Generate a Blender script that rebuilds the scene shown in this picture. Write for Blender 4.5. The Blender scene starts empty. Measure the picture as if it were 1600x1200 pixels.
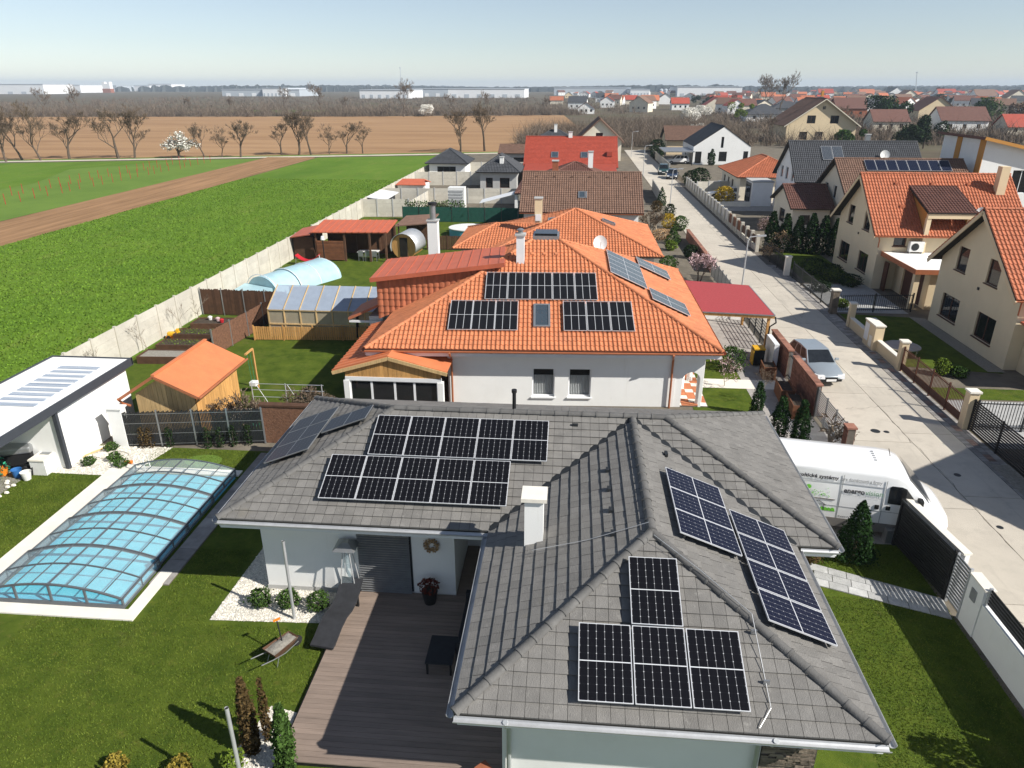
import bpy, bmesh, math, random
from mathutils import Vector as V, Matrix
R = math.radians
sc = bpy.context.scene
COL = sc.collection
rnd = random.Random(7)

# ------------------------------------------------------------------ camera, sky, sun, exposure
CAM_H = 14.0
cd = bpy.data.cameras.new('camera'); cam = bpy.data.objects.new('camera', cd); COL.objects.link(cam)
cam.location = (0, 0, CAM_H)
cam.rotation_euler = (R(90 - 22.748), 0, R(4.754))
cd.sensor_fit = 'HORIZONTAL'; cd.sensor_width = 36.0; cd.lens = 36.0 * 1109 / 1600
cd.clip_start = 0.5; cd.clip_end = 30000
sc.camera = cam

SUN = V((1.165, -0.49, 1.0)).normalized()
world = bpy.data.worlds.new('World'); sc.world = world; world.use_nodes = True
wn = world.node_tree.nodes; wl = world.node_tree.links
bg = wn['Background']; sky = wn.new('ShaderNodeTexSky')
sky.sky_type = 'NISHITA'; sky.sun_disc = False
sky.sun_elevation = math.asin(SUN.z); sky.sun_rotation = math.atan2(SUN.x, SUN.y)
sky.altitude = 500; sky.air_density = 0.95; sky.dust_density = 0.1; sky.ozone_density = 2.6
hsv = wn.new('ShaderNodeHueSaturation'); hsv.inputs['Saturation'].default_value = .72   # thin high veil: an even, slightly greyed sky
wl.new(sky.outputs[0], hsv.inputs['Color']); wl.new(hsv.outputs[0], bg.inputs[0]); bg.inputs[1].default_value = 0.08
sd = bpy.data.lights.new('sun', 'SUN'); sun = bpy.data.objects.new('sun', sd); COL.objects.link(sun)
sd.energy = 5.0; sd.angle = R(0.5); sd.color = (1.0, 0.955, 0.88)
sun.rotation_euler = SUN.to_track_quat('Z', 'Y').to_euler(); sun.location = (40, -20, 60)
sc.view_settings.view_transform = 'Standard'; sc.view_settings.look = 'None'
sc.view_settings.gamma = 1.0; sc.view_settings.use_curve_mapping = False
sc.view_settings.exposure = 0.5

# ------------------------------------------------------------------ materials
MATS = {}
def M(name, col, rough=.75, var=.18, scale=2.0, bump=0., bscale=None, metal=0., island=0., spec=.35, col2=None, stretch=None, coat=0., detail=6):
    """procedural material: noise-mottled base colour, optional per-piece variation and bump"""
    if name in MATS: return MATS[name]
    m = bpy.data.materials.new(name); m.use_nodes = True
    n = m.node_tree.nodes; l = m.node_tree.links; b = n['Principled BSDF']
    b.inputs['Roughness'].default_value = rough; b.inputs['Metallic'].default_value = metal
    b.inputs['Specular IOR Level'].default_value = spec
    if coat: b.inputs['Coat Weight'].default_value = coat; b.inputs['Coat Roughness'].default_value = .08
    geo = n.new('ShaderNodeNewGeometry'); pos = geo.outputs['Position']
    if stretch:
        mp = n.new('ShaderNodeMapping'); mp.inputs['Scale'].default_value = stretch
        l.new(pos, mp.inputs[0]); pos = mp.outputs[0]
    nt = n.new('ShaderNodeTexNoise'); nt.inputs['Scale'].default_value = scale; nt.inputs['Detail'].default_value = detail
    nt.inputs['Roughness'].default_value = .65
    l.new(pos, nt.inputs['Vector'])
    fac = nt.outputs['Fac']
    mr = n.new('ShaderNodeMapRange'); mr.inputs['From Min'].default_value = .28; mr.inputs['From Max'].default_value = .72
    l.new(fac, mr.inputs['Value'])
    mix = n.new('ShaderNodeMix'); mix.data_type = 'RGBA'
    c = col
    if col2 is None:
        a1 = [max(0, x * (1 - var)) for x in c]; a2 = [min(1, x * (1 + var)) for x in c]
    else: a1, a2 = c, col2
    mix.inputs[6].default_value = (*a1, 1); mix.inputs[7].default_value = (*a2, 1)
    l.new(mr.outputs[0], mix.inputs[0])
    out = mix.outputs[2]
    if island:
        oi = n.new('ShaderNodeObjectInfo'); ad = n.new('ShaderNodeMath'); ad.operation = 'ADD'
        l.new(geo.outputs['Random Per Island'], ad.inputs[0]); l.new(oi.outputs['Random'], ad.inputs[1])
        fr = n.new('ShaderNodeMath'); fr.operation = 'FRACT'; l.new(ad.outputs[0], fr.inputs[0])
        m2 = n.new('ShaderNodeMapRange'); m2.inputs['To Min'].default_value = 1 - island; m2.inputs['To Max'].default_value = 1 + island
        l.new(fr.outputs[0], m2.inputs['Value'])
        hs = n.new('ShaderNodeHueSaturation'); l.new(out, hs.inputs['Color']); l.new(m2.outputs[0], hs.inputs['Value']); out = hs.outputs[0]
    l.new(out, b.inputs['Base Color'])
    if bump:
        n2 = n.new('ShaderNodeTexNoise'); n2.inputs['Scale'].default_value = bscale or scale * 6; n2.inputs['Detail'].default_value = 5
        l.new(pos, n2.inputs['Vector'])
        bp = n.new('ShaderNodeBump'); bp.inputs['Strength'].default_value = min(1, bump); bp.inputs['Distance'].default_value = .05
        l.new(n2.outputs['Fac'], bp.inputs['Height']); l.new(bp.outputs[0], b.inputs['Normal'])
    MATS[name] = m
    return m

def noise2(m, col, scale, lo, hi, stretch=None):
    """blend a second colour over an existing material's base through another noise"""
    n = m.node_tree.nodes; l = m.node_tree.links; b = n['Principled BSDF']
    src = b.inputs['Base Color'].links[0].from_socket
    geo = n.new('ShaderNodeNewGeometry'); pos = geo.outputs['Position']
    if stretch:
        mp = n.new('ShaderNodeMapping'); mp.inputs['Scale'].default_value = stretch; l.new(pos, mp.inputs[0]); pos = mp.outputs[0]
    t = n.new('ShaderNodeTexNoise'); t.inputs['Scale'].default_value = scale; t.inputs['Detail'].default_value = 8; t.inputs['Roughness'].default_value = .7
    l.new(pos, t.inputs['Vector'])
    mr = n.new('ShaderNodeMapRange'); mr.inputs['From Min'].default_value = lo; mr.inputs['From Max'].default_value = hi
    l.new(t.outputs['Fac'], mr.inputs['Value'])
    mx = n.new('ShaderNodeMix'); mx.data_type = 'RGBA'; mx.inputs[7].default_value = (*col, 1)
    l.new(src, mx.inputs[6]); l.new(mr.outputs[0], mx.inputs[0]); l.new(mx.outputs[2], b.inputs['Base Color'])
    return m

def glass_mat(name, tint, alpha, rough=.04):
    m = bpy.data.materials.new(name); m.use_nodes = True; n = m.node_tree.nodes; l = m.node_tree.links
    b = n['Principled BSDF']; b.inputs['Base Color'].default_value = (*tint, 1); b.inputs['Roughness'].default_value = rough
    b.inputs['Specular IOR Level'].default_value = .6
    tr = n.new('ShaderNodeBsdfTransparent'); mx = n.new('ShaderNodeMixShader')
    nt = n.new('ShaderNodeTexNoise'); nt.inputs['Scale'].default_value = 2.5; geo = n.new('ShaderNodeNewGeometry'); l.new(geo.outputs['Position'], nt.inputs['Vector'])
    mr = n.new('ShaderNodeMapRange'); mr.inputs['To Min'].default_value = alpha * .8; mr.inputs['To Max'].default_value = min(1, alpha * 1.2)
    l.new(nt.outputs['Fac'], mr.inputs['Value'])
    l.new(mr.outputs[0], mx.inputs[0]); l.new(tr.outputs[0], mx.inputs[1]); l.new(b.outputs[0], mx.inputs[2])
    l.new(mx.outputs[0], n['Material Output'].inputs['Surface'])
    MATS[name] = m
    return m

def cell_mat(name, base, w, h, nx, ny, lx, ly, line, rough, dotr=.014):
    """photovoltaic laminate: dark cells, printed white grid lines and bright solder points (panel-local coordinates)"""
    m = bpy.data.materials.new(name); m.use_nodes = True; n = m.node_tree.nodes; l = m.node_tree.links; b = n['Principled BSDF']
    tc = n.new('ShaderNodeTexCoord'); sx = n.new('ShaderNodeSeparateXYZ'); l.new(tc.outputs['Object'], sx.inputs[0])
    def mth(op, a, bb=None):
        q = n.new('ShaderNodeMath'); q.operation = op
        for i, x in enumerate((a, bb)):
            if x is None: continue
            if isinstance(x, (int, float)): q.inputs[i].default_value = x
            else: l.new(x, q.inputs[i])
        return q.outputs[0]
    def dist(sock, period):
        f = mth('FRACT', mth('DIVIDE', sock, period)); d = mth('MINIMUM', f, mth('SUBTRACT', 1.0, f)); return mth('MULTIPLY', d, period)
    dx = dist(sx.outputs[0], w / nx); dy = dist(sx.outputs[1], h / ny)
    ax = mth('MULTIPLY', mth('LESS_THAN', dx, lx), line[0]); ay = mth('MULTIPLY', mth('LESS_THAN', dy, ly), line[1])
    dot = mth('MULTIPLY', mth('LESS_THAN', mth('ADD', dx, dy), dotr), line[2])
    fac = mth('MAXIMUM', mth('MAXIMUM', ax, ay), dot)
    mix = n.new('ShaderNodeMix'); mix.data_type = 'RGBA'; mix.inputs[6].default_value = (*base, 1); mix.inputs[7].default_value = (.75, .77, .8, 1)
    l.new(fac, mix.inputs[0]); l.new(mix.outputs[2], b.inputs['Base Color'])
    b.inputs['Roughness'].default_value = rough; b.inputs['Specular IOR Level'].default_value = .16
    MATS[name] = m
    return m

def mt(k): return MATS[k]
# ground
M('earth', (.115, .095, .068), .95, .35, .05, .3, 2.0, spec=.08); noise2(MATS['earth'], (.10, .105, .055), .02, .5, .7)
M('yard', (.16, .14, .11), .95, .3, .8, .3, 8, spec=.08)
M('lawn', (.050, .085, .010), .9, .4, 1.3, .8, 60, col2=(.115, .155, .020), spec=.08); noise2(MATS['lawn'], (.17, .165, .035), 4.0, .55, .80); noise2(MATS['lawn'], (.035, .068, .009), .7, .5, .78); noise2(MATS['lawn'], (.16, .15, .045), .45, .58, .85); noise2(MATS['lawn'], (.20, .18, .07), 11, .66, .85)
M('grass_blade', (.055, .092, .010), .8, .4, 1.1, island=.45, col2=(.14, .175, .028), spec=.08)
M('field_green', (.085, .165, .016), .9, .3, .10, .8, 6, col2=(.125, .205, .025), spec=.08); noise2(MATS['field_green'], (.17, .20, .04), .55, .52, .80, (1, .22, 1)); noise2(MATS['field_green'], (.065, .135, .014), .09, .5, .75, (1, .3, 1)); noise2(MATS['field_green'], (.06, .115, .012), 2.4, .54, .8); noise2(MATS['field_green'], (.20, .21, .06), .16, .62, .8, (1.6, .12, 1))
M('crop_blade', (.085, .165, .016), .9, .3, .3, island=.3, spec=.08, col2=(.13, .21, .028))
M('leaf_gold', (.22, .17, .03), .75, .35, 3, island=.5, spec=.08)
M('field_pale', (.10, .17, .03), .9, .3, .12, .4, 8, col2=(.14, .22, .04), spec=.08)
M('plough', (.19, .115, .065), .95, .35, .5, .6, 4, stretch=(3, .12, 1), spec=.08)
M('brownfield', (.31, .185, .095), .95, .15, .02, .3, 2, col2=(.38, .24, .13), spec=.08); noise2(MATS['brownfield'], (.22, .125, .065), .05, .45, .75, (.3, 2.5, 1))
M('track', (.52, .47, .38), .95, .2, .3, .2)
M('concrete', (.49, .445, .375), .9, .10, .35, .25, 30, island=.05); noise2(MATS['concrete'], (.37, .335, .285), 1.6, .5, .85); noise2(MATS['concrete'], (.27, .245, .21), .5, .60, .85, (2.2, .25, 1)); noise2(MATS['concrete'], (.22, .2, .17), 6, .68, .82)
M('joint', (.14, .12, .10), .95, .3, 3)
M('paver', (.30, .28, .26), .9, .25, 2, .3, 20, island=.25)
M('paver_red', (.30, .20, .16), .9, .25, 2, .3, 20, island=.3)
M('gravel_white', (.66, .62, .54), .95, .28, 14, 1.0, 45)
M('pebble', (.60, .57, .5), .85, .3, 9, island=.35)
M('gravel_grey', (.30, .28, .24), .95, .3, 12, 1.0, 40)
M('soil', (.06, .045, .032), .98, .4, 5, .8, 18)
M('coping', (.74, .70, .62), .85, .08, 1.5, .1)
M('flagstone', (.42, .42, .41), .85, .2, 2.5, .3, 18, island=.18)
# buildings
M('white', (.80, .80, .78), .85, .035, .7, .08, 60); noise2(MATS['white'], (.70, .69, .66), .45, .55, .9); noise2(MATS['white'], (.62, .60, .55), 1.2, .60, .95, (2.2, 2.2, .22))
M('whitetrim', (.74, .75, .76), .55, .05, 2)
M('yellow', (.70, .60, .42), .9, .05, .6, .08, 60); noise2(MATS['yellow'], (.60, .51, .36), 1.0, .55, .95, (2, 2, .25))
M('yellow2', (.68, .55, .36), .9, .05, .6, .08, 60)
M('cream', (.68, .62, .50), .9, .08, .5)
M('greywall', (.42, .42, .41), .9, .1, .6)
M('ochre', (.50, .24, .06), .9, .08, .6)
M('tile_dark', (.150, .144, .135), .8, .25, 2.2, .35, 40, island=.10, col2=(.205, .196, .182)); noise2(MATS['tile_dark'], (.29, .28, .26), 5, .56, .85); noise2(MATS['tile_dark'], (.17, .15, .10), .6, .62, .9)
M('cap_dark', (.115, .112, .107), .75, .2, 4, .2, 30, island=.10)
M('deck_under', (.04, .037, .033), .9, .2, 3)
M('tile_orange', (.50, .178, .080), .75, .16, 1.6, .15, 30, island=.13); noise2(MATS['tile_orange'], (.36, .15, .085), .7, .55, .85); noise2(MATS['tile_orange'], (.25, .16, .10), 2.5, .62, .85)
M('tile_red', (.34, .060, .035), .65, .12, 1.5, island=.08)
M('metal_red', (.48, .125, .065), .5, .1, 1.5); noise2(MATS['metal_red'], (.36, .10, .06), .9, .52, .85); M('roof_orange', (.58, .185, .075), .6, .1, 1.5); noise2(MATS['roof_orange'], (.46, .15, .07), 1.1, .5, .85)
M('tile_redorange', (.42, .135, .065), .75, .15, 1.5, island=.15); noise2(MATS['tile_redorange'], (.28, .12, .075), .8, .55, .85)
M('tile_brown', (.17, .10, .07), .75, .2, 1.5, island=.14)
M('tile_maroon', (.13, .06, .045), .75, .2, 1.5, island=.12)
M('tile_slate', (.055, .058, .065), .7, .2, 1.5, island=.12)
M('tile_black', (.025, .025, .028), .6, .2, 1.5, island=.1)
M('metal_dark', (.03, .033, .036), .45, .2, 3, metal=.3)
M('metal_grey', (.35, .36, .37), .4, .15, 3, metal=.7)
M('galv', (.52, .53, .54), .45, .12, 3, metal=.5)
M('zinc', (.45, .47, .48), .4, .1, 3, metal=.4)
M('copper', (.42, .15, .07), .45, .12, 3, metal=.3)
M('anthracite', (.045, .05, .06), .5, .1, 3)
M('frame_brown', (.09, .035, .02), .6, .2, 3)
M('bitumen_red', (.36, .055, .06), .9, .15, 8, .3, 60)
M('timber', (.50, .27, .09), .7, .25, 3, .2, 12, stretch=(4, 4, .5), island=.15)
M('timber_pale', (.52, .36, .17), .75, .25, 3, .2, 12, stretch=(4, 4, .4), island=.2)
M('timber_dark', (.09, .045, .025), .8, .3, 3, .2, 10, island=.2)
M('deck_wood', (.24, .185, .15), .75, .2, 1.6, .3, 12, stretch=(.5, 5, 1), island=.10)
M('willow', (.17, .085, .05), .9, .45, 9, .5, 20)
M('brick', (.27, .125, .085), .9, .25, 4, .3, 20, island=.25)
M('stone', (.16, .13, .10), .9, .4, 3, .5, 12, island=.4)
M('concrete_panel', (.52, .49, .42), .95, .14, .5, .25, 12, island=.06); noise2(MATS['concrete_panel'], (.40, .37, .31), 1.5, .5, .8)
M('black', (.012, .012, .013), .6, .3, 4)
M('fabric_black', (.025, .026, .03), .9, .3, 5)
M('rubber', (.02, .02, .02), .85, .2, 6)
M('terracotta', (.30, .10, .05), .85, .2, 5)
M('pvframe', (.72, .73, .75), .4, .05, 3, metal=.3)
M('pvframe_black', (.02, .02, .022), .5, .1, 3)
M('plastic_green', (.02, .22, .12), .5, .3, 6)
M('plastic_yellow', (.65, .36, .02), .5, .15, 6)
M('plastic_red', (.45, .02, .03), .5, .15, 6)
M('plastic_blue', (.03, .13, .35), .5, .15, 6)
M('plastic_orange', (.75, .22, .02), .5, .15, 6)
M('plastic_white', (.72, .72, .70), .5, .08, 6)
M('mesh_green', (.012, .07, .05), .9, .25, 3)
M('pool_wall', (.10, .42, .58), .5, .12, 2)
M('tarp_blue', (.36, .53, .58), .4, .15, 1.2); M('pool_deep', (.03, .16, .30), .15, .2, 2)
def water():
    m = M('pool_water', (.07, .46, .60), .2, .15, 2.0, .3, 18, spec=.5, col2=(.12, .60, .73))
    return m
water(); noise2(MATS['pool_water'], (.50, .84, .90), 26, .55, .78)  # pale speckle paints the bright light network and sparkle on the water
# vegetation
M('bark', (.10, .075, .055), .95, .3, 5)
M('bark_pale', (.30, .25, .19), .95, .3, 5)
M('twig', (.14, .105, .075), .95, .3, 3, island=.25, spec=.08)
M('twig_far', (.16, .125, .095), .95, .3, .5, island=.3, spec=.08)
M('leaf_dark', (.016, .032, .010), .75, .35, 3, island=.5, spec=.08)
M('leaf_thuja', (.016, .040, .010), .75, .35, 3, island=.5, spec=.08)
M('leaf_mid', (.045, .085, .018), .75, .35, 3, island=.5, spec=.08)
M('leaf_bright', (.11, .16, .02), .75, .35, 3, island=.45, spec=.08)
M('leaf_yellow', (.42, .29, .03), .75, .3, 3, island=.35, spec=.08)
M('leaf_bronze', (.075, .05, .02), .8, .35, 3, island=.5, spec=.08)
M('leaf_red', (.12, .03, .02), .8, .35, 3, island=.5, spec=.08)
M('blossom_pink', (.66, .47, .48), .8, .2, 3, island=.35, spec=.08)
M('blossom_white', (.72, .70, .64), .8, .15, 3, island=.2, spec=.08)
M('dry_grass', (.40, .27, .15), .9, .3, 3, island=.35, spec=.08)
# vehicles
M('paint_white', (.82, .82, .82), .25, .02, 1, coat=.6, spec=.5)
M('paint_silver', (.42, .47, .50), .28, .03, 1, metal=.5, coat=.6)
M('paint_navy', (.02, .035, .07), .25, .05, 1, coat=.7)
M('paint_teal', (.02, .06, .06), .25, .05, 1, coat=.7)
M('van_grey', (.16, .15, .14), .7, .1, 3)
M('logo_dark', (.035, .035, .045), .6, .03, 3)
M('logo_grey', (.25, .26, .27), .6, .03, 3)
M('logo_sage', (.27, .42, .30), .6, .03, 3)
M('logo_green', (.16, .50, .05), .6, .05, 3)
M('lamp_glass', (.75, .76, .76), .15, .03, 3, spec=.6)
M('warehouse', (.74, .75, .76), .7, .05, .02)
M('warehouse_grey', (.42, .46, .50), .7, .06, .02)
M('far_wood', (.075, .085, .085), 1, .25, .01)  # blue-grey tone with distance haze already mixed into the colour
glass_mat('glass_dark', (.012, .014, .017), .93, .03)
glass_mat('glass_sky', (.05, .07, .09), .95, .03)
glass_mat('glass_clear', (.62, .76, .80), .15, .06); glass_mat('glass_window', (.05, .06, .07), .10, .03); M('rib_grey', (.10, .11, .12), .45, .1, 3)
glass_mat('poly', (.40, .47, .57), .55, .18)
glass_mat('poly_side', (.52, .46, .34), .50, .3)
M('curtain', (.48, .50, .50), .9, .15, 6, stretch=(20, 20, .3))
M('dark_interior', (.02, .016, .012), .95, .3, 2)  # near-black colour stands in for unlit space indoors
cell_mat('pv_black', (.006, .006, .008), 1.0, 1.54, 6, 10, .0032, .002, (.30, .02, .55), .30)
cell_mat('pv_blue', (.006, .007, .020), .97, 1.54, 6, 10, .0032, .002, (.22, .04, .5), .26)
cell_mat('pv_strip', (.010, .010, .012), 1.03, 2.0, 3, 2, .011, .011, (.55, .0, .0), .30)
cell_mat('pv_sky_sheen', (.05, .06, .075), 1.0, 2.0, 6, 10, .004, .003, (.30, .2, .4), .12)  # paler cell colour carries the sky's sheen on the panels
cell_mat('pv_navy', (.005, .009, .026), 1.0, 1.6, 6, 10, .003, .003, (.10, .10, .2), .34)

# ------------------------------------------------------------------ mesh helpers
ORG = {}
def org(o):
    while o is not None:
        if o.name in ORG: return ORG[o.name]
        o = o.parent
    return Matrix()
def link(o, parent=None):
    COL.objects.link(o)
    if parent is not None: o.parent = parent
    return o
def thing(name, label, cat, loc=(0, 0, 0), rz=0., group=None):
    o = bpy.data.objects.new(name, None); COL.objects.link(o); o.empty_display_size = .3
    o.location = loc; o.rotation_euler = (0, 0, rz); o['label'] = label; o['category'] = cat
    if group: o['group'] = group
    ORG[o.name] = Matrix.Translation(loc) @ Matrix.Rotation(rz, 4, 'Z')
    return o
def tag(o, label, cat, group=None):
    o['label'] = label; o['category'] = cat
    if group: o['group'] = group
    return o
def struct(o): o['kind'] = 'structure'; return o
def stuff(o): o['kind'] = 'stuff'; return o

class MB:
    def __init__(s): s.v = []; s.f = []
    def poly(s, pts):
        i = len(s.v); s.v.extend([tuple(p) for p in pts]); s.f.append(tuple(range(i, i + len(pts)))); return s
    def box(s, x0, y0, z0, x1, y1, z1):
        x0, x1 = min(x0, x1), max(x0, x1); y0, y1 = min(y0, y1), max(y0, y1); z0, z1 = min(z0, z1), max(z0, z1)
        i = len(s.v)
        s.v += [(x0, y0, z0), (x1, y0, z0), (x1, y1, z0), (x0, y1, z0), (x0, y0, z1), (x1, y0, z1), (x1, y1, z1), (x0, y1, z1)]
        for q in ((3, 2, 1, 0), (4, 5, 6, 7), (0, 1, 5, 4), (1, 2, 6, 5), (2, 3, 7, 6), (3, 0, 4, 7)): s.f.append(tuple(i + k for k in q))
        return s
    def obox(s, c, a, b, n):
        c, a, b, n = V(c), V(a), V(b), V(n); i = len(s.v)
        for dz in (-1, 1):
            for da, db in ((-1, -1), (1, -1), (1, 1), (-1, 1)): s.v.append(tuple(c + a * da + b * db + n * dz))
        for q in ((3, 2, 1, 0), (4, 5, 6, 7), (0, 1, 5, 4), (1, 2, 6, 5), (2, 3, 7, 6), (3, 0, 4, 7)): s.f.append(tuple(i + k for k in q))
        return s
    def bar(s, p, q, w, h, up=(0, 0, 1)):
        p, q = V(p), V(q); d = q - p
        if d.length < 1e-6: return s
        up = V(up); sd_ = d.cross(up)
        if sd_.length < 1e-5: sd_ = d.cross(V((1, 0, 0)))
        sd_.normalize(); u = sd_.cross(d).normalized()
        return s.obox((p + q) / 2, d / 2, sd_ * w / 2, u * h / 2)
    def tube(s, pts, rad, n=8, cap=True):
        pts = [V(p) for p in pts]
        if isinstance(rad, (int, float)): rad = [rad] * len(pts)
        base = len(s.v); prev = None
        for k, p in enumerate(pts):
            d = (pts[min(k + 1, len(pts) - 1)] - pts[max(k - 1, 0)]).normalized()
            if prev is None: a = d.orthogonal().normalized()
            else:
                a = prev - d * prev.dot(d)
                a = a.normalized() if a.length > 1e-6 else d.orthogonal().normalized()
            prev = a; b = d.cross(a)
            for j in range(n):
                t = 2 * math.pi * j / n; s.v.append(tuple(p + (a * math.cos(t) + b * math.sin(t)) * rad[k]))
        for k in range(len(pts) - 1):
            for j in range(n):
                a0 = base + k * n + j; a1 = base + k * n + (j + 1) % n
                s.f.append((a0, a1, a1 + n, a0 + n))
        if cap:
            s.f.append(tuple(base + j for j in reversed(range(n)))); e = base + (len(pts) - 1) * n
            s.f.append(tuple(e + j for j in range(n)))
        return s
    def lathe(s, prof, n=16, c=(0, 0, 0), sx=1., sy=1.):
        base = len(s.v)
        for r, z in prof:
            for j in range(n):
                t = 2 * math.pi * j / n; s.v.append((c[0] + r * math.cos(t) * sx, c[1] + r * math.sin(t) * sy, c[2] + z))
        for k in range(len(prof) - 1):
            for j in range(n):
                a0 = base + k * n + j; a1 = base + k * n + (j + 1) % n
                s.f.append((a0, a1, a1 + n, a0 + n))
        s.f.append(tuple(base + j for j in reversed(range(n)))); e = base + (len(prof) - 1) * n
        s.f.append(tuple(e + j for j in range(n)))
        return s
    def prism(s, poly, z0, z1):
        n = len(poly); i = len(s.v)
        s.v += [(p[0], p[1], z0) for p in poly] + [(p[0], p[1], z1) for p in poly]
        s.f.append(tuple(i + k for k in reversed(range(n)))); s.f.append(tuple(i + n + k for k in range(n)))
        for k in range(n): s.f.append((i + k, i + (k + 1) % n, i + n + (k + 1) % n, i + n + k))
        return s
    def slab(s, pts, t):
        """polygon in space given a thickness t below itself"""
        pts = [V(p) for p in pts]; nn = V((0, 0, 0))
        for k in range(len(pts)): nn += pts[k].cross(pts[(k + 1) % len(pts)])
        nn.normalize(); i = len(s.v); n = len(pts)
        s.v += [tuple(p) for p in pts] + [tuple(p - nn * t) for p in pts]
        s.f.append(tuple(i + k for k in range(n))); s.f.append(tuple(i + n + k for k in reversed(range(n))))
        for k in range(n): s.f.append((i + k, i + n + k, i + n + (k + 1) % n, i + (k + 1) % n))
        return s
    def mesh(s, name, mat, smooth=False, inv=None):
        me = bpy.data.meshes.new(name)
        vs = s.v if inv is None else [tuple(inv @ V(p)) for p in s.v]
        me.from_pydata(vs, [], s.f)
        me.materials.append(mt(mat) if isinstance(mat, str) else mat)
        me.update()
        if smooth: me.polygons.foreach_set('use_smooth', [True] * len(me.polygons)); me.set_sharp_from_angle(angle=R(38))
        return me
    def build(s, name, mat, parent=None, smooth=False, world=True):
        inv = org(parent).inverted() if (world and parent is not None) else None
        o = bpy.data.objects.new(name, s.mesh(name, mat, smooth, inv)); return link(o, parent)
    def solo(s, name, mat, label, cat, group=None, smooth=False):
        """one-mesh thing: origin at the base centre"""
        xs = [p[0] for p in s.v]; ys = [p[1] for p in s.v]; zs = [p[2] for p in s.v]
        loc = V(((min(xs) + max(xs)) / 2, (min(ys) + max(ys)) / 2, min(zs)))
        o = bpy.data.objects.new(name, s.mesh(name, mat, smooth, Matrix.Translation(-loc))); COL.objects.link(o)
        o.location = loc; return tag(o, label, cat, group)
def inst(name, me, parent=None, loc=(0, 0, 0), rot=(0, 0, 0), scale=(1, 1, 1)):
    o = bpy.data.objects.new(name, me); link(o, parent); o.location = loc; o.rotation_euler = rot; o.scale = scale; return o
def bevel(o, w=.02, seg=2, angle=30):
    m = o.modifiers.new('bevel', 'BEVEL'); m.width = w; m.segments = seg; m.limit_method = 'ANGLE'; m.angle_limit = R(angle); return o
def copy_tree(o, parent=None):
    c = o.copy(); COL.objects.link(c); c.parent = parent
    for ch in list(o.children): copy_tree(ch, c)
    return c
def place(o, loc, rz=0., sc_=1.):
    o.location = loc; o.rotation_euler = (0, 0, rz); o.scale = (sc_,) * 3 if isinstance(sc_, (int, float)) else sc_
    return o

def clip2(poly, conv):
    """Sutherland-Hodgman: clip poly by the convex counter-clockwise polygon conv (2-D)"""
    out = poly
    for i in range(len(conv)):
        a = conv[i]; b = conv[(i + 1) % len(conv)]; ex, ey = b[0] - a[0], b[1] - a[1]
        inp = out; out = []
        if not inp: return []
        for k in range(len(inp)):
            p = inp[k]; q = inp[(k + 1) % len(inp)]
            sp = ex * (p[1] - a[1]) - ey * (p[0] - a[0]); sq = ex * (q[1] - a[1]) - ey * (q[0] - a[0])
            if sp >= -1e-9: out.append(p)
            if (sp > 1e-9 and sq < -1e-9) or (sp < -1e-9 and sq > 1e-9):
                t = sp / (sp - sq); out.append((p[0] + (q[0] - p[0]) * t, p[1] + (q[1] - p[1]) * t))
    return out
def ccw(p):
    a = sum(p[i][0] * p[(i + 1) % len(p)][1] - p[(i + 1) % len(p)][0] * p[i][1] for i in range(len(p)))
    return p if a > 0 else p[::-1]

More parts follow.
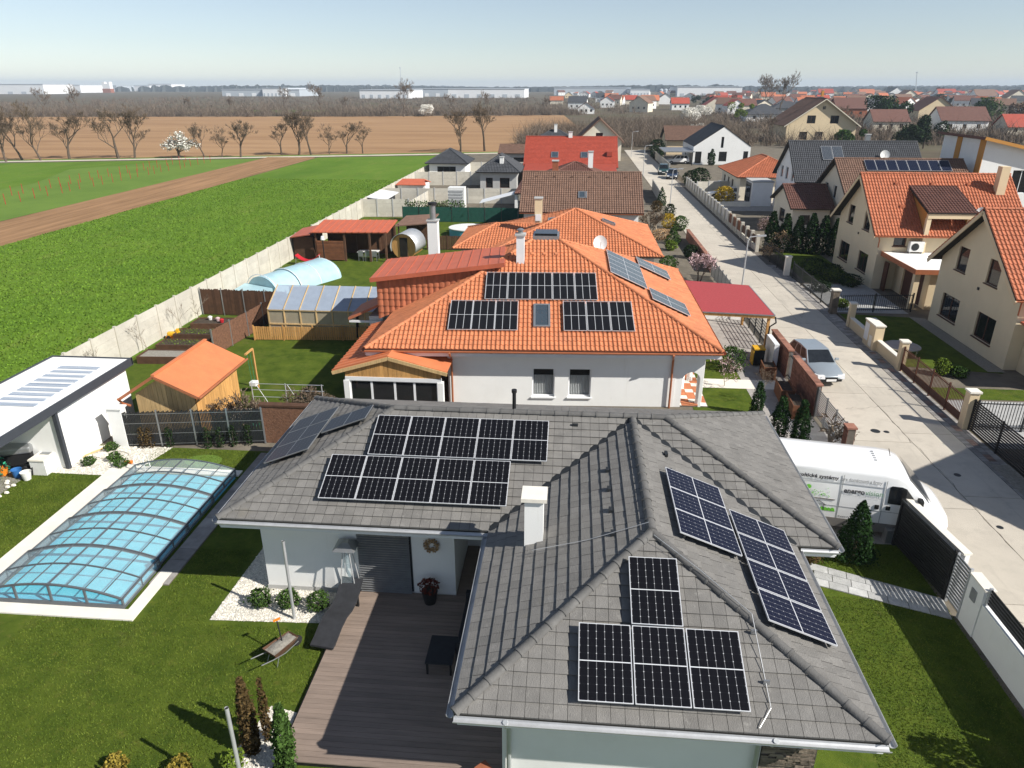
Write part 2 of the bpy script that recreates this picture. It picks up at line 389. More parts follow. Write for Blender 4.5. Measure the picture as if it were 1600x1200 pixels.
FLAT = ((0, 0), (1, 0))
PAN = ((0, .0), (.14, .030), (.30, .048), (.46, .036), (.62, .006), (.82, -.004), (1, .0))
PANS = ((0, .0), (.25, .04), (.5, .03), (.72, .0), (1, .0))
def tile_cells(face, tw, th, prof, lift, gap=.004):
    """tiles of one roof face; face = polygon whose first edge is the eave. Returns [(verts, faces, centre)]"""
    P = [V(p) for p in face[0]]; o = V(face[1]) if len(face) > 1 and face[1] else P[0]
    u = V(face[2]).normalized() if len(face) > 2 else (P[1] - P[0]).normalized()
    n = V((0, 0, 0))
    for k in range(len(P)): n += P[k].cross(P[(k + 1) % len(P)])
    n.normalize()
    if n.z < 0: n = -n
    v = n.cross(u).normalized()
    if v.z < 0: v = -v
    pts = ccw([((p - o).dot(u), (p - o).dot(v)) for p in P])
    u0 = min(p[0] for p in pts); u1 = max(p[0] for p in pts); v1 = max(p[1] for p in pts)
    res = []
    for j in range(int(math.ceil(v1 / th))):
        for i in range(int(math.floor(u0 / tw)), int(math.ceil(u1 / tw))):
            ca, cb = i * tw, j * th
            jit = rnd.uniform(-.003, .004)
            vs = []; fs = []
            def hh(a, b):
                t = (a - ca) / tw; z = 0
                for k in range(len(prof) - 1):
                    if t <= prof[k + 1][0] + 1e-6:
                        d = prof[k + 1][0] - prof[k][0]; z = prof[k][1] + (prof[k + 1][1] - prof[k][1]) * (t - prof[k][0]) / d; break
                return z + lift * (1 - (b - cb) / th) + .012 + jit
            for k in range(len(prof) - 1):
                a0 = ca + prof[k][0] * tw + (gap if k == 0 else 0); a1 = ca + prof[k + 1][0] * tw - (gap if k == len(prof) - 2 else 0)
                q = clip2([(a0, cb), (a1, cb), (a1, cb + th), (a0, cb + th)], pts)
                if len(q) < 3: continue
                s0 = len(vs)
                for (a, b) in q: vs.append(o + u * a + v * b + n * hh(a, b))
                fs.append(tuple(range(s0, s0 + len(q))))
                low = [x for x in q if abs(x[1] - cb) < 1e-6]
                if len(low) >= 2:
                    la, lb = min(x[0] for x in low), max(x[0] for x in low); s0 = len(vs)
                    vs += [o + u * la + v * cb - n * .01, o + u * lb + v * cb - n * .01, o + u * lb + v * cb + n * hh(lb, cb), o + u * la + v * cb + n * hh(la, cb)]
                    fs.append((s0, s0 + 1, s0 + 2, s0 + 3))
            if fs:
                c = V((0, 0, 0))
                for x in vs: c += x
                res.append((vs, fs, c / len(vs)))
    return res
def tile_roof(roof, faces, mat, tw, th, prof, lift, singles=0, name='roof_tile', gap=.004):
    cells = []
    for f in faces: cells += tile_cells(f, tw, th, prof, lift, gap)
    eye = V((0, 0, CAM_H)); cells.sort(key=lambda c: (c[2] - eye).length)
    inv = org(roof).inverted()
    for vs, fs, c in cells[:singles]:
        me = bpy.data.meshes.new(name); cl = inv @ c; me.from_pydata([tuple((inv @ p) - cl) for p in vs], [], fs); me.materials.append(mt(mat))
        o = bpy.data.objects.new(name, me); link(o, roof); o.location = cl
    mb = MB()
    for vs, fs, c in cells[singles:]:
        b = len(mb.v); mb.v += [tuple(p) for p in vs]; mb.f += [tuple(b + k for k in f) for f in fs]
    if mb.f: stuff(mb.build(name + '_field', mat, roof))
def cap_mesh(L, r, mat, n=7):
    mb = MB(); a = []
    for e, (x, rr) in enumerate(((0, r * 1.12), (.05, r * 1.12), (.05, r), (L, r * .94))):
        for j in range(n):
            t = math.pi * j / (n - 1); mb.v.append((x, math.cos(t) * rr, math.sin(t) * rr * .8 - .03))
    for e in range(3):
        for j in range(n - 1): mb.f.append((e * n + j, e * n + j + 1, (e + 1) * n + j + 1, (e + 1) * n + j))
    mb.f.append(tuple(range(n))); mb.f.append(tuple(3 * n + j for j in reversed(range(n))))
    return mb.mesh('ridge_cap', mat, True)
def caps(parent, p, q, me, L):
    """row of half-round ridge caps from the lower point p up to q"""
    p, q = V(p), V(q); d = q - p; n = max(1, int(round(d.length / L))); st = d / n; inv = org(parent).inverted()
    x = d.normalized(); y = V((0, 0, 1)).cross(x).normalized(); z = x.cross(y)
    Rm = Matrix((x, y, z)).transposed().to_euler(); r = inv.to_3x3().to_euler()
    for k in range(n):
        o = bpy.data.objects.new('ridge_cap', me); link(o, parent)
        o.matrix_local = inv @ (Matrix.Translation(p + st * k) @ Matrix((x, y, z)).transposed().to_4x4()) @ Matrix.Diagonal((d.length / n / L * 1.02, 1, 1, 1))

def wall_face(mb, p, q, z0, z1, holes=(), t=.16, shape=None):
    """wall from p to q (left to right seen from outside) with real openings; shape = convex outline in (u, z) for gables"""
    p = V((p[0], p[1], 0)); q = V((q[0], q[1], 0)); L = (q - p).length; u = (q - p) / L; n = V((u.y, -u.x, 0))
    shp = ccw(list(shape) if shape else [(0, z0), (L, z0), (L, z1), (0, z1)])
    xs = sorted({0., L, *[h[0] for h in holes], *[h[2] for h in holes]}); lo = min(s[1] for s in shp); hi = max(s[1] for s in shp)
    zs = sorted({lo, hi, *[h[1] for h in holes], *[h[3] for h in holes]})
    for i in range(len(xs) - 1):
        for j in range(len(zs) - 1):
            cx, cz = (xs[i] + xs[i + 1]) / 2, (zs[j] + zs[j + 1]) / 2
            if any(h[0] < cx < h[2] and h[1] < cz < h[3] for h in holes): continue
            c = clip2([(xs[i], zs[j]), (xs[i + 1], zs[j]), (xs[i + 1], zs[j + 1]), (xs[i], zs[j + 1])], shp)
            if len(c) > 2: mb.poly([p + u * a + V((0, 0, b)) for a, b in c])
    for h in holes:
        c = [(h[0], h[1]), (h[2], h[1]), (h[2], h[3]), (h[0], h[3])]
        for k in range(4):
            a, b = c[k], c[(k + 1) % 4]; A = p + u * a[0] + V((0, 0, a[1])); B = p + u * b[0] + V((0, 0, b[1]))
            mb.poly([A, B, B - n * t, A - n * t])
    return mb
def window(root, p, q, h, frame='frame_brown', pane='glass_dark', t=.16, mull=1, sill=None, curtain=None, fw=.06, blind=False, name='window', rows=0):
    p = V((p[0], p[1], 0)); q = V((q[0], q[1], 0)); L = (q - p).length; u = (q - p) / L; n = V((u.y, -u.x, 0)); Z = V((0, 0, 1))
    at = lambda a, z, d: p + u * a + Z * z + n * d
    mb = MB(); d = -t + .04; w, hgt = h[2] - h[0], h[3] - h[1]
    mb.obox(at(h[0] + fw / 2, (h[1] + h[3]) / 2, d), u * fw / 2, Z * hgt / 2, n * .035); mb.obox(at(h[2] - fw / 2, (h[1] + h[3]) / 2, d), u * fw / 2, Z * hgt / 2, n * .035)
    mb.obox(at((h[0] + h[2]) / 2, h[1] + fw / 2, d), u * (w / 2 - fw), Z * fw / 2, n * .035); mb.obox(at((h[0] + h[2]) / 2, h[3] - fw / 2, d), u * (w / 2 - fw), Z * fw / 2, n * .035)
    for k in range(1, mull): mb.obox(at(h[0] + w * k / mull, (h[1] + h[3]) / 2, d), u * fw / 2, Z * (hgt / 2 - fw), n * .032)
    for k in range(1, rows + 1): mb.obox(at((h[0] + h[2]) / 2, h[1] + hgt * k / (rows + 1), d), u * (w / 2 - fw), Z * fw * .4, n * .028)
    win = mb.build(name, frame, root)
    for k in range(mull):
        a, b = h[0] + w * k / mull, h[0] + w * (k + 1) / mull
        MB().obox(at((a + b) / 2, (h[1] + h[3]) / 2, d), u * ((b - a) / 2 - .01), Z * (hgt / 2 - .01), n * .008).build('pane', pane, win)
    if curtain:
        mb = MB(); nn = 24; zt = h[1] + hgt * curtain
        for k in range(nn):
            a0, a1 = h[0] + .05 + (w - .1) * k / nn, h[0] + .05 + (w - .1) * (k + 1) / nn
            d0, d1 = (.02 if k % 2 else -.03), (-.03 if k % 2 else .02)
            mb.poly([at(a0, h[1] + .05, d - .08 + d0), at(a1, h[1] + .05, d - .08 + d1), at(a1, zt, d - .08 + d1), at(a0, zt, d - .08 + d0)])
        mb.build('curtain', 'curtain', win)
        MB().obox(at((h[0] + h[2]) / 2, (h[1] + h[3]) / 2, d - .35), u * w / 2, Z * hgt / 2, n * .01).build('dark_backing', 'dark_interior', win)  # dark sheet behind the curtain in place of the room's shade
    if sill: MB().obox(at((h[0] + h[2]) / 2, h[1] - .03, .02 - t / 2), u * (w / 2 + .06), Z * .025, n * (t / 2 + .06)).build('sill', sill, win)
    return win

# ------------------------------------------------------------------ plants
def rv(r): 
    while True:
        p = V((r.uniform(-1, 1), r.uniform(-1, 1), r.uniform(-1, 1)))
        if .05 < p.length < 1: return p
def leaves(mb, pts, size, r, flat=0.):
    """one small leaf face per point, randomly turned"""
    for p in pts:
        d = rv(r).normalized(); e = d.orthogonal().normalized(); a = r.uniform(0, 6.28); e = (e * math.cos(a) + d.cross(e) * math.sin(a))
        f = d.cross(e); s_ = size * r.uniform(.6, 1.3); i = len(mb.v); p = V(p)
        mb.v += [tuple(p - e * s_), tuple(p + f * s_ * .55), tuple(p + e * s_), tuple(p - f * s_ * .55)]; mb.f.append((i, i + 1, i + 2, i + 3))
    return mb
def shell_pts(n, fn, r, inner=.55):
    """points near the surface of a solid of revolution fn(t)->(radius, z), with lumps and gaps"""
    out = []; ph = [r.uniform(0, 6.28) for _ in range(6)]
    while len(out) < n:
        t = r.random(); rad, z = fn(t); a = r.uniform(0, 6.283)
        lump = 1 + .13 * math.sin(3 * a + ph[0] + 5 * t) + .11 * math.sin(5 * a + ph[1] - 9 * t) + .10 * math.sin(8 * a + ph[2] + 17 * t) + (r.random() ** 6) * .35
        if r.random() > rad / fn.rmax + .12: continue
        k = inner + (1 - inner) * math.sqrt(r.random()); k *= lump
        out.append((math.cos(a) * rad * k, math.sin(a) * rad * k, z + r.uniform(-.03, .03) * fn.rmax))
    return out
def bush_mesh(seed, fn, n, size, mat, inner=.55):
    r = random.Random(seed); return leaves(MB(), shell_pts(n, fn, r, inner), size, r).mesh('foliage', mat)
def f_ball(R_, H_, z0=0.):
    def fn(t): a = math.pi * (t * .98 + .01); return (R_ * math.sin(a) ** .8, z0 + H_ / 2 - H_ / 2 * math.cos(a))
    fn.rmax = R_; return fn
def f_cone(R_, H_, z0=0., p=.8):
    def fn(t): return (R_ * (1 - t) ** p * (1 if t > .08 else .55 + t * 5.6) + .01, z0 + H_ * t)
    fn.rmax = R_; return fn
def f_col(R_, H_, z0=0.):
    def fn(t): return (R_ * min(1, (t * 7 + .5)) * (1 - max(0, t - .55) / .45 * .75 if t > .55 else 1) + .01, z0 + H_ * t)
    fn.rmax = R_; return fn
STEM = {}
def stem_mesh(h, r_, mat='bark'):
    k = (round(h, 2), round(r_, 3), mat)
    if k not in STEM: STEM[k] = MB().tube([(0, 0, -.05), (.02, 0, h * .5), (0, .01, h)], [r_, r_ * .85, r_ * .5], 6).mesh('trunk', mat)
    return STEM[k]
def plant(name, label, cat, loc, me, trunk=(.5, .04), group=None, rz=None, s=1., tm='bark'):
    o = thing(name, label, cat, loc, rnd.uniform(0, 6.28) if rz is None else rz, group)
    inst('foliage', me, o, scale=(s, s, s) if isinstance(s, (int, float)) else s); inst('trunk', stem_mesh(trunk[0], trunk[1], tm), o)
    return o
def bare_tree(seed, h, spread=.5, trunk_h=.28, r0=None, levels=5, twigs=3, up=.35, tw=.012, multi=1):
    """returns (trunk mesh data, twig mesh data): recursive tapered limbs ending in fine twigs"""
    r = random.Random(seed); tb = MB(); cb = MB(); r0 = r0 or h * .022
    def limb(p, d, L, rad, lv):
        q = p; pts = [p]; rr = [rad]; dd = d
        ns = 3 if lv < 3 else 2
        for k in range(ns):
            dd = (dd + rv(r) * .16 + V((0, 0, up * .12))).normalized(); q = q + dd * L / ns; pts.append(q); rr.append(rad * (1 - .5 * (k + 1) / ns))
        if lv >= levels:
            for i in range(len(pts) - 1):
                a, b = pts[i], pts[i + 1]; sd_ = (b - a).cross(rv(r)).normalized() * tw; j = len(cb.v)
                cb.v += [tuple(a - sd_), tuple(a + sd_), tuple(b + sd_ * .6), tuple(b - sd_ * .6)]; cb.f.append((j, j + 1, j + 2, j + 3))
            return
        (tb if lv < 3 else cb).tube(pts, rr, 6 if lv < 2 else (4 if lv < 3 else 3), False)
        nb = (r.randint(3, 4) if lv < 2 else r.randint(3, 4)) + (twigs - 3 if lv >= levels - 1 else 0)
        for k in range(nb):
            t = r.uniform(.35, 1.0) if k else 1.0; i = min(len(pts) - 2, int(t * (len(pts) - 1))); f = t * (len(pts) - 1) - i
            s_ = pts[i].lerp(pts[i + 1], min(1, f)); ax = rv(r).normalized(); ang = r.uniform(.35, .85) * (1 + spread)
            nd = (dd + (ax - dd * ax.dot(dd)).normalized() * math.tan(min(1.2, ang * .75))).normalized(); nd.z = nd.z * (.6 + up) + up * .35
            limb(s_, nd.normalized(), L * r.uniform(.55, .78), rad * .5 * r.uniform(.8, 1.1), lv + 1)
    for m_ in range(multi):
        b = V((r.uniform(-.1, .1), r.uniform(-.1, .1), 0)) * (multi > 1); d0 = (V((0, 0, 1)) + rv(r) * (.12 if multi == 1 else .55)).normalized()
        limb(b + V((0, 0, -.1)), d0, h * (trunk_h + .1), r0, 0)
    zs = max(v[2] for v in cb.v + tb.v); k = h / zs
    for q in (tb, cb): q.v = [(x * k, y * k, z * k) for x, y, z in q.v]
    return tb, cb
def tree_meshes(seed, h, tm='bark', cm='twig', leaf=None, **kw):
    tb, cb = bare_tree(seed, h, **kw)
    res = [tb.mesh('trunk', tm, True), cb.mesh('crown', cm)]
    if leaf:
        r = random.Random(seed + 1); ps = [V(cb.v[f[2]]) + rv(r) * leaf[2] * 2 for f in cb.f if len(f) == 4]; r.shuffle(ps)
        ps = (ps * (1 + leaf[0] // max(1, len(ps))))[:leaf[0]]
        res.append(leaves(MB(), [p + rv(r) * leaf[2] * 2 for p in ps], leaf[2], r).mesh('blossom', leaf[1]))
    return res
def tree(name, label, loc, ms, group=None, s=1., rz=None, cat='tree'):
    o = thing(name, label, cat, loc, rnd.uniform(0, 6.28) if rz is None else rz, group)
    for nm, me in zip(('trunk', 'crown', 'blossom'), ms): inst(nm, me, o, scale=(s, s, s) if isinstance(s, (int, float)) else s)
    return o

# ------------------------------------------------------------------ solar panels
def panel_meshes(w, l, cellmat, cw, cl, midbar=True, frame='pvframe', fw=.014):
    fr = MB(); t = .035
    fr.box(0, 0, 0, fw, l, t).box(w - fw, 0, 0, w, l, t).box(fw, 0, 0, w - fw, fw, t).box(fw, l - fw, 0, w - fw, l, t)
    if midbar: fr.box(fw, l / 2 - .010, .02, w - fw, l / 2 + .010, t - .003)
    sh = MB().box(0, 0, 0, cw, cl, .012)
    bk = MB().box(.0, .12, -.075, w, .17, -.002).box(0, l - .17, -.075, w, l - .12, -.002)
    return fr.mesh('frame', frame), sh.mesh('cell_sheet', cellmat), bk.mesh('mounting_rail', 'metal_dark'), (w - cw) / 2, (l - cl) / 2
def panel(p, u, v, ms, label, group, name='solar_module'):
    """panel whose lower left corner is p, u along the eave, v up the slope"""
    u, v = V(u).normalized(), V(v).normalized(); n = u.cross(v)
    o = bpy.data.objects.new(name, None); COL.objects.link(o); o.empty_display_size = .2
    Mx = Matrix((u, v, n)).transposed().to_4x4(); Mx.translation = V(p); o.matrix_world = Mx
    o.location = V(p); o.rotation_euler = Mx.to_euler()
    tag(o, label, 'solar panel', group)
    inst('frame', ms[0], o); inst('cell_sheet', ms[1], o, (ms[3], ms[4], .018)); inst('mounting_rail', ms[2], o)
    return o
ORD = ['leftmost', 'second from left', 'third from left', 'fourth from left', 'fifth from left', 'sixth from left', 'seventh from left', 'rightmost']
def ordn(i, n): return 'leftmost' if i == 0 else ('rightmost' if i == n - 1 else ('middle' if n % 2 and i == n // 2 else ORD[i]))

# ------------------------------------------------------------------ vehicles
def wheel(parent, x, y, r=.31, w=.2):
    t = MB(); s_ = 1 if y > 0 else -1
    prof = [(r * .62, -w / 2), (r * .93, -w / 2), (r, -w * .3), (r, w * .3), (r * .93, w / 2), (r * .62, w / 2)]
    t.lathe(prof, 18); t.v = [(x + a, y + c, r + b) for a, b, c in t.v]
    ty = t.build('tyre', 'rubber', parent, True, world=False)
    m = MB().lathe([(r * .63, -w * .45), (r * .63, w * .45), (r * .2, w * .52)], 14); m.v = [(x + a, y + c * s_, r + b) for a, b, c in m.v]
    m.build('rim', 'galv', ty, False, world=False)
def loft(rings, close_ends=True):
    mb = MB(); n = len(rings[0])
    for r_ in rings: mb.v += [tuple(p) for p in r_]
    for k in range(len(rings) - 1):
        for j in range(n): mb.f.append((k * n + j, k * n + (j + 1) % n, (k + 1) * n + (j + 1) % n, (k + 1) * n + j))
    if close_ends: mb.f.append(tuple(range(n))[::-1]); mb.f.append(tuple((len(rings) - 1) * n + j for j in range(n)))
    return mb
def car(name, label, loc, rz, paint, L=4.4, W=1.75, wagon=True, H_=1.46, group='cars parked along the street', suv=False):
    o = thing(name, label, 'car', loc, rz, group); z0 = .26 if not suv else .34; zb = .90 if not suv else 1.02; H_ = H_ if not suv else 1.65
    hl = L / 2; st = [(-hl, .80, z0 + .14, zb - .14), (-hl + .10, .93, z0 + .04, zb - .02), (-hl + .6, 1.0, z0, zb + .02), (-.2, 1.0, z0, zb), (hl - 1.35, 1.0, z0, zb - .03), (hl - .75, .98, z0, zb - .12), (hl - .18, .90, z0 + .02, zb - .22), (hl, .74, z0 + .12, zb - .34)]
    rings = []
    for x, k, a, b in st:
        w = W / 2 * k; m = a + (b - a) * .55
        rings.append([(x, -w * .93, a), (x, -w, m), (x, -w * .95, b - .04), (x, -w * .82, b), (x, 0, b + .02), (x, w * .82, b), (x, w * .95, b - .04), (x, w, m), (x, w * .93, a)])
    bevel(loft(rings).build('body', paint, o, True, world=False), .03, 2, 40)
    xr = -hl + (.12 if wagon else .75); xrt = -hl + (.45 if wagon else 1.15); xf = hl - 1.25; xft = hl - 1.95
    wb, wt = W / 2 * .90, W / 2 * .72; zr = H_
    def ring(x, w, z): return [(x, -w, z), (x, -w * .5, z + .02 * (z > zb)), (x, w * .5, z + .02 * (z > zb)), (x, w, z)]
    cab = MB(); b = [(xr, -wb, zb - .02), (xf, -wb, zb - .06), (xf, wb, zb - .06), (xr, wb, zb - .02)]; t = [(xrt, -wt, zr - .06), (xft, -wt, zr - .03), (xft, wt, zr - .03), (xrt, wt, zr - .06)]
    i = 0; cab.v += b + t; cab.f += [(0, 1, 5, 4), (1, 2, 6, 5), (2, 3, 7, 6), (3, 0, 4, 7)]
    mid = (xrt + xft) / 2
    cab.poly([t[0], (mid, -wt * .97, zr), (mid, wt * .97, zr), t[3]]); cab.poly([(mid, -wt * .97, zr), t[1], t[2], (mid, wt * .97, zr)])
    cab.poly([t[0], t[1], (mid, -wt * .97, zr)]); cab.poly([t[3], t[2], (mid, wt * .97, zr)])
    cab.build('cabin', paint, o, False, world=False)
    def pane(nm, q, k=.9):
        q = [V(p) for p in q]; c = sum(q, V((0, 0, 0))) / 4; n = (q[1] - q[0]).cross(q[3] - q[0]).normalized()
        if n.dot(c - V((0, 0, .9))) < 0: n = -n
        MB().poly([c + (p - c) * k + n * .012 for p in q]).build(nm, 'glass_dark', o, False, world=False)
    pane('windscreen', [b[1], b[2], t[2], t[1]], .93); pane('rear_window', [b[3], b[0], t[0], t[3]], .86)
    for sgn, (i0, i1) in ((-1, (0, 1)), (1, (3, 2))):
        B0, B1, T0, T1 = V(b[i0]), V(b[i1]), V(t[i0]), V(t[i1])
        cuts = (.04, .34, .62, .94) if wagon else (.06, .46, .93)
        for k in range(len(cuts) - 1):
            c0, c1 = cuts[k], cuts[k + 1]; pane('side_window', [B0.lerp(B1, c0), B0.lerp(B1, c1), T0.lerp(T1, c1), T0.lerp(T1, c0)], .86)
        bevel(MB().obox((hl - 1.5, sgn * (W / 2 + .06), zb + .06), (.05, 0, 0), (0, .10, 0), (0, 0, .065)).build('mirror', paint, o, world=False), .02)
        MB().obox((hl - .12, sgn * W * .335, zb - .335), (.11, sgn * -.05, -.01), (.03, .17, 0), (-.03, 0, .085)).build('headlight', 'lamp_glass', o, world=False)
        MB().obox((-hl + .06, sgn * W * .39, zb - .15), (.03, 0, 0), (0, .10, 0), (0, 0, .12)).build('tail_light', 'plastic_red', o, world=False)
        for x in (-hl + .82, hl - .85): wheel(o, x, sgn * (W / 2 - .1))
    MB().obox((hl - .03, 0, zb - .41), (.055, 0, 0), (0, W * .20, 0), (0, 0, .065)).build('grille', 'black', o, world=False)
    MB().obox((hl - .02, 0, z0 + .13), (.06, 0, 0), (0, W * .33, 0), (0, 0, .055)).build('bumper_intake', 'black', o, world=False)
    MB().obox((hl + .05, 0, z0 + .15), (.012, 0, 0), (0, .25, 0), (0, 0, .055)).build('number_plate', 'plastic_white', o, world=False)
    return o
def text_mesh(body, size, mat, bold=0., squeeze=1.):
    cu = bpy.data.curves.new('lettering', 'FONT'); cu.body = body; cu.size = size; cu.offset = bold; cu.resolution_u = 2
    ob = bpy.data.objects.new('lettering', cu); COL.objects.link(ob)
    dg = bpy.context.evaluated_depsgraph_get(); me = bpy.data.meshes.new_from_object(ob.evaluated_get(dg))
    bpy.data.objects.remove(ob); me.materials.clear(); me.materials.append(mt(mat)); return me

# ------------------------------------------------------------------ the setting: ground, fields, street, gardens
def sheet(name, pts, z, mat, parent=None):
    o = MB().poly([(p[0], p[1], z) for p in ccw(list(pts))]).build(name, mat, parent); return struct(o) if parent is None else o
sheet('ground', [(-6000, -60), (6000, -60), (6000, 9000), (-6000, 9000)], -.03, 'earth')
trk = lambda x: 166.8 + (x + 21.1) * .287
sheet('green_field', [(-54, -40), (-24.3, -40), (-23.2, trk(-23.2) - 3), (-54.3, trk(-54.3) - 3)], .0, 'field_green')
sheet('grass_field', [(-320, -40), (-63, -40), (-64.8, trk(-64.8) - 3), (-320, trk(-320) - 3)], .0, 'field_pale')
sheet('meadow', [(-320, -40), (-86, 20), (-84, 108), (-92, 128), (-80, trk(-80) - 4), (-320, trk(-320) - 4)], .02, 'field_green')
sheet('brown_field', [(-700, trk(-700) + 4), (8, trk(8) + 4), (-6, 402), (-110, 376), (-700, 300)], .0, 'brownfield')
sheet('field_verge', [(-700, trk(-700) + 1.6), (4, trk(4) + 1.6), (4, trk(4) + 4.3), (-700, trk(-700) + 4.3)], .01, 'field_green')
sheet('field_track', [(-700, trk(-700) - 1.5), (4, trk(4) - 1.5), (4, trk(4) + 1.5), (-700, trk(-700) + 1.5)], .04, 'track')
sheet('far_meadow', [(-215, 425), (-150, 432), (-150, 480), (-215, 470)], .0, 'field_green')
# ploughed strip: real ridges and furrows
mb = MB(); nf = 34
for i in range(nf):
    def px(k, y): return -63.0 - (y - 60) * .02 + (9.0 + (y - 60) * .013) * k / nf
    ys = [-40, 20, 60, 100, trk(-58) - 3]
    for a, b in zip(ys, ys[1:]):
        for k0, k1, za, zb in ((i, i + .5, .0, .17), (i + .5, i + 1, .17, .0)):
            mb.poly([(px(k0, a), a, za), (px(k1, a), a, zb), (px(k1, b), b, zb), (px(k0, b), b, za)])
struct(mb.build('ploughed_strip', 'plough'))
sheet('garden_ground', [(-24.3, 0), (11.3, 0), (12.6, 170), (-23.0, 166)], -.012, 'yard')
# street of cast concrete slabs
st = struct(MB().poly([(11.6, -5, 0), (17.8, -5, 0), (17.7, 50, 0), (17.1, 65, 0), (17.1, 175, 0), (11.9, 175, 0), (11.8, 60, 0)]).build('street', 'joint'))
def ex(y): return 11.72 + max(0, y - 40) * .0015
def em(y): return 14.75 + max(0, y - 40) * .004
def er(y): return 16.85 - max(0, min(y, 65) - 48) * .02
y = -3.0; k = 0
while y < 172:
    L = 5.2 if y < 80 else 9.0
    for a, b in ((ex, em), (em, er)):
        off = 0 if a is ex else .9
        MB().slab([(a(y) + .012, y + off + .015, .03), (b(y) - .012, y + off + .015, .03), (b(y) - .012, y + off + L - .015, .03), (a(y) + .012, y + off + L - .015, .03)], .04).build('concrete_slab', 'concrete', st)
    y += L
r = random.Random(19)
for (x0, y0, x1, y1, w) in ((11.9, 42.2, 17.0, 40.9, .06), (12.2, 17.2, 16.6, 16.2, .035), (13.1, 31.5, 16.8, 32.3, .025), (14.74, 20.5, 14.78, 33.0, .03), (12.4, 53.0, 16.4, 54.2, .05), (15.2, 46.0, 16.6, 49.5, .03)):
    n = 26; L = V((x1 - x0, y1 - y0, 0)); sd_ = V((-L.y, L.x, 0)).normalized(); pts = [V((x0, y0, .0318)) + L * (i / n) + sd_ * r.gauss(0, .05) for i in range(n + 1)]; mb = MB()
    for a, b in zip(pts, pts[1:]): q = w * r.uniform(.3, 1.1); mb.poly([a - sd_ * q / 2, b - sd_ * q / 2, b + sd_ * q / 2, a + sd_ * q / 2])
    mb.build('crack', 'joint', st)
r = random.Random(23); mb = MB()
for i in range(5200):
    y = r.uniform(28, 120); x = -24.6 + (y - 30) * .004 - abs(r.gauss(0, .16)); h = r.uniform(.08, .34); a = r.uniform(0, 6.28); mb.poly([(x - math.cos(a) * .03, y - math.sin(a) * .03, 0), (x + math.cos(a) * .03, y + math.sin(a) * .03, 0), (x + r.gauss(0, .08), y + r.gauss(0, .08), h)])
fg = MB()
for i in range(100000):
    y = 22 + 95 * r.random() ** 1.5; x = r.uniform(-54.2, -24.7); h = r.uniform(.03, .13); a = r.uniform(0, 6.28); w = r.uniform(.04, .10); c, s_ = math.cos(a) * w, math.sin(a) * w; j = len(fg.v)
    fg.v += [(x - c, y - s_, 0), (x + c, y + s_, 0), (x + r.gauss(0, .04), y + r.gauss(0, .04), h)]; fg.f.append((j, j + 1, j + 2))
tag(stuff(fg.build('field_crop', 'crop_blade')), 'young green crop growing in the long field', 'crop')
tag(stuff(mb.build('fence_weeds', 'grass_blade')), 'ragged grass along foot of concrete field fence', 'grass')
# block paved strip along the right-hand fence
pv = struct(MB().poly([(16.87, 18, .004), (17.75, 18, .004), (17.7, 50, .004), (17.3, 62, .004), (16.6, 62, .004)]).build('paved_strip', 'joint'))
mb = MB(); y = 18.0; sing = 0
me_p = MB().slab([(0, 0, 0), (.27, 0, 0), (.27, .18, 0), (0, .18, 0)], .03)
me_a, me_b = me_p.mesh('paving_block', 'paver'), me_p.mesh('paving_block', 'paver_red')
while y < 61:
    for i in range(3):
        x = er(y) + .03 + i * .285
        if 24 < y < 42 and sing < 240:
            inst('paving_block', me_b if (int(y * 5) % 7 < 3) and i == 1 else me_a, pv, (x, y, .026)); sing += 1
        else: mb.slab([(x, y, .026), (x + .27, y, .026), (x + .27, y + .18, .026), (x, y + .18, .026)], .03)
    y += .195
stuff(mb.build('paving_block_field', 'paver', pv))
# private gardens
sheet('front_lawn', [(-24.2, 4), (11.2, 4), (11.2, 20.6), (6.0, 20.6), (6.0, 25.2), (-24.2, 25.2)], .004, 'lawn')
sheet('neighbour_lawn', [(-24.2, 26.2), (-9.6, 26.2), (-9.6, 44), (-24.2, 44)], .004, 'lawn')
sheet('side_lawn', [(6.0, 29.9), (9.3, 29.9), (9.3, 38.5), (6.0, 38.5)], .004, 'lawn')
sheet('back_lawn', [(-24.2, 44.2), (-7.9, 44.2), (-7.9, 82), (-24.2, 82)], .004, 'lawn')
sheet('driveway', [(6.0, 20.6), (11.7, 20.6), (11.7, 29), (6.0, 29)], .006, 'paver')
sheet('shared_path', [(9.0, 27), (11.3, 27), (11.3, 47), (7.2, 47), (7.2, 39), (9.0, 39)], .010, 'paver')
sheet('garden_path', [(6.0, 33.6), (11.0, 33.6), (11.0, 34.8), (6.0, 34.8)], .016, 'coping')
sheet('gravel_bed', [(-22.2, 22.8), (-16.9, 22.75), (-16.4, 25.2), (-20.4, 25.1), (-22.2, 25.0)], .012, 'gravel_white')
sheet('gravel_border', [(-9.9, 15.25), (-6.3, 15.4), (-6.2, 16.9), (-8.7, 16.9), (-8.7, 19.0), (-9.75, 19.0)], .012, 'gravel_white')
sheet('flower_bed', [(-7.6, 9.2), (-6.25, 9.2), (-6.25, 12.3), (-6.95, 12.45), (-7.25, 11.2)], .012, 'gravel_white')
sheet('terrace_floor', [(-24.2, 19.0), (-20.9, 19.0), (-20.8, 22.9), (-24.2, 22.9)], .016, 'paver')
sheet('right_yard', [(17.8, 0), (60, 0), (60, 200), (18.4, 200)], -.008, 'yard')
sheet('right_lawn', [(18.0, 37.5), (23.0, 36.8), (23.0, 46.6), (18.0, 47.2)], .004, 'lawn')
sheet('right_lawn_strip', [(18.0, 33.2), (27.0, 33.2), (27.0, 34.6), (18.0, 34.6)], .004, 'lawn')
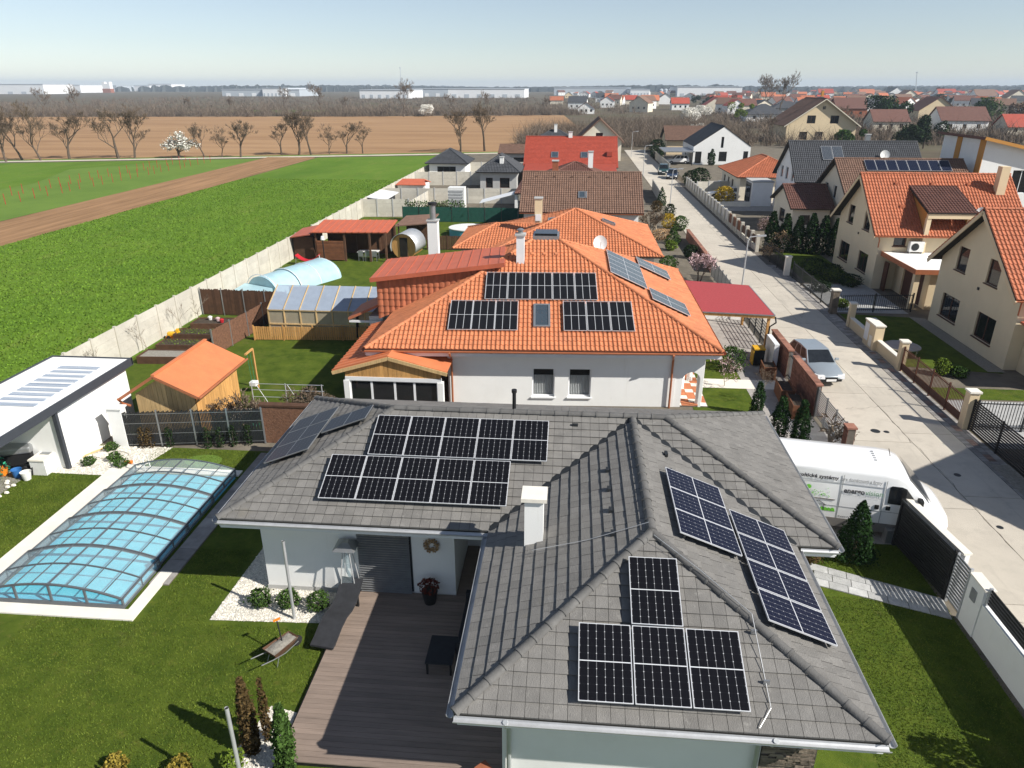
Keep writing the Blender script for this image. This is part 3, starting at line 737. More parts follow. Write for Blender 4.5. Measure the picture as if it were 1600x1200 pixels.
sheet('right_drive', [(17.9, 47.5), (22.6, 47.5), (22.6, 55), (17.9, 55)], .006, 'flagstone')
sheet('right_lawn_far', [(18.2, 55.5), (22.4, 55.5), (22.4, 68), (18.6, 68)], .004, 'lawn')
sheet('right_drive_near', [(17.9, 28), (30, 28), (30, 33), (17.9, 33)], .006, 'flagstone')
sheet('gravel_skirt', [(22.3, 37.0), (23.2, 37.0), (23.2, 46.5), (22.3, 46.8)], .012, 'gravel_grey')
sheet('fence_gravel', [(16.95, 19), (17.75, 19), (17.75, 26.5), (17.0, 26.5)], .034, 'gravel_grey')
sheet('forecourt', [(19, 90), (40, 90), (40, 120), (19, 120)], .006, 'paver')
# narrow paved walk beside the pool, and the stone coping round it
wk = struct(MB().box(-12.5, 16.6, -.02, -11.85, 25.0, .02).build('pool_walk', 'joint'))
y = 16.62
while y < 24.9: MB().box(-12.48, y, .0, -11.87, y + .58, .045).build('paving_slab', 'paver', wk); y += .6
cp = struct(MB().box(-17.5, 15.02, -.02, -12.05, 15.44, .05).box(-17.9, 15.44, -.02, -16.98, 23.6, .05).box(-12.42, 15.44, -.02, -12.05, 17.2, .052).box(-16.98, 23.1, -.02, -12.6, 23.5, .05).build('pool_coping', 'coping'))
# stepping path of large flags to the wicket gate
pt = struct(MB().poly([(7.6, 18.3, .008), (11.15, 17.0, .008), (11.3, 17.9, .008), (7.9, 19.35, .008)]).build('flag_path', 'joint'))
for i in range(7):
    for j in range(3):
        t0, t1 = i / 7 + (.03 if j % 2 else 0), (i + 1) / 7 + (.03 if j % 2 else 0); s0, s1 = j / 3, (j + 1) / 3
        def pp(t, s): 
            a = V((7.6, 18.3, .035)).lerp(V((11.15, 17.0, .035)), t); b = V((7.9, 19.35, .035)).lerp(V((11.3, 17.9, .035)), t); return a.lerp(b, s)
        q = [pp(t0, s0), pp(min(1, t1), s0), pp(min(1, t1), s1), pp(t0, s1)]; c = sum(q, V((0, 0, 0))) / 4
        MB().slab([c + (p - c) * .965 for p in q], .03).build('flagstone', 'flagstone', pt)

def grass_blades(name, areas, dens, hole=()):
    """short blades of mown grass over the lawn nearest the lens"""
    r = random.Random(3); mb = MB()
    for (x0, y0, x1, y1) in areas:
        n = int((x1 - x0) * (y1 - y0) * dens)
        for _ in range(n):
            x, y = r.uniform(x0, x1), r.uniform(y0, y1)
            if any(a < x < c and b < y < d for a, b, c, d in hole): continue
            h = r.uniform(.02, .055); a = r.uniform(0, 6.28); w = .012; dx, dy = math.cos(a) * w, math.sin(a) * w; lx, ly = r.uniform(-.03, .03), r.uniform(-.03, .03)
            i = len(mb.v); mb.v += [(x - dx, y - dy, .004), (x + dx, y + dy, .004), (x + lx, y + ly, h)]; mb.f.append((i, i + 1, i + 2))
    o = stuff(mb.build(name, 'grass_blade')); return tag(o, 'short mown green grass of the front lawn', 'grass')
grass_blades('lawn_grass', [(-15, 9.4, -6.3, 15.0), (-11.8, 15.0, -6.3, 18.5), (-22, 15.5, -17.9, 22.7), (7.2, 9.4, 11.25, 20.5), (-17.0, 23.6, -12.7, 25.1)], 750, [(-10, 15.1, -6, 19.1), (-7.7, 9, -6.2, 12.5), (7.9, 17.75, 11.2, 18.5)])

# ------------------------------------------------------------------ house in the foreground (dark tiles)
DH = thing('bungalow', 'white bungalow with dark grey concrete tile hip roof in the foreground', 'house', (-1, 19, 0))
k_ = .395; ZE = 3.0
def zz(d): return ZE + d * k_
FL, VL, WL, WR, VR, FR, BR, BL = (-9.5, 15.9, ZE), (-1.94, 15.9, ZE), (-1.94, 9.9, ZE), (6.06, 9.9, ZE), (6.06, 15.9, ZE), (7.15, 15.9, ZE), (7.15, 24.1, ZE), (-9.5, 24.1, ZE)
RL, RR = (-5.4, 20, zz(4.1)), (3.05, 20, zz(4.1)); J = (2.06, 19.9, zz(4.0)); WE = (2.06, 13.9, zz(4.0)); JT = (2.06, 20, zz(4.1))
mb = MB()
for f in ([FL, VL, J, JT, RL], [VR, FR, RR, JT, J], [BR, BL, RL, RR], [BL, FL, RL], [FR, BR, RR], [WL, WR, WE], [VL, WL, WE, J], [WR, VR, J, WE]):
    P = [V(p) for p in f]; n = (P[1] - P[0]).cross(P[2] - P[0])
    if n.z < 0: P = P[::-1]
    mb.slab([p - V((0, 0, .012)) for p in P], .10)
roof = mb.build('roof', 'deck_under', DH)
faces = [([FL, VL, J, JT, RL], FL, (1, 0, 0)), ([VR, FR, RR, JT, J], FL, (1, 0, 0)), ([BL, FL, RL], FL, (0, -1, 0)), ([FR, BR, RR], FR, (0, 1, 0)), ([WL, WR, WE], WL, (1, 0, 0)), ([VL, WL, WE, J], WL, (0, 1, 0)), ([WR, VR, J, WE], WR, (0, 1, 0)), ([BR, BL, RL, RR], BR, (-1, 0, 0))]
tile_roof(roof, faces, 'tile_dark', .27, .29, FLAT, .034, 300)
cm = cap_mesh(.42, .115, 'cap_dark')
up = V((0, 0, .05))
for a, b in ((FL, RL), (BL, RL), (FR, RR), (BR, RR), (WL, WE), (WR, WE), (RL, RR), (WE, J)): caps(roof, V(a) + up, V(b) + up, cm, .42)
# valley flashings
for a, b in ((VL, J), (VR, J)): MB().bar(V(a) + V((0, 0, .045)), V(b) + V((0, 0, .045)), .20, .02).build('valley_flashing', 'metal_dark', roof)
# gutters: half pipes carried outside the eaves, with fascia boards behind
def gutter(root, p, q, out, mat='galv', r=.07, fm='whitetrim', fh=.20, name='gutter', inset=.0):
    p, q, out = V(p), V(q), V(out); mb = MB(); n = 6
    for e in (p, q):
        for j in range(n + 1):
            a = math.pi * j / n; mb.v.append(tuple(e + out * (.075 + .0 - math.cos(a) * r) + V((0, 0, -.05 - math.sin(a) * r))))
    for j in range(n): mb.f.append((j, j + 1, n + 2 + j, n + 1 + j))
    g = mb.build(name, mat, root)
    sm = g.modifiers.new('thick', 'SOLIDIFY'); sm.thickness = .008
    d = (q - p).normalized()
    if fm: MB().bar(p - out * .02 + V((0, 0, -.085 - fh / 2)) + d * .06, q - out * .02 + V((0, 0, -.085 - fh / 2)) - d * .06, .03, fh).build('fascia', fm, root)
gutter(DH, FL, VL, (0, -1, 0)); gutter(DH, (6.2, 15.9, ZE), FR, (0, -1, 0)); gutter(DH, WL, WR, (0, -1, 0)); gutter(DH, (-1.94, 15.82, ZE), WL, (-1, 0, 0)); gutter(DH, WR, (6.06, 15.82, ZE), (1, 0, 0)); gutter(DH, FR, BR, (1, 0, 0)); gutter(DH, BL, FL, (-1, 0, 0))
# soffit boards close the overhang
MB().box(-9.35, 16.05, 2.66, 7.0, 23.95, 2.69).box(-1.8, 10.05, 2.655, 5.92, 16.05, 2.685).build('soffit', 'whitetrim', DH)
hb = [(2.85, .10, 4.45, 2.25)]
mb = MB(); wall_face(mb, (-8.75, 16.75), (-3.05, 16.75), 0, 2.66, hb); wall_face(mb, (-8.75, 23.3), (-8.75, 16.75), 0, 2.66); wall_face(mb, (-3.05, 16.75), (-3.05, 19.2), 0, 2.66); wall_face(mb, (-3.05, 19.2), (-1.1, 19.2), 0, 2.66)
wall_face(mb, (-1.1, 19.2), (-1.1, 10.75), 0, 2.66); wall_face(mb, (-1.1, 10.75), (4.15, 10.75), 0, 2.66); wall_face(mb, (5.25, 10.75), (5.25, 16.75), 0, 2.66); wall_face(mb, (5.25, 16.75), (6.4, 16.75), 0, 2.66); wall_face(mb, (6.4, 16.75), (6.4, 23.3), 0, 2.66); wall_face(mb, (6.4, 23.3), (-8.75, 23.3), 0, 2.66)
mb.build('wall', 'white', DH)
MB().box(-8.77, 16.72, 0, -5.92, 16.745, .16).build('plinth', 'greywall', DH)
# stone-clad end of the wing: courses of split stone
sw = MB().box(4.16, 10.80, 0, 5.245, 10.95, 2.655).build('stone_wall', 'stone', DH)
r = random.Random(5); z = .02
while z < 2.6:
    x = 4.17
    while x < 5.2:
        w = min(r.uniform(.14, .34), 5.24 - x); d = r.uniform(.0, .05); MB().box(x, 10.76 - d, z, x + w - .008, 10.80, z + .055).build('stone', 'stone', sw); x += w
    z += .062 if z > 1.0 else .3
# patio door with external venetian blind: every slat
win = window(DH, (-8.75, 16.75), (-3.05, 16.75), hb[0], 'anthracite', 'glass_dark', mull=2)
mb = MB().box(0, 0, 0, 1.52, .075, .012); mb.v = [(a, b, c + (b * .55)) for a, b, c in mb.v]; slat = mb.mesh('blind_slat', 'metal_grey')
for i in range(25): inst('blind_slat', slat, win, V((-5.87, 16.63, .18 + i * .082)) - V((-1, 19, 0)))
# chimney on the wing's left slope
ch = MB().box(-.92, 14.72, 3.2, -.46, 15.18, 4.75).build('chimney', 'white', roof)
MB().box(-1.0, 14.64, 4.75, -.38, 15.26, 4.85).build('chimney_cap', 'coping', ch); 
# snow guards, vent pipes, lightning rod and brackets
def on_main(x, y): return V((x, y, zz(y - 15.9) + .05))
for x in (-4.6, -3.5, -2.3, -1.0, 0.3): MB().box(x - .09, 19.50, zz(3.6) + .02, x + .09, 19.58, zz(3.6) + .11).build('snow_guard', 'metal_dark', roof)
for i, yv in enumerate((17.2, 16.2, 15.2, 14.2)):
    MB().box(1.15, yv - .09, zz(3.1) + .02, 1.24, yv + .09, zz(3.1) + .12).build('snow_guard', 'metal_dark', roof)
    MB().box(2.85, yv + .9, zz(3.2) + .02, 2.94, yv + 1.1, zz(3.2) + .12).build('snow_guard', 'metal_dark', roof)
vp = MB().tube([(-1.65, 20.7, 4.3), (-1.65, 20.7, 5.0)], .06, 10).tube([(-1.65, 20.7, 5.0), (-1.65, 20.7, 5.1)], .085, 10).build('vent_pipe', 'black', roof, True)
wire = MB(); P = [V((-.7, 14.2, 3.7)), V((.6, 14.15, zz(2.5) + .12)), V((2.0, 14.1, 4.72))]; wire.tube(P, .008, 4)
wire.tube([(2.06, 13.6, 4.72), (3.0, 12.9, 4.36), (3.95, 12.0, 4.0), (4.0, 11.0, 3.52), (4.02, 10.3, 3.24), (3.75, 9.95, 3.1)], .008, 4); wire.build('lightning_wire', 'galv', roof)
for p in ((3.95, 11.7, 3.80), (4.02, 10.75, 3.42)): MB().obox(p, (.06, 0, 0), (0, .02, 0), (0, 0, .05)).build('wire_bracket', 'metal_grey', roof)
for x in (-.95, 4.05):
    MB().tube([(x, 9.85, 2.92), (x, 10.0, 2.65), (x, 10.62, 2.45), (x, 10.66, 2.3), (x, 10.66, .1)], .05, 8).build('downpipe', 'zinc', DH, True)
# solar panels on the bungalow
pv1 = panel_meshes(1.04, 1.575, 'pv_black', 1.0, 1.54); pv1b = panel_meshes(1.0, 1.575, 'pv_blue', .97, 1.54)
U = V((1, 0, 0)); Vf = V((0, 1, k_)).normalized(); LIFT = V((0, 0, .15))
G1 = 'panels on the bungalow roof'
for i in range(5):
    panel(on_main(-6.79 + i * 1.055, 16.48) + LIFT, U, Vf, pv1, f'black solar panel on bungalow main slope, {ordn(i,5)} of its lower row', G1)
    panel(on_main(-5.75 + i * 1.055, 18.0) + LIFT, U, Vf, pv1, f'black solar panel on bungalow main slope, {ordn(i,5)} of its upper row', G1)
def on_hip(x, y): return V((x, y, zz(y - 9.9) + .05))
for i in range(3): panel(on_hip(.41 + i * 1.075, 10.12) + LIFT, U, Vf, pv1, f'black solar panel on front hip, {ordn(i,3)} in the row of three', G1)
panel(on_hip(1.48, 11.62) + LIFT, U, Vf, pv1, 'single black solar panel above the row of three on front hip', G1)
Ur = V((0, 1, 0)); Vr = V((-1, 0, k_)).normalized()
def on_right(x, y): return V((x, y, zz(6.06 - x) + .05))
for i in range(3): panel(on_right(4.18, 14.02 + i * 1.015) + LIFT, Ur, Vr, pv1b, f'dark blue solar panel on bungalow right slope, {("nearest", "middle", "farthest")[i]} in upper block of three', G1)
for i in range(4): panel(on_right(5.74, 11.93 + i * 1.045) + LIFT, Ur, Vr, pv1b, f'dark blue solar panel on bungalow right slope, {("nearest", "second nearest", "third nearest", "farthest")[i]} in lower block of four', G1)
Ul = V((0, -1, 0)); Vl = V((1, 0, k_)).normalized(); pv1n = panel_meshes(1.0, 1.56, 'pv_navy', .97, 1.53, True, 'metal_grey', .010)
def on_left(x, y): return V((x, y, zz(x + 9.5) + .05))
for i in range(3): panel(on_left(-9.15, 19.40 + i * 1.03) + LIFT, Ul, Vl, pv1n, f'dark navy solar panel by left eave of bungalow, {("nearest", "middle", "farthest")[i]} of three', G1)
for i in range(1): panel(on_left(-7.62, 20.40 + i * 1.03) + LIFT, Ul, Vl, pv1n, f'dark navy solar panel high on left hip of bungalow, above the three', G1)

# ------------------------------------------------------------------ terrace of the bungalow
DK = thing('wooden_deck', 'brown plank terrace deck between bungalow wings', 'deck', (-3.6, 13.8, 0))
MB().box(-6.2, 10.9, 0, -1.12, 16.72, .12).build('deck_frame', 'black', DK)
MB().box(-3.04, 16.73, 0, -1.12, 19.18, .15).build('alcove_floor', 'deck_wood', DK)
bm_ = MB().box(-2.56, 0, 0, 2.48, .138, .03).mesh('deck_board', 'deck_wood')
for i in range(40): inst('deck_board', bm_, DK, (0, -2.92 + i * .146, .121))
SL = thing('sun_lounger', 'dark grey curved sun lounger on edge of deck', 'sun lounger', (-6.15, 15.3, .15), R(-7))
prof = [(-1.05, .10), (-.8, .16), (-.45, .30), (-.1, .36), (.25, .30), (.55, .34), (.85, .52), (1.1, .70)]
mb = MB()
for y_, z_ in prof: mb.v += [(-.33, y_, z_), (.33, y_, z_), (.33, y_, z_ - .06), (-.33, y_, z_ - .06)]
for i in range(len(prof) - 1):
    for j in range(4): mb.f.append((i * 4 + j, i * 4 + (j + 1) % 4, i * 4 + 4 + (j + 1) % 4, i * 4 + 4 + j))
mb.f += [(0, 1, 2, 3), tuple(4 * (len(prof) - 1) + j for j in (3, 2, 1, 0))]
mb.build('cushion', 'fabric_black', SL, True, world=False)
for x in (-.27, .27):
    for y_ in (-.85, .75): MB().box(x - .03, y_ - .03, 0, x + .03, y_ + .03, .12 if y_ < 0 else .42).build('leg', 'black', SL, world=False)
PH = thing('patio_heater', 'pyramid glass patio heater with steel hood by the wall', 'patio heater', (-6.12, 16.45, .02))
MB().box(-.22, -.22, 0, .22, .22, .55).build('base', 'black', PH, world=False)
mb = MB()
for sx in (-1, 1):
    for sy in (-1, 1): mb.bar((sx * .21, sy * .21, .55), (sx * .09, sy * .09, 1.85), .025, .025)
mb.build('post', 'galv', PH, world=False)
MB().lathe([(.055, .55), (.055, 1.85)], 10).build('glass_tube', 'glass_clear', PH, True, world=False)
MB().poly([(-.2, -.2, .57), (.2, -.2, .57), (.09, -.09, 1.84), (-.09, -.09, 1.84)]).build('guard', 'glass_clear', PH, world=False)
mb = MB(); mb.v += [(-.32, -.32, 1.88), (.32, -.32, 1.88), (.32, .32, 1.88), (-.32, .32, 1.88), (-.08, -.08, 2.06), (.08, -.08, 2.06), (.08, .08, 2.06), (-.08, .08, 2.06)]; mb.f += [(3, 2, 1, 0), (4, 5, 6, 7), (0, 1, 5, 4), (1, 2, 6, 5), (2, 3, 7, 6), (3, 0, 4, 7)]
mb.build('hood', 'metal_grey', PH, world=False)
# dried wreath on the wall, planter below it
r = random.Random(2); mb = MB()
pts = []
for i in range(420):
    a = r.uniform(0, 6.28); rr = .17 + r.gauss(0, .035); pts.append((-3.7 + math.cos(a) * rr, 16.70 + r.uniform(-.05, .02), 1.88 + math.sin(a) * rr))
leaves(mb, pts, .035, r).solo('wreath', 'dry_grass', 'round dried wreath hanging on the white wall', 'wreath')
PT = thing('flower_pot', 'dark planter with reddish plant beside patio door', 'planter', (-3.75, 16.35, .15))
MB().lathe([(.16, 0), (.24, .42), (.21, .42)], 14).build('pot', 'black', PT, True, world=False)
inst('foliage', bush_mesh(11, f_ball(.26, .4, .36), 260, .05, 'leaf_red'), PT)
SF = thing('garden_sofa', 'black wicker sofa in the shade of the deck alcove', 'sofa', (-2.25, 15.2, .15), R(90))
bevel(MB().box(-.9, -.4, .1, .9, .4, .42).build('seat', 'fabric_black', SF, world=False), .04); bevel(MB().box(-.9, -.5, .1, .9, -.38, .78).build('backrest', 'fabric_black', SF, world=False), .03)
for x in (-.98, .98): MB().box(x - .08, -.5, .0, x + .08, .4, .6).build('armrest', 'fabric_black', SF, world=False)
TB = thing('coffee_table', 'low black table on the shaded deck', 'table', (-3.0, 14.1, .15))
bevel(MB().box(-.35, -.5, .36, .35, .5, .40).build('table_top', 'fabric_black', TB, world=False), .01)
for x in (-.3, .3):
    for y_ in (-.45, .45): MB().box(x - .025, y_ - .025, 0, x + .025, y_ + .025, .36).build('leg', 'black', TB, world=False)
PO = thing('terracotta_pot', 'square terracotta pot at lower end of deck', 'pot', (-1.5, 10.75, .15))
MB().lathe([(.15, 0), (.21, .34), (.21, .38), (.17, .38)], 4).build('pot', 'terracotta', PO, world=False)
MB().lathe([(.15, .33), (.05, .35)], 4).build('earth', 'soil', PO, world=False)
for lb, x, y_, h in (('tall galvanised pole standing in gravel border by white wall', -7.51, 15.5, 2.66), ('grey metal pole at lower edge of lawn beside slim conifers', -6.5, 9.97, 2.66)):
    o = thing('metal_pole', lb, 'pole', (x, y_, 0)); MB().tube([(0, 0, 0), (0, 0, h)], .042, 12, False).build('tube', 'galv', o, True, world=False); MB().lathe([(.030, h - .03), (.036, h - .02)], 10).build('end_plug', 'black', o, world=False)
# wheelbarrow full of earth with a spade stuck in it
WB = thing('wheelbarrow', 'wheelbarrow filled with earth standing on lawn', 'wheelbarrow', (-7.3, 14.05, 0), R(62)); WB.scale = (.74, .74, .8)
tr = MB(); a = [(-.38, -.22, .30), (.42, -.16, .30), (.42, .16, .30), (-.38, .22, .30)]; b = [(-.52, -.34, .58), (.62, -.26, .56), (.62, .26, .56), (-.52, .34, .58)]
tr.v += a + b; tr.f += [(3, 2, 1, 0), (0, 1, 5, 4), (1, 2, 6, 5), (2, 3, 7, 6), (3, 0, 4, 7)]; tray = tr.build('tray', 'timber_dark', WB, world=False); tray.modifiers.new('s', 'SOLIDIFY').thickness = .015
r = random.Random(9); mb = MB(); nn = 9
for i in range(nn):
    for j in range(nn):
        u_, v_ = i / (nn - 1) * 2 - 1, j / (nn - 1) * 2 - 1; mb.v.append((.05 + u_ * .52, v_ * .27, .52 + .10 * (1 - u_ * u_) * (1 - v_ * v_) + r.uniform(-.015, .02)))
for i in range(nn - 1):
    for j in range(nn - 1): mb.f.append((i * nn + j, i * nn + nn + j, i * nn + nn + j + 1, i * nn + j + 1))
mb.build('earth_load', 'gravel_grey', WB, True, world=False)
for s_ in (-1, 1): MB().tube([(.72, s_ * .06, .18), (0, s_ * .22, .27), (-.55, s_ * .28, .42), (-1.05, s_ * .28, .56)], .018, 6).build('handle', 'metal_grey', WB, True, world=False); MB().tube([(-.3, s_ * .24, .32), (-.45, s_ * .26, 0)], .015, 6).build('leg', 'metal_grey', WB, world=False)
mb = MB().lathe([(.09, -.04), (.18, -.04), (.18, .04), (.09, .04)], 14); mb.v = [(.74 + p[0], p[2], .18 + p[1]) for p in mb.v]; mb.build('wheel', 'rubber', WB, True, world=False)
SP = thing('spade', 'spade with orange handle stuck upright in wheelbarrow', 'spade', (-7.27, 14.12, .42))
MB().tube([(0, 0, 0), (-.12, .12, .62)], .018, 6).build('shaft', 'black', SP, True, world=False); MB().bar((-.20, .08, .64), (-.05, .18, .66), .04, .05).build('grip', 'plastic_orange', SP, world=False)
# planting round the terrace
for i, (x, y_, lb) in enumerate(((-8.66, 15.95, 'round box shrub at left end of gravel border'), (-7.85, 16.0, 'round box shrub in gravel border behind metal pole'), (-6.95, 15.95, 'round box shrub beside head of sun lounger'))):
    plant('box_shrub', lb, 'shrub', (x, y_, 0), bush_mesh(20 + i, f_ball(.30, .5, .05), 900, .04, 'leaf_mid'), (.25, .03), 'box shrubs in gravel border')
    leaves(MB(), [(x + rnd.gauss(0, .18), y_ + rnd.gauss(0, .1), .3 + rnd.uniform(0, .3)) for _ in range(0)], .03, rnd)
plant('slim_conifer', 'tall slim bronze-green conifer left of deck corner', 'conifer', (-6.85, 11.15, 0), bush_mesh(31, f_col(.17, 2.2), 2200, .05, 'leaf_bronze', .3), (1.2, .03), 'slim conifers by deck', s=(1, 1, 1))
plant('slim_conifer', 'slim conifer in front of deck corner, green below and bronze above', 'conifer', (-5.9, 10.8, 0), bush_mesh(32, f_col(.2, 1.9), 2200, .05, 'leaf_mid', .3), (1.1, .03), 'slim conifers by deck')
plant('slim_conifer', 'thin second stem of bronze conifer behind the tall one', 'conifer', (-6.62, 11.5, 0), bush_mesh(33, f_col(.09, 1.9), 700, .045, 'leaf_bronze', .3), (1.0, .02), 'slim conifers by deck')
for i, (x, y_, lb) in enumerate(((-9.65, 10.55, 'golden dwarf shrub at bottom edge of lawn, leftmost'), (-8.2, 10.62, 'golden dwarf shrub at bottom edge of lawn, middle'), (-7.1, 10.85, 'golden dwarf shrub beside grey pole at bottom edge'), (-6.5, 10.4, 'small yellow-green shrub in front of the deck'))):
    plant('golden_shrub', lb, 'shrub', (x, y_ - .12, 0), bush_mesh(40 + i, f_ball(.24, .42, 0), 420, .045, 'leaf_bright' if i > 1 else 'leaf_gold'), (.2, .02), 'golden dwarf shrubs')
# loose white stones on the gravel beds (nobody could count them)
r = random.Random(8); mb = MB()
def in_poly(x, y, P):
    c = False
    for i in range(len(P)):
        (x0, y0), (x1, y1) = P[i], P[(i + 1) % len(P)]
        if (y0 > y) != (y1 > y) and x < (x1 - x0) * (y - y0) / (y1 - y0) + x0: c = not c
    return c
for P, n in (([(-9.9, 15.25), (-6.3, 15.4), (-6.2, 16.9), (-8.7, 16.9), (-8.7, 19.0), (-9.75, 19.0)], 9000), ([(-7.6, 9.2), (-6.25, 9.2), (-6.25, 12.3), (-6.95, 12.45), (-7.25, 11.2)], 2500), ([(-22.2, 22.8), (-16.9, 22.75), (-16.4, 25.2), (-20.4, 25.1), (-22.2, 25.0)], 7000)):
    xs = [p[0] for p in P]; ys = [p[1] for p in P]
    for _ in range(n):
        x, y_ = r.uniform(min(xs), max(xs)), r.uniform(min(ys), max(ys))
        if not in_poly(x, y_, P): continue
        s_ = r.uniform(.012, .035); i = len(mb.v); a = r.uniform(0, 6.28); c, q = math.cos(a) * s_, math.sin(a) * s_
        mb.v += [(x + c, y_ + q, .012), (x - q, y_ + c, .012), (x - c, y_ - q, .012), (x + q, y_ - c, .012), (x, y_, .012 + s_ * .8)]; mb.f += [(i, i + 1, i + 4), (i + 1, i + 2, i + 4), (i + 2, i + 3, i + 4), (i + 3, i, i + 4)]
tag(stuff(mb.build('white_gravel', 'pebble')), 'loose white decorative gravel in the beds', 'gravel')

# ------------------------------------------------------------------ swimming pool under a sliding arched cover
SP_ = thing('swimming_pool', 'light blue swimming pool below the arched cover', 'swimming pool', (-14.75, 19.3, 0))
MB().box(-16.8, 15.6, .012, -12.65, 22.95, .06).build('pool_rim', 'pool_wall', SP_)
MB().box(-16.65, 15.75, .055, -12.8, 22.8, .075).build('water', 'pool_water', SP_)
PC = thing('pool_enclosure', 'low arched glazed pool cover with grey frame', 'pool cover', (-14.75, 19.3, 0))
def arc(k, t):
    w = 2.16 - .04 * k; x = -14.75 + (t * 2 - 1) * w; hs = .34 - .022 * k; hc = .80 - .03 * k
    if t <= 0 or t >= 1: return x
    return x
def arcp(k, t, y_):
    w = 2.16 - .045 * k; hs = .34 - .02 * k; hc = .72 - .03 * k; s_ = t * 2 - 1
    return V((-14.75 + s_ * w, y_, hs + (hc - hs) * (1 - s_ * s_)))
NX = 8
for k in range(4):
    y0, y1 = 15.5 + k * 1.9, 15.5 + (k + 1) * 1.9 + .04; ym = (y0 + y1) / 2
    for ya, yb in ((y0, ym), (ym, y1)):
        for i in range(NX):
            a, b = i / NX, (i + 1) / NX
            MB().slab([arcp(k, a, ya), arcp(k, b, ya), arcp(k, b, yb), arcp(k, a, yb)], .008).build('pane', 'glass_clear', PC)
        for s_ in (0, 1):
            p, q = arcp(k, s_, ya), arcp(k, s_, yb); MB().slab([p, q, V((q.x, q.y, .06)), V((p.x, p.y, .06))], .008).build('side_pane', 'glass_clear', PC)
    for yy, w_ in ((y0, .06), (ym, .03), (y1, .035)):
        mb = MB(); pts = [V((arcp(k, 0, yy).x, yy, .05))] + [arcp(k, i / 16, yy) for i in range(17)] + [V((arcp(k, 1, yy).x, yy, .05))]
        for p, q in zip(pts, pts[1:]): mb.bar(p + V((0, 0, .015)), q + V((0, 0, .015)), w_, .05)
        mb.build('arch_rib', 'rib_grey', PC)
    for i in range(1, NX):
        MB().bar(arcp(k, i / NX, y0) + V((0, 0, .012)), arcp(k, i / NX, y1) + V((0, 0, .012)), .05 if i == 4 else .018, .03).build('purlin', 'rib_grey', PC)
    for s_ in (0, 1): MB().bar(arcp(k, s_, y0), arcp(k, s_, y1), .05, .05).build('side_rail', 'rib_grey', PC); MB().bar(V((arcp(k, s_, y0).x, y0, .06)), V((arcp(k, s_, y0).x, y1, .06)), .08, .05).build('ground_rail', 'rib_grey', PC)
mb = MB().bar((-16.95, 15.47, .10), (-12.55, 15.47, .10), .06, .12); mb.build('end_rail', 'rib_grey', PC)
for i in range(1, 4):
    p = arcp(0, i / 4, 15.48); MB().bar((p.x, 15.48, .1), p, .06, .05, (0, 1, 0)).build('end_post', 'rib_grey', PC)
for i in range(4):
    p, q = arcp(0, i / 4, 15.49), arcp(0, (i + 1) / 4, 15.49); MB().poly([(p.x + .03, 15.49, .16), (q.x - .03, 15.49, .16), q - V((.03, 0, .03)), p + V((.03, 0, -.03))]).build('end_pane', 'glass_clear', PC)
LD = thing('pool_ladder', 'curved white pool ladder rails behind pool cover', 'ladder', (-16.6, 23.25, .05))
for s_ in (-.2, .2): MB().tube([(s_, -.1, 0), (s_, -.1, .45), (s_, .05, .6), (s_, .2, .5), (s_, .25, 0)], .02, 8).build('rail', 'plastic_white', LD, True, world=False)
MB().bar((-.2, -.1, .3), (.2, -.1, .3), .04, .02).build('step', 'plastic_white', LD, world=False)

# ------------------------------------------------------------------ generic roofs
def gable_faces(c0, c1, c2, c3, r0, r1): return [[c0, c1, r1, r0], [c2, c3, r0, r1]]
def roof_deck(root, faces, mat='deck_under', t=.10, name='roof'):
    mb = MB()
    for f in faces:
        P = [V(p) for p in f]; n = V((0, 0, 0))
        for k in range(len(P)): n += P[k].cross(P[(k + 1) % len(P)])
        if n.z < 0: P = P[::-1]
        mb.slab([p - V((0, 0, .012)) for p in P], t)
    return mb.build(name, mat, root)
def tiled(root, faces, mat, tw=.22, th=.33, prof=PANS, lift=.035, singles=0, capm=None, capl=.4, hips=()):
    rf = roof_deck(root, faces); tile_roof(rf, [(f,) for f in faces], mat, tw, th, prof, lift, singles)
    if hips:
        cm_ = cap_mesh(capl, .11, capm or mat)
        for a, b in hips: caps(rf, V(a) + V((0, 0, .06)), V(b) + V((0, 0, .06)), cm_, capl)
    return rf
def skylight(root, c, u, v, w, l, frame='metal_grey'):
    c, u, v = V(c), V(u).normalized(), V(v).normalized(); n = u.cross(v).normalized()
    if n.z < 0: n = -n
    mb = MB()
    for s_ in (-1, 1): mb.obox(c + u * s_ * (w / 2), u * .05, v * l / 2, n * .07); mb.obox(c + v * s_ * (l / 2), u * (w / 2 + .05), v * .05, n * .072)
    o = mb.build('skylight', frame, root); MB().obox(c + n * .02, u * w / 2, v * l / 2, n * .02).build('pane', 'glass_sky', o); return o
def dish(root, p, az, r_=.42, el=25, name='satellite_dish', pole=.5):
    p = V(p); mb = MB(); n = 14; rings = [(0, .0), (.4, .02), (.75, .06), (1, .11)]
    d = V((math.cos(az) * math.cos(R(el)), math.sin(az) * math.cos(R(el)), math.sin(R(el)))); a = d.cross(V((0, 0, 1))).normalized(); b = a.cross(d); c = p + V((0, 0, pole))
    for q, z_ in rings:
        for j in range(n): t = 6.2832 * j / n; mb.v.append(tuple(c + (a * math.cos(t) + b * math.sin(t) * 1.1) * r_ * q + d * z_))
    for k in range(3):
        for j in range(n): mb.f.append((k * n + j, k * n + (j + 1) % n, (k + 1) * n + (j + 1) % n, (k + 1) * n + j))
    o = mb.build(name, 'plastic_white', root, True); MB().tube([p, c - d * .05], .025, 6).build('dish_mast', 'metal_grey', o); MB().tube([c - b * r_, c + d * .45], .012, 5).build('dish_arm', 'metal_grey', o)

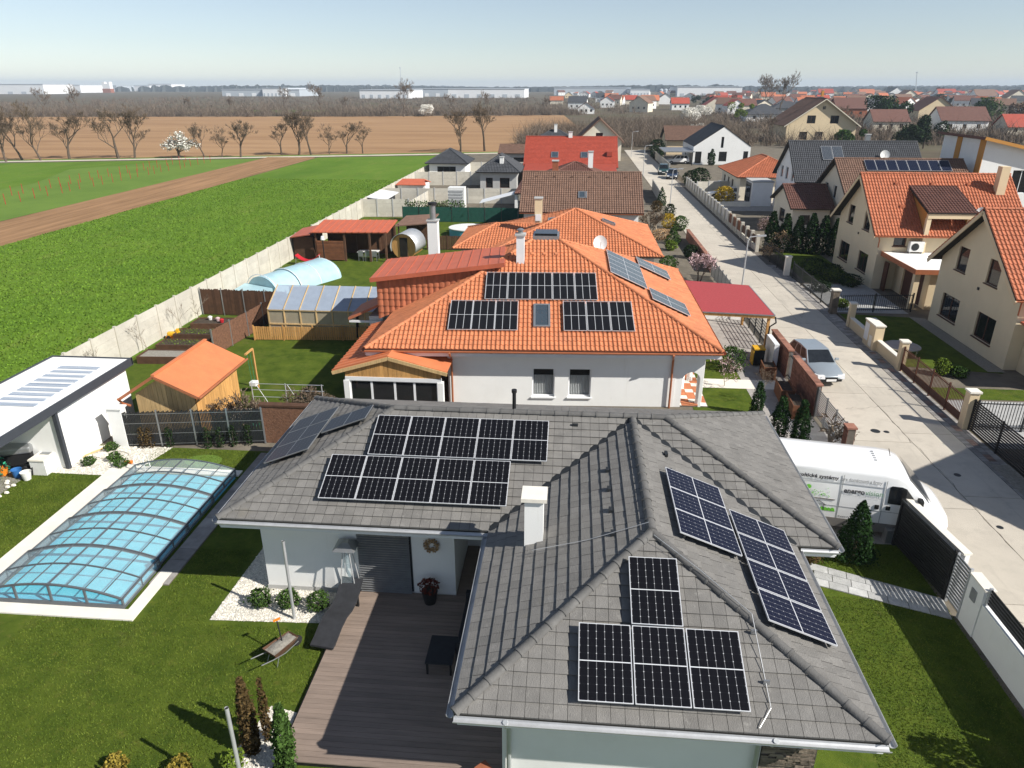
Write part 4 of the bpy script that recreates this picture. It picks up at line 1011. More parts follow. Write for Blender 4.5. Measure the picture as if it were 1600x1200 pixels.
# ------------------------------------------------------------------ orange-roofed neighbour
H2 = thing('villa', 'white villa with orange pantile hip roof behind the bungalow', 'house', (-1.2, 38, 0))
a0, a1, a2, a3 = V((-9.21, 29.7, 3.)), V((6.95, 30.55, 3.)), V((6.93, 46.1, 3.)), V((-9.2, 45.3, 3.)); t1, t2 = V((-2.1, 38.0, 6.4)), V((-.6, 38.08, 6.4))
F2 = [[a0, a1, t2, t1], [a1, a2, t2], [a2, a3, t1, t2], [a3, a0, t1]]
rf2 = tiled(H2, F2, 'tile_orange', .205, .31, PANS, .03, 300, hips=((a0, t1), (a1, t2), (a2, t2), (a3, t1)))
uf = (a1 - a0).normalized(); nf_ = uf.cross(t1 - a0).normalized(); vf = nf_.cross(uf).normalized()
on2 = lambda u_, v_, h=.16: a0 + uf * u_ + vf * v_ + nf_ * h
pv2 = panel_meshes(1.075, 2.12, 'pv_strip', 1.03, 2.0)
G2 = 'panels on the orange villa roof'
for i in range(5): panel(on2(5.30 + i * 1.1, 3.42), uf, vf, pv2, f'black solar panel on orange villa front slope, {ordn(i,5)} in upper row of five', G2)
for i in range(3):
    panel(on2(3.70 + i * 1.085, 1.18), uf, vf, pv2, f'black solar panel left of skylight on orange villa, {ordn(i,3)} of three', G2)
    panel(on2(9.08 + i * 1.1, 1.18), uf, vf, pv2, f'black solar panel right of skylight on orange villa, {ordn(i,3)} of three', G2)
ur = (a2 - a1).normalized(); nr = ur.cross(t2 - a1).normalized(); vr_ = nr.cross(ur).normalized(); onr = lambda u_, v_, h=.16: a1 + ur * u_ + vr_ * v_ + nr * h
pv3 = panel_meshes(1.03, 2.08, 'pv_sky_sheen', 1.0, 2.0)
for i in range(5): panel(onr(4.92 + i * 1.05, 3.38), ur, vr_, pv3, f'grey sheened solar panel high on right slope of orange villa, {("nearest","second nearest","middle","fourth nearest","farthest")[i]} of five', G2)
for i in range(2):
    panel(onr(3.32 + i * 1.05, 1.18), ur, vr_, pv3, f'sheened solar panel low on villa right slope near front, {("nearer","farther")[i]} of pair', G2)
    panel(onr(10.2 + i * 1.05, 1.30), ur, vr_, pv3, f'sheened solar panel low on villa right slope near back, {("nearer","farther")[i]} of pair', G2)
skylight(rf2, on2(8.07, 2.34, .06), uf, vf, .70, 1.55)
c = on2(6.97, 6.7, 0); chm = MB().box(c.x - .2, c.y - .2, c.z - .3, c.x + .2, c.y + .2, 7.0).build('chimney', 'whitetrim', rf2)
MB().box(c.x - .27, c.y - .27, 7.0, c.x + .27, c.y + .27, 7.1).build('chimney_cap', 'greywall', chm); MB().tube([(c.x, c.y, 7.1), (c.x, c.y, 7.22)], .13, 12).tube([(c.x, c.y, 7.28), (c.x, c.y, 7.36)], [.2, .08], 12).build('chimney_cowl', 'metal_grey', chm, True)
MB().box(-2.05, 38.05, 6.30, -.65, 39.5, 6.62).build('roof_hatch', 'metal_grey', rf2); MB().box(-1.95, 38.12, 6.62, -.75, 39.4, 6.74).build('hatch_glass', 'glass_dark', rf2)
for i in range(3):
    c = on2(7.6 + i * .62, 7.3, .05); MB().obox(c, uf * .09, vf * .10, nf_ * .05).build('vent_tile', 'tile_orange', rf2)
dish(rf2, (1.75, 43.2, 4.6), R(-85), .42, 20, pole=.65)
gutter(H2, a0, a1, (0.05, -1, 0), 'copper', .07, 'whitetrim', .24); gutter(H2, a1, a2, (1, 0, 0), 'copper', .07, 'whitetrim', .24); gutter(H2, a3, a0, (-1, 0, 0), 'copper', .07, 'whitetrim', .24)
W0, W1 = (-5.55, 30.55), (5.05, 31.1)
hw = [(3.95, .45, 5.0, 1.87), (5.65, .45, 6.70, 1.87)]
mb = MB(); wall_face(mb, W0, W1, 0, 2.75, hw); wall_face(mb, (-5.55, 44.6), (-5.55, 30.55), 0, 2.75); wall_face(mb, (5.05, 31.1), (5.05, 45), 0, 2.75); wall_face(mb, (5.05, 45), (-5.55, 44.6), 0, 2.75)
wall_face(mb, (-9.0, 35.6), (-5.55, 35.6), 0, 2.75); wall_face(mb, (-9.0, 44.6), (-9.0, 35.6), 0, 2.75); mb.build('wall', 'white', H2)
for h in hw: window(H2, W0, W1, h, 'whitetrim', 'glass_window', .2, 1, 'whitetrim', .72)
MB().poly([(-9.1, 29.9, 2.68), (6.85, 30.7, 2.68), (6.85, 46, 2.68), (-9.1, 45.2, 2.68)]).build('soffit', 'whitetrim', H2)
MB().tube([(-5.3, 29.72, 2.9), (-5.3, 29.85, 2.72), (-5.35, 30.35, 2.5), (-5.35, 30.45, 2.3), (-5.35, 30.45, 0)], .05, 8).build('downpipe', 'copper', H2, True)
MB().tube([(4.75, 30.25, 2.9), (4.75, 30.4, 2.72), (4.85, 30.9, 2.5), (4.85, 30.98, 2.3), (4.85, 30.98, 0)], .05, 8).build('downpipe', 'copper', H2, True)
# arcade by the entrance: arched wall, round columns, red tiled floor
mb = MB(); A = (5.05, 31.12); B = (6.35, 31.2)
seg = 10; cx, zr, rad = .75, 1.35, .42
u_ = (V((*B, 0)) - V((*A, 0))).normalized(); at_ = lambda a, z_, d=0: V((A[0], A[1], 0)) + u_ * a + V((0, 0, z_)) + V((u_.y, -u_.x, 0)) * d
for d in (0, -.25):
    mb.poly([at_(0, 0, d), at_(cx - rad, 0, d), at_(cx - rad, zr, d), at_(0, zr, d)]); mb.poly([at_(cx + rad, 0, d), at_(1.3, 0, d), at_(1.3, zr, d), at_(cx + rad, zr, d)])
    for i in range(seg):
        p0, p1 = math.pi * i / seg, math.pi * (i + 1) / seg; x0, x1 = cx - rad * math.cos(p0), cx - rad * math.cos(p1)
        mb.poly([at_(x0, zr + rad * math.sin(p0), d), at_(x1, zr + rad * math.sin(p1), d), at_(x1, 2.75, d), at_(x0, 2.75, d)])
    mb.poly([at_(0, zr, d), at_(cx - rad, zr, d), at_(cx - rad, 2.75, d), at_(0, 2.75, d)]); mb.poly([at_(cx + rad, zr, d), at_(1.3, zr, d), at_(1.3, 2.75, d), at_(cx + rad, 2.75, d)])
mb.build('arcade_wall', 'white', H2)
for x, y_ in ((6.28, 31.55), (6.3, 34.5), (5.75, 33.6)): MB().lathe([(.17, 0), (.15, .1), (.15, 2.3), (.18, 2.4), (.18, 2.7)], 14, (x, y_, 0)).build('column', 'white', H2, True)
fl = MB().box(5.06, 31.2, .0, 6.7, 44.5, .04).build('porch_floor', 'joint', H2)
for i in range(4):
    for j in range(14): MB().box(5.08 + i * .4, 31.22 + j * .4, .02, 5.47 + i * .4, 31.61 + j * .4, .055).build('floor_tile', 'tile_orange' if (i + j) % 3 else 'coping', fl)
# cross wing: tile-hung front, shallow red metal roof
wy = 35.5; q0, q1, q2, q3 = V((-10.31, 35.2, 4.86)), V((-3.3, 35.2, 5.80)), V((-3.6, 39.0, 5.86)), V((-10.3, 39.0, 5.02))
wr = roof_deck(H2, [[q0, q1, q2, q3]], 'metal_red', .14, 'wing_roof')
for i in range(13):
    t = (i + .5) / 13; MB().bar(q0.lerp(q1, t) + V((0, 0, .0)), q3.lerp(q2, t), .03, .03).build('standing_seam', 'metal_red', wr)
MB().bar(q0 + V((0, -.02, -.10)), q1 + V((0, -.02, -.10)), .05, .22).build('verge_board', 'metal_red', wr)
lf = lambda x: 3 + (x + 9.21) * (3.4 / 7.1) 
cw = MB().poly([(-10.05, wy, 2.6), (-9.21, wy, 2.95), (-3.6, wy, 5.6), (-3.6, wy, 5.63), (-10.05, wy, 4.75)]).poly([(-10.05, 38.9, 2.6), (-10.05, wy, 2.6), (-10.05, wy, 4.75), (-10.05, 38.9, 4.9)]).poly([(-10.05, 38.9, 2.6), (-10.05, 38.9, 4.9), (-3.6, 38.9, 5.8), (-3.6, 38.9, 5.3)]).build('cross_wing', 'tile_redorange', H2)
P = ccw([(0, 2.62), (.86, 2.97), (6.4, 5.55), (6.4, 5.58), (0, 4.70)]); tw, th = .30, .36
for j in range(9):
    for i in range(22):
        q = clip2([(i * tw + .004, 2.62 + j * th), ((i + 1) * tw - .004, 2.62 + j * th), ((i + 1) * tw - .004, 2.62 + (j + 1) * th), (i * tw + .004, 2.62 + (j + 1) * th)], P)
        if len(q) > 2:
            mb = MB(); n_ = 4
            for k in range(n_):
                s0, s1 = (i + k / n_) * tw, (i + (k + 1) / n_) * tw; qq = clip2([(s0, 2.62 + j * th), (s1, 2.62 + j * th), (s1, 2.62 + (j + 1) * th), (s0, 2.62 + (j + 1) * th)], P)
                if len(qq) > 2:
                    dep = lambda a, b: .03 + .035 * math.sin(math.pi * max(0, min(1, (a - i * tw) / tw))) + .03 * (1 - (b - 2.62 - j * th) / th)
                    mb.poly([(-10.05 + a, wy - dep(a, b), b) for a, b in qq])
                    lo = [x for x in qq if abs(x[1] - 2.62 - j * th) < 1e-6]
                    if len(lo) > 1: mb.poly([(-10.05 + lo[0][0], wy, lo[0][1]), (-10.05 + lo[1][0], wy, lo[1][1]), (-10.05 + lo[1][0], wy - dep(*lo[1]), lo[1][1]), (-10.05 + lo[0][0], wy - dep(*lo[0]), lo[0][1])])
            if mb.f: mb.build('wall_tile', 'tile_redorange', cw)
# porch with a timber gable and glazed front
e0, e1, ap = V((-10.55, 28.95, 2.22)), V((-5.3, 28.95, 2.30)), V((-7.95, 28.95, 2.98)); bk = V((0, 6.6, 0))
pr_ = roof_deck(H2, [[e0, ap, ap + bk, e0 + bk], [ap, e1, e1 + V((0, 2.2, 0)), ap + bk]], 'roof_orange', .06, 'porch_roof')
for i in range(16):
    t = i / 15; MB().bar(e0 + bk * t + V((0, 0, .02)), ap + bk * t + V((0, 0, .02)), .03, .03).build('roof_seam', 'roof_orange', pr_)
for p, q in ((e0, ap), (ap, e1)): MB().bar(p + V((0, -.02, -.13)), q + V((0, -.02, -.13)), .05, .16).build('bargeboard', 'timber_pale', pr_)
gb = MB().poly([(-10.0, 29.1, 1.88), (-5.6, 29.1, 1.92), (-5.6, 29.1, 2.12), (-7.95, 29.1, 2.80), (-10.0, 29.1, 2.2)]).build('gable_boarding', 'timber_dark', H2)
for i in range(22):
    x0 = -10.0 + i * .2; x1 = x0 + .19; tp = lambda x: 2.18 + (x + 10) * .29 if x < -7.95 else 2.775 - (x + 7.95) * .27
    MB().slab([(x0, 29.06, 1.90), (x1, 29.06, 1.90), (x1, 29.06, tp(x1)), (x0, 29.06, tp(x0))], .02).build('gable_plank', 'timber', gb)
MB().box(-10.0, 29.03, 1.72, -5.6, 29.15, 1.90).build('lintel_beam', 'whitetrim', H2)
for x in (-9.95, -5.65): MB().box(x - .13, 29.0, 0, x + .13, 29.26, 1.72).build('post', 'white', H2)
gx = [-9.82, -8.82, -7.75, -6.85, -5.78]
for i in range(4):
    fm = MB().box(gx[i], 29.1, .05, gx[i] + .05, 29.16, 1.72).box(gx[i + 1] - .05, 29.1, .05, gx[i + 1], 29.16, 1.72).box(gx[i] + .05, 29.1, .05, gx[i + 1] - .05, 29.16, .11).box(gx[i] + .05, 29.1, 1.66, gx[i + 1] - .05, 29.16, 1.72).build('sliding_door', 'whitetrim', H2); MB().box(gx[i] + .05, 29.12, .11, gx[i + 1] - .05, 29.13, 1.66).build('pane', 'glass_dark', fm)
MB().box(-9.9, 29.3, .0, -5.6, 35.5, .06).build('porch_deck', 'timber_dark', H2); MB().poly([(-10, 35.45, 0), (-5.6, 35.45, 0), (-5.6, 35.45, 2.6), (-10, 35.45, 2.2)]).build('porch_back', 'dark_interior', H2)
MB().slab([(-11.9, 35.9, 2.45), (-10.06, 35.9, 3.3), (-10.06, 38.6, 3.3), (-11.9, 38.6, 2.45)], .12).build('side_canopy', 'tile_redorange', H2)
MB().box(-11.85, 35.95, 2.2, -10.07, 36.0, 2.32).build('canopy_beam', 'whitetrim', H2); MB().box(-10.8, 36.2, 0, -10.06, 38.4, 2.5).build('canopy_wall', 'white', H2)
# ------------------------------------------------------------------ gardens between the villa and the bungalow, left side
# white garage with a flat corrugated roof
GA = thing('garage_building', 'white flat-roofed garden building at left edge of photo', 'building', (-21.2, 23, 0))
MB().box(-23.05, 14, 2.62, -19.45, 28.1, 2.78).build('roof', 'white', GA)
for i in range(64):
    y_ = 14.1 + i * .22; MB().box(-23.0, y_, 2.78, -19.6, y_ + .07, 2.80).build('roof_rib', 'white', GA)
for i in range(9): MB().box(-21.9, 22.9 + i * .48, 2.782, -20.1, 22.9 + i * .48 + .28, 2.815).build('light_strip', 'poly', GA)
MB().box(-19.45, 13.9, 2.50, -19.38, 28.2, 2.84).build('edge_trim', 'anthracite', GA); MB().box(-23.12, 28.1, 2.55, -19.38, 28.17, 2.83).build('edge_trim', 'anthracite', GA); MB().box(-23.12, 14, 2.55, -23.05, 28.1, 2.83).build('edge_trim', 'anthracite', GA)
mb = MB(); wall_face(mb, (-19.62, 23.2), (-19.62, 27.9), 0, 2.62); wall_face(mb, (-19.62, 27.9), (-23.0, 27.9), 0, 2.62); wall_face(mb, (-23.0, 27.9), (-23.0, 14), 0, 2.62)
hs = [(4.6, 1.0, 5.2, 2.1), (6.4, .05, 7.2, 2.1)]; wall_face(mb, (-22.4, 15), (-22.4, 23.15), 0, 2.62, hs); mb.poly([(-19.62, 23.2, 0), (-23, 23.2, 0), (-23, 23.2, 2.62), (-19.62, 23.2, 2.62)]); mb.build('wall', 'white', GA)
for h in hs: window(GA, (-22.4, 15), (-22.4, 23.15), h, 'anthracite', 'glass_dark')
MB().box(-19.66, 23.1, 0, -19.5, 23.24, 2.62).build('corner_post', 'anthracite', GA)
# gate pillar and slatted mesh fence
MB().box(-18.85, 25.05, 0, -18.25, 25.4, 1.75).box(-18.9, 25.0, 1.75, -18.2, 25.45, 1.81).solo('gate_pillar', 'white', 'white rendered pillar at end of grey mesh fence', 'pillar')
MF = thing('mesh_fence', 'dark grey mesh fence with woven privacy strips', 'fence', (-15.5, 25.5, 0), math.atan2(.85, 5.75))
for i in range(5): MB().box(-2.85 + i * 1.42, -.03, 0, -2.79 + i * 1.42, .03, 1.68).build('post', 'metal_grey', MF, world=False)
for i in range(4):
    mb = MB()
    for k in range(22): mb.box(-2.78 + i * 1.42 + k * .062, -.012, .06, -2.78 + i * 1.42 + k * .062 + .046, .012, 1.58 + .03 * ((k * 7 + i) % 3))
    mb.build('strip_panel', 'metal_dark', MF, world=False)
    for z_ in (.12, .6, 1.08, 1.5): MB().box(-2.78 + i * 1.42, -.022, z_, -1.44 + i * 1.42, -.014, z_ + .02).build('wire_rail', 'metal_grey', MF, world=False)
bf = thing('block_wall', 'dark brown low wall continuing the mesh fence', 'wall', (-12.0, 26.1, 0)); MB().box(-.75, -.12, 0, 1.5, .12, 1.7).build('wall', 'willow', bf, world=False); MB().box(-.8, -.16, 1.7, 1.55, .16, 1.78).build('coping', 'timber_dark', bf, world=False)
for i, (x, y_) in enumerate(((-17.6, 25.24), (-17.3, 25.3), (-16.5, 25.4), (-14.9, 25.5), (-14.4, 25.6), (-13.9, 25.75), (-13.3, 25.9))):
    plant('hedge_plant', f'sparse young hedge plant before mesh fence, {("first", "second", "third", "fourth", "fifth", "sixth", "seventh")[i]} from the white pillar', 'plant', (x, y_ - .15, 0), bush_mesh(60 + i, f_col(.16, .95), 170, .05, 'leaf_bronze' if i < 2 else 'leaf_dark', .2), (.7, .012), 'young hedge plants')
for i, (x, y_) in enumerate(((-20.53, 24.54), (-18.82, 24.8), (-20.61, 23.29), (-18.97, 23.53), (-18.17, 23.97), (-17.6, 23.49))):
    plant('dwarf_pine', ('dwarf pine in white gravel beside garage corner post', 'dwarf pine in white gravel nearest the gate pillar', 'dwarf pine at front left of white gravel', 'dwarf pine at front centre of white gravel', 'dwarf pine in white gravel behind the orange toy', 'dwarf pine in white gravel nearest the pool ladder')[i], 'shrub', (x, y_, 0), bush_mesh(70 + i, f_ball(.26, .3, .02), 420, .045, 'leaf_mid'), (.15, .02), 'dwarf pines in the gravel')
MB().obox((-17.45, 23.75, .06), (.14, .03, 0), (-.02, .07, 0), (0, 0, .05)).solo('garden_toy', 'plastic_orange', 'small orange toy lying on white gravel', 'toy')
mb = MB(); mb.tube([(-18.0 + .75 * math.cos(t / 10) - .6, 24.35 + .32 * math.sin(t / 10), .03) for t in range(0, 60)], .015, 5, False); mb.solo('garden_hose', 'gravel_grey', 'thin hose looped on the white gravel', 'hose')
MB().bar((-20.3, 22.85, .03), (-19.1, 25.1, .03), .12, .03).solo('edging_plank', 'timber_pale', 'long plank lying across white gravel', 'plank')
mb = MB().prism([(-14.56 + .75 * math.cos(t * .2618), 24.21 + .5 * math.sin(t * .2618)) for t in range(24)], .006, .012); struct(mb.build('lawn_patch', 'field_pale'))
# terrace clutter beside the garage
o = thing('outdoor_sink', 'white counter with basin standing at edge of garage terrace', 'counter', (-20.35, 23.3, 0)); MB().box(-.3, -.75, 0, .3, .7, .62).build('cabinet', 'plastic_white', o, world=False); MB().box(-.33, -.78, .62, .33, .73, .68).build('worktop', 'coping', o, world=False); MB().box(-.2, -.3, .675, .2, .25, .69).build('basin', 'metal_grey', o, world=False)
o = thing('barbecue', 'black barbecue with grey lid under garage roof', 'barbecue', (-21.4, 23.0, 0), R(20)); bevel(MB().box(-.55, -.3, .75, .55, .3, 1.05).build('lid', 'metal_grey', o, world=False), .08, 3); MB().box(-.5, -.28, .3, .5, .28, .74).build('firebox', 'black', o, world=False)
for x in (-.45, .45):
    for y_ in (-.22, .22): MB().box(x - .03, y_ - .03, 0, x + .03, y_ + .03, .3).build('leg', 'black', o, world=False)
MB().box(-.95, -.25, .72, -.56, .25, .76).build('side_shelf', 'metal_grey', o, world=False)
r = random.Random(4); mb = MB(); leaves(mb, [(-22.1 + r.gauss(0, .28), 22.0 + r.gauss(0, .3), .45 + r.gauss(0, .2)) for _ in range(900)], .07, r); mb.solo('garden_net', 'plastic_green', 'heap of green netting on garage terrace', 'net')
for i, (x, y_, m_, lb) in enumerate(((-21.1, 22.35, 'plastic_blue', 'blue plastic tub among terrace clutter'), (-20.75, 22.55, 'black', 'black bucket beside the white counter'), (-20.6, 22.2, 'plastic_white', 'white plastic bucket at terrace edge'), (-21.5, 21.7, 'black', 'black plant pot at terrace edge'), (-21.9, 21.3, 'black', 'black plant trough near photo edge'), (-21.75, 22.45, 'plastic_orange', 'orange bucket among terrace clutter'))):
    mb = MB().lathe([(.13, 0), (.19, .34), (.20, .34), (.17, .32), (.12, .05)], 14, (x, y_, .016)); mb.solo('bucket', m_, lb, 'bucket', 'buckets and pots on the garage terrace', True)
for i, (x, y_, lb) in enumerate(((-21.5, 21.7, 'spiky yellow-green pot plant on terrace edge'), (-22.2, 21.2, 'spiky pot plant at left photo edge'))):
    r = random.Random(80 + i); mb = MB()
    for k in range(60):
        a = r.uniform(0, 6.28); L = r.uniform(.3, .6); t = r.uniform(.2, .9); p = V((x, y_, .3)); q = p + V((math.cos(a) * L * t, math.sin(a) * L * t, L * (1.1 - t * .6))); w = V((-math.sin(a), math.cos(a), 0)) * .018; mb.poly([p - w, p + w, q])
    mb.solo('pot_plant', 'leaf_bright', lb, 'plant', 'spiky pot plants')
# rocks along the terrace
for i in range(9):
    r = random.Random(i); x, y_ = -20.9 + r.uniform(-.5, .3), 20.9 + i * .13; MB().lathe([(.04, 0), (.09, .03), (.07, .08), (.02, .1)], 6, (x, y_, .016), 1.2, .8).solo('rock', 'coping', ('pale rock at terrace edge, ' + ('nearest', 'second nearest', 'third nearest', 'fourth nearest', 'middle', 'fourth farthest', 'third farthest', 'second farthest', 'farthest')[i] + ' in the short line of nine'), 'rock', 'pale rocks edging the terrace')
# timber shed with orange sheet roof
SH = thing('garden_shed', 'timber garden shed with orange sheet roof', 'shed', (-17.0, 28.2, 0))
s0, s1, s2, s3 = V((-15.2, 25.75, 2.12)), V((-15.2, 30.3, 2.12)), V((-18.65, 30.3, 1.95)), V((-18.65, 25.75, 1.95)); g0, g1 = V((-17.0, 25.75, 3.0)), V((-17.0, 30.3, 3.0))
sr = roof_deck(SH, [[s0, s1, g1, g0], [s2, s3, g0, g1]], 'plastic_orange' if 0 else 'metal_red', .05); sr.data.materials[0] = mt('roof_orange')
MB().bar(g0 + V((0, 0, .03)), g1 + V((0, 0, .03)), .14, .05).build('ridge_strip', 'roof_orange', sr)
for p, q in ((s0, g0), (s3, g0)): MB().bar(p + V((0, -.03, -.04)), q + V((0, -.03, -.04)), .03, .12).build('verge_strip', 'copper', sr)
core = MB().prism([(-18.2, 26.2), (-15.6, 26.2), (-15.6, 30.0), (-18.2, 30.0)], 0, 1.95).build('wall', 'timber_dark', SH)
zt = lambda x: 1.98 + (x + 18.2) * .64 if x < -17 else 2.75 - (x + 17) * .50
for i in range(13):
    x0, x1 = -18.2 + i * .2, -18.2 + i * .2 + .19; MB().slab([(x0, 26.16, .05), (x1, 26.16, .05), (x1, 26.16, zt(x1)), (x0, 26.16, zt(x0))], .03).build('plank', 'timber_pale', core)
for i in range(19):
    y0 = 26.2 + i * .2; MB().slab([(-15.56, y0, .05), (-15.56, y0 + .19, .05), (-15.56, y0 + .19, 2.1), (-15.56, y0, 2.1)], .03).build('plank', 'timber', core)
MB().tube([(-15.12, 25.7, 2.08), (-15.12, 30.35, 2.08)], .05, 8).build('gutter', 'copper', SH, True); MB().tube([(-18.7, 25.7, 1.92), (-18.75, 26.0, 1.6), (-18.4, 26.0, 1.5)], .05, 8).build('downpipe', 'copper', SH, True)
SWG = thing('baby_swing', 'white baby swing hanging beside the shed', 'swing', (-15.2, 31.2, 0)); MB().bar((-.25, -.35, 2.1), (-.25, .5, 2.1), .08, .08).build('beam', 'timber', SWG, world=False); MB().tube([(-.25, .5, 2.1), (-.25, .55, 0)], .05, 6).build('post', 'timber', SWG, world=False)
for s_ in (-.15, .15): MB().tube([(-.25, s_, 2.08), (-.2, s_, .55)], .01, 4).build('rope', 'plastic_green', SWG, world=False)
bevel(MB().box(-.38, -.18, .35, -.02, .18, .58).build('seat', 'plastic_white', SWG, world=False), .04)
# raised beds
RB = [(-22.1, 35.1, 1.35, .62, 'raised bed of bare soil nearest the orange shed'), (-22.1, 36.95, 1.35, .55, 'raised bed with rows of seedlings, second from shed'), (-22.1, 38.9, 1.35, .6, 'raised bed with green sprouts, third from shed'), (-22.2, 41.0, 1.25, .65, 'raised bed nearest the dark fence with toys on it')]
for i, (x, y_, w, d, lb) in enumerate(RB):
    o = thing('raised_bed', lb, 'raised bed', (x, y_, 0), R(3), 'raised beds in the side garden')
    for a in ((-w, -d, w, -d + .06), (-w, d - .06, w, d), (-w, -d + .06, -w + .06, d - .06), (w - .06, -d + .06, w, d - .06)): MB().box(a[0], a[1], 0, a[2], a[3], .42).build('board', 'timber_dark', o, world=False)
    MB().box(-w + .06, -d + .06, 0, w - .06, d - .06, .36).build('soil', 'gravel_grey' if i == 0 else 'soil', o, world=False)
    r = random.Random(i)
    if i in (1, 2):
        mb = MB(); pts = [(-1.1 + a * .2 + r.uniform(-.03, .03), -.35 + b * .23, .40 + r.uniform(0, .06)) for a in range(12) for b in range(4) for _ in range(3 if i == 1 else 5)]; leaves(mb, pts, .05, r); mb.build('seedlings', 'leaf_bright', o, world=False)
for i, (x, y_, m_, lb) in enumerate(((-22.6, 41.3, 'plastic_white', 'white toy on raised bed by the dark fence'), (-22.0, 41.1, 'blossom_pink', 'pink toy on raised bed by the dark fence'), (-21.6, 40.8, 'plastic_red', 'red bucket on raised bed by the dark fence'))): MB().lathe([(.1, 0), (.15, .2), (.05, .26)], 8, (x, y_, .37)).solo('garden_toy', m_, lb, 'toy', 'toys on the raised bed')
TT = thing('toy_tractor', 'yellow ride-on toy with orange base on lawn by concrete fence', 'toy', (-23.55, 38.7, 0), R(15)); bevel(MB().box(-.42, -.16, .2, .3, .16, .42).build('body', 'plastic_yellow', TT, world=False), .05); MB().box(.1, -.13, .42, .24, .13, .58).build('seat_back', 'plastic_yellow', TT, world=False); MB().box(-.5, -.2, .06, .4, .2, .18).build('base', 'plastic_orange', TT, world=False)
for x in (-.35, .28):
    for y_ in (-.2, .2): m_ = MB().lathe([(.05, -.04), (.12, -.04), (.12, .04), (.05, .04)], 10); m_.v = [(x + a, y_ + c_, .12 + b) for a, b, c_ in m_.v]; m_.build('wheel', 'black', TT, world=False)
# precast concrete fence along the field: posts and stacked boards
CF = thing('concrete_fence', 'long pale precast concrete panel fence along green field', 'fence', (-24.4, 30, 0)); pm = MB().box(-.07, -.07, 0, .07, .07, 2.08).mesh('post', 'concrete_panel'); bdm = MB().box(-.025, .075, 0, .025, 1.975, .492).mesh('concrete_board', 'concrete_panel')
y_ = 28.4; i = 0
while y_ < 146:
    x = .0 + (y_ - 30) * .004; inst('post', pm, CF, (x, y_ - 30, 0))
    if not (62.5 < y_ < 64.5):
        for k in range(4): inst('concrete_board', bdm, CF, (x, y_ - 30, .02 + k * .5))
    y_ += 2.05; i += 1
MB().box(-24.35, 63.4, 0, -24.2, 64.9, 1.95).solo('fence_gate', 'mesh_green', 'dark green door in concrete field fence', 'gate')
def cross_fence(lb, p, q, h=2.0, n=None, mat='concrete_panel'):
    p, q = V((*p, 0)), V((*q, 0)); L = (q - p).length; n = n or max(1, round(L / 2.05)); a = math.atan2(q.y - p.y, q.x - p.x); o = thing('concrete_fence', lb, 'fence', p, a, 'concrete garden fences'); s_ = L / n
    b = MB().box(.07, -.025, 0, s_ - .07, .025, h / 4 - .01).mesh('concrete_board', mat); pm_ = MB().box(-.07, -.07, 0, .07, .07, h + .06).mesh('post', 'greywall')
    for i in range(n + 1):
        inst('post', pm_, o, (i * s_, 0, 0))
        if i < n:
            for k in range(4): inst('concrete_board', b, o, (i * s_, 0, .01 + k * h / 4))
cross_fence('concrete fence crossing behind the dry bush', (-24.3, 82), (-18.9, 82.6)); cross_fence('concrete fence behind white tool cabinet', (-24.2, 92.5), (-7.0, 93.5), 1.9); cross_fence('concrete fence in front of grey pavilion', (-24.0, 110.5), (-7.2, 112.5), 2.0); cross_fence('farthest concrete cross fence beside the red-roofed house', (-17.5, 124), (-7.5, 125), 2.2); cross_fence('low concrete fence between yards, running away from the viewer', (-19, 82.6), (-18.6, 93), 1.6)
# dark wattle fence behind raised beds, red willow screen, bamboo screen
def slat_fence(name, lb, p, q, h, mat, post='metal_grey', step=.07, w=.055, npost=5, jag=.04, seed=1):
    p, q = V((*p, 0)), V((*q, 0)); L = (q - p).length; o = thing(name, lb, 'fence', p, math.atan2(q.y - p.y, q.x - p.x)); r = random.Random(seed); nb = max(1, npost - 1); per = L / nb
    for i in range(npost): MB().box(i * per - .03, -.04, 0, i * per + .03, .03, h + .1).build('post', post, o, world=False)
    for i in range(nb):
        mb = MB(); x = i * per + .03
        while x < (i + 1) * per - .03: mb.box(x, -.015, .05, x + w, .015 + r.uniform(0, .02), h + r.uniform(-jag, jag)); x += step
        mb.build('slat_panel', mat, o, world=False)
    for z_ in (.35, h - .3): MB().box(0, .02, z_, L, .05, z_ + .05).build('rail', post, o, world=False)
    return o
slat_fence('wattle_fence', 'dark brown lath fence across the garden behind raised beds', (-24.2, 43.5), (-18.3, 43.3), 1.75, 'timber_dark', seed=3)
slat_fence('willow_fence', 'reddish woven willow fence running beside the raised beds', (-19.75, 35.9), (-18.9, 43.0), 1.5, 'willow', seed=4, jag=.02); slat_fence('bamboo_fence', 'golden wooden picket fence below the greenhouse', (-18.65, 38.75), (-11.6, 39.2), .85, 'timber', 'timber', .13, .10, 5, .01, 5)
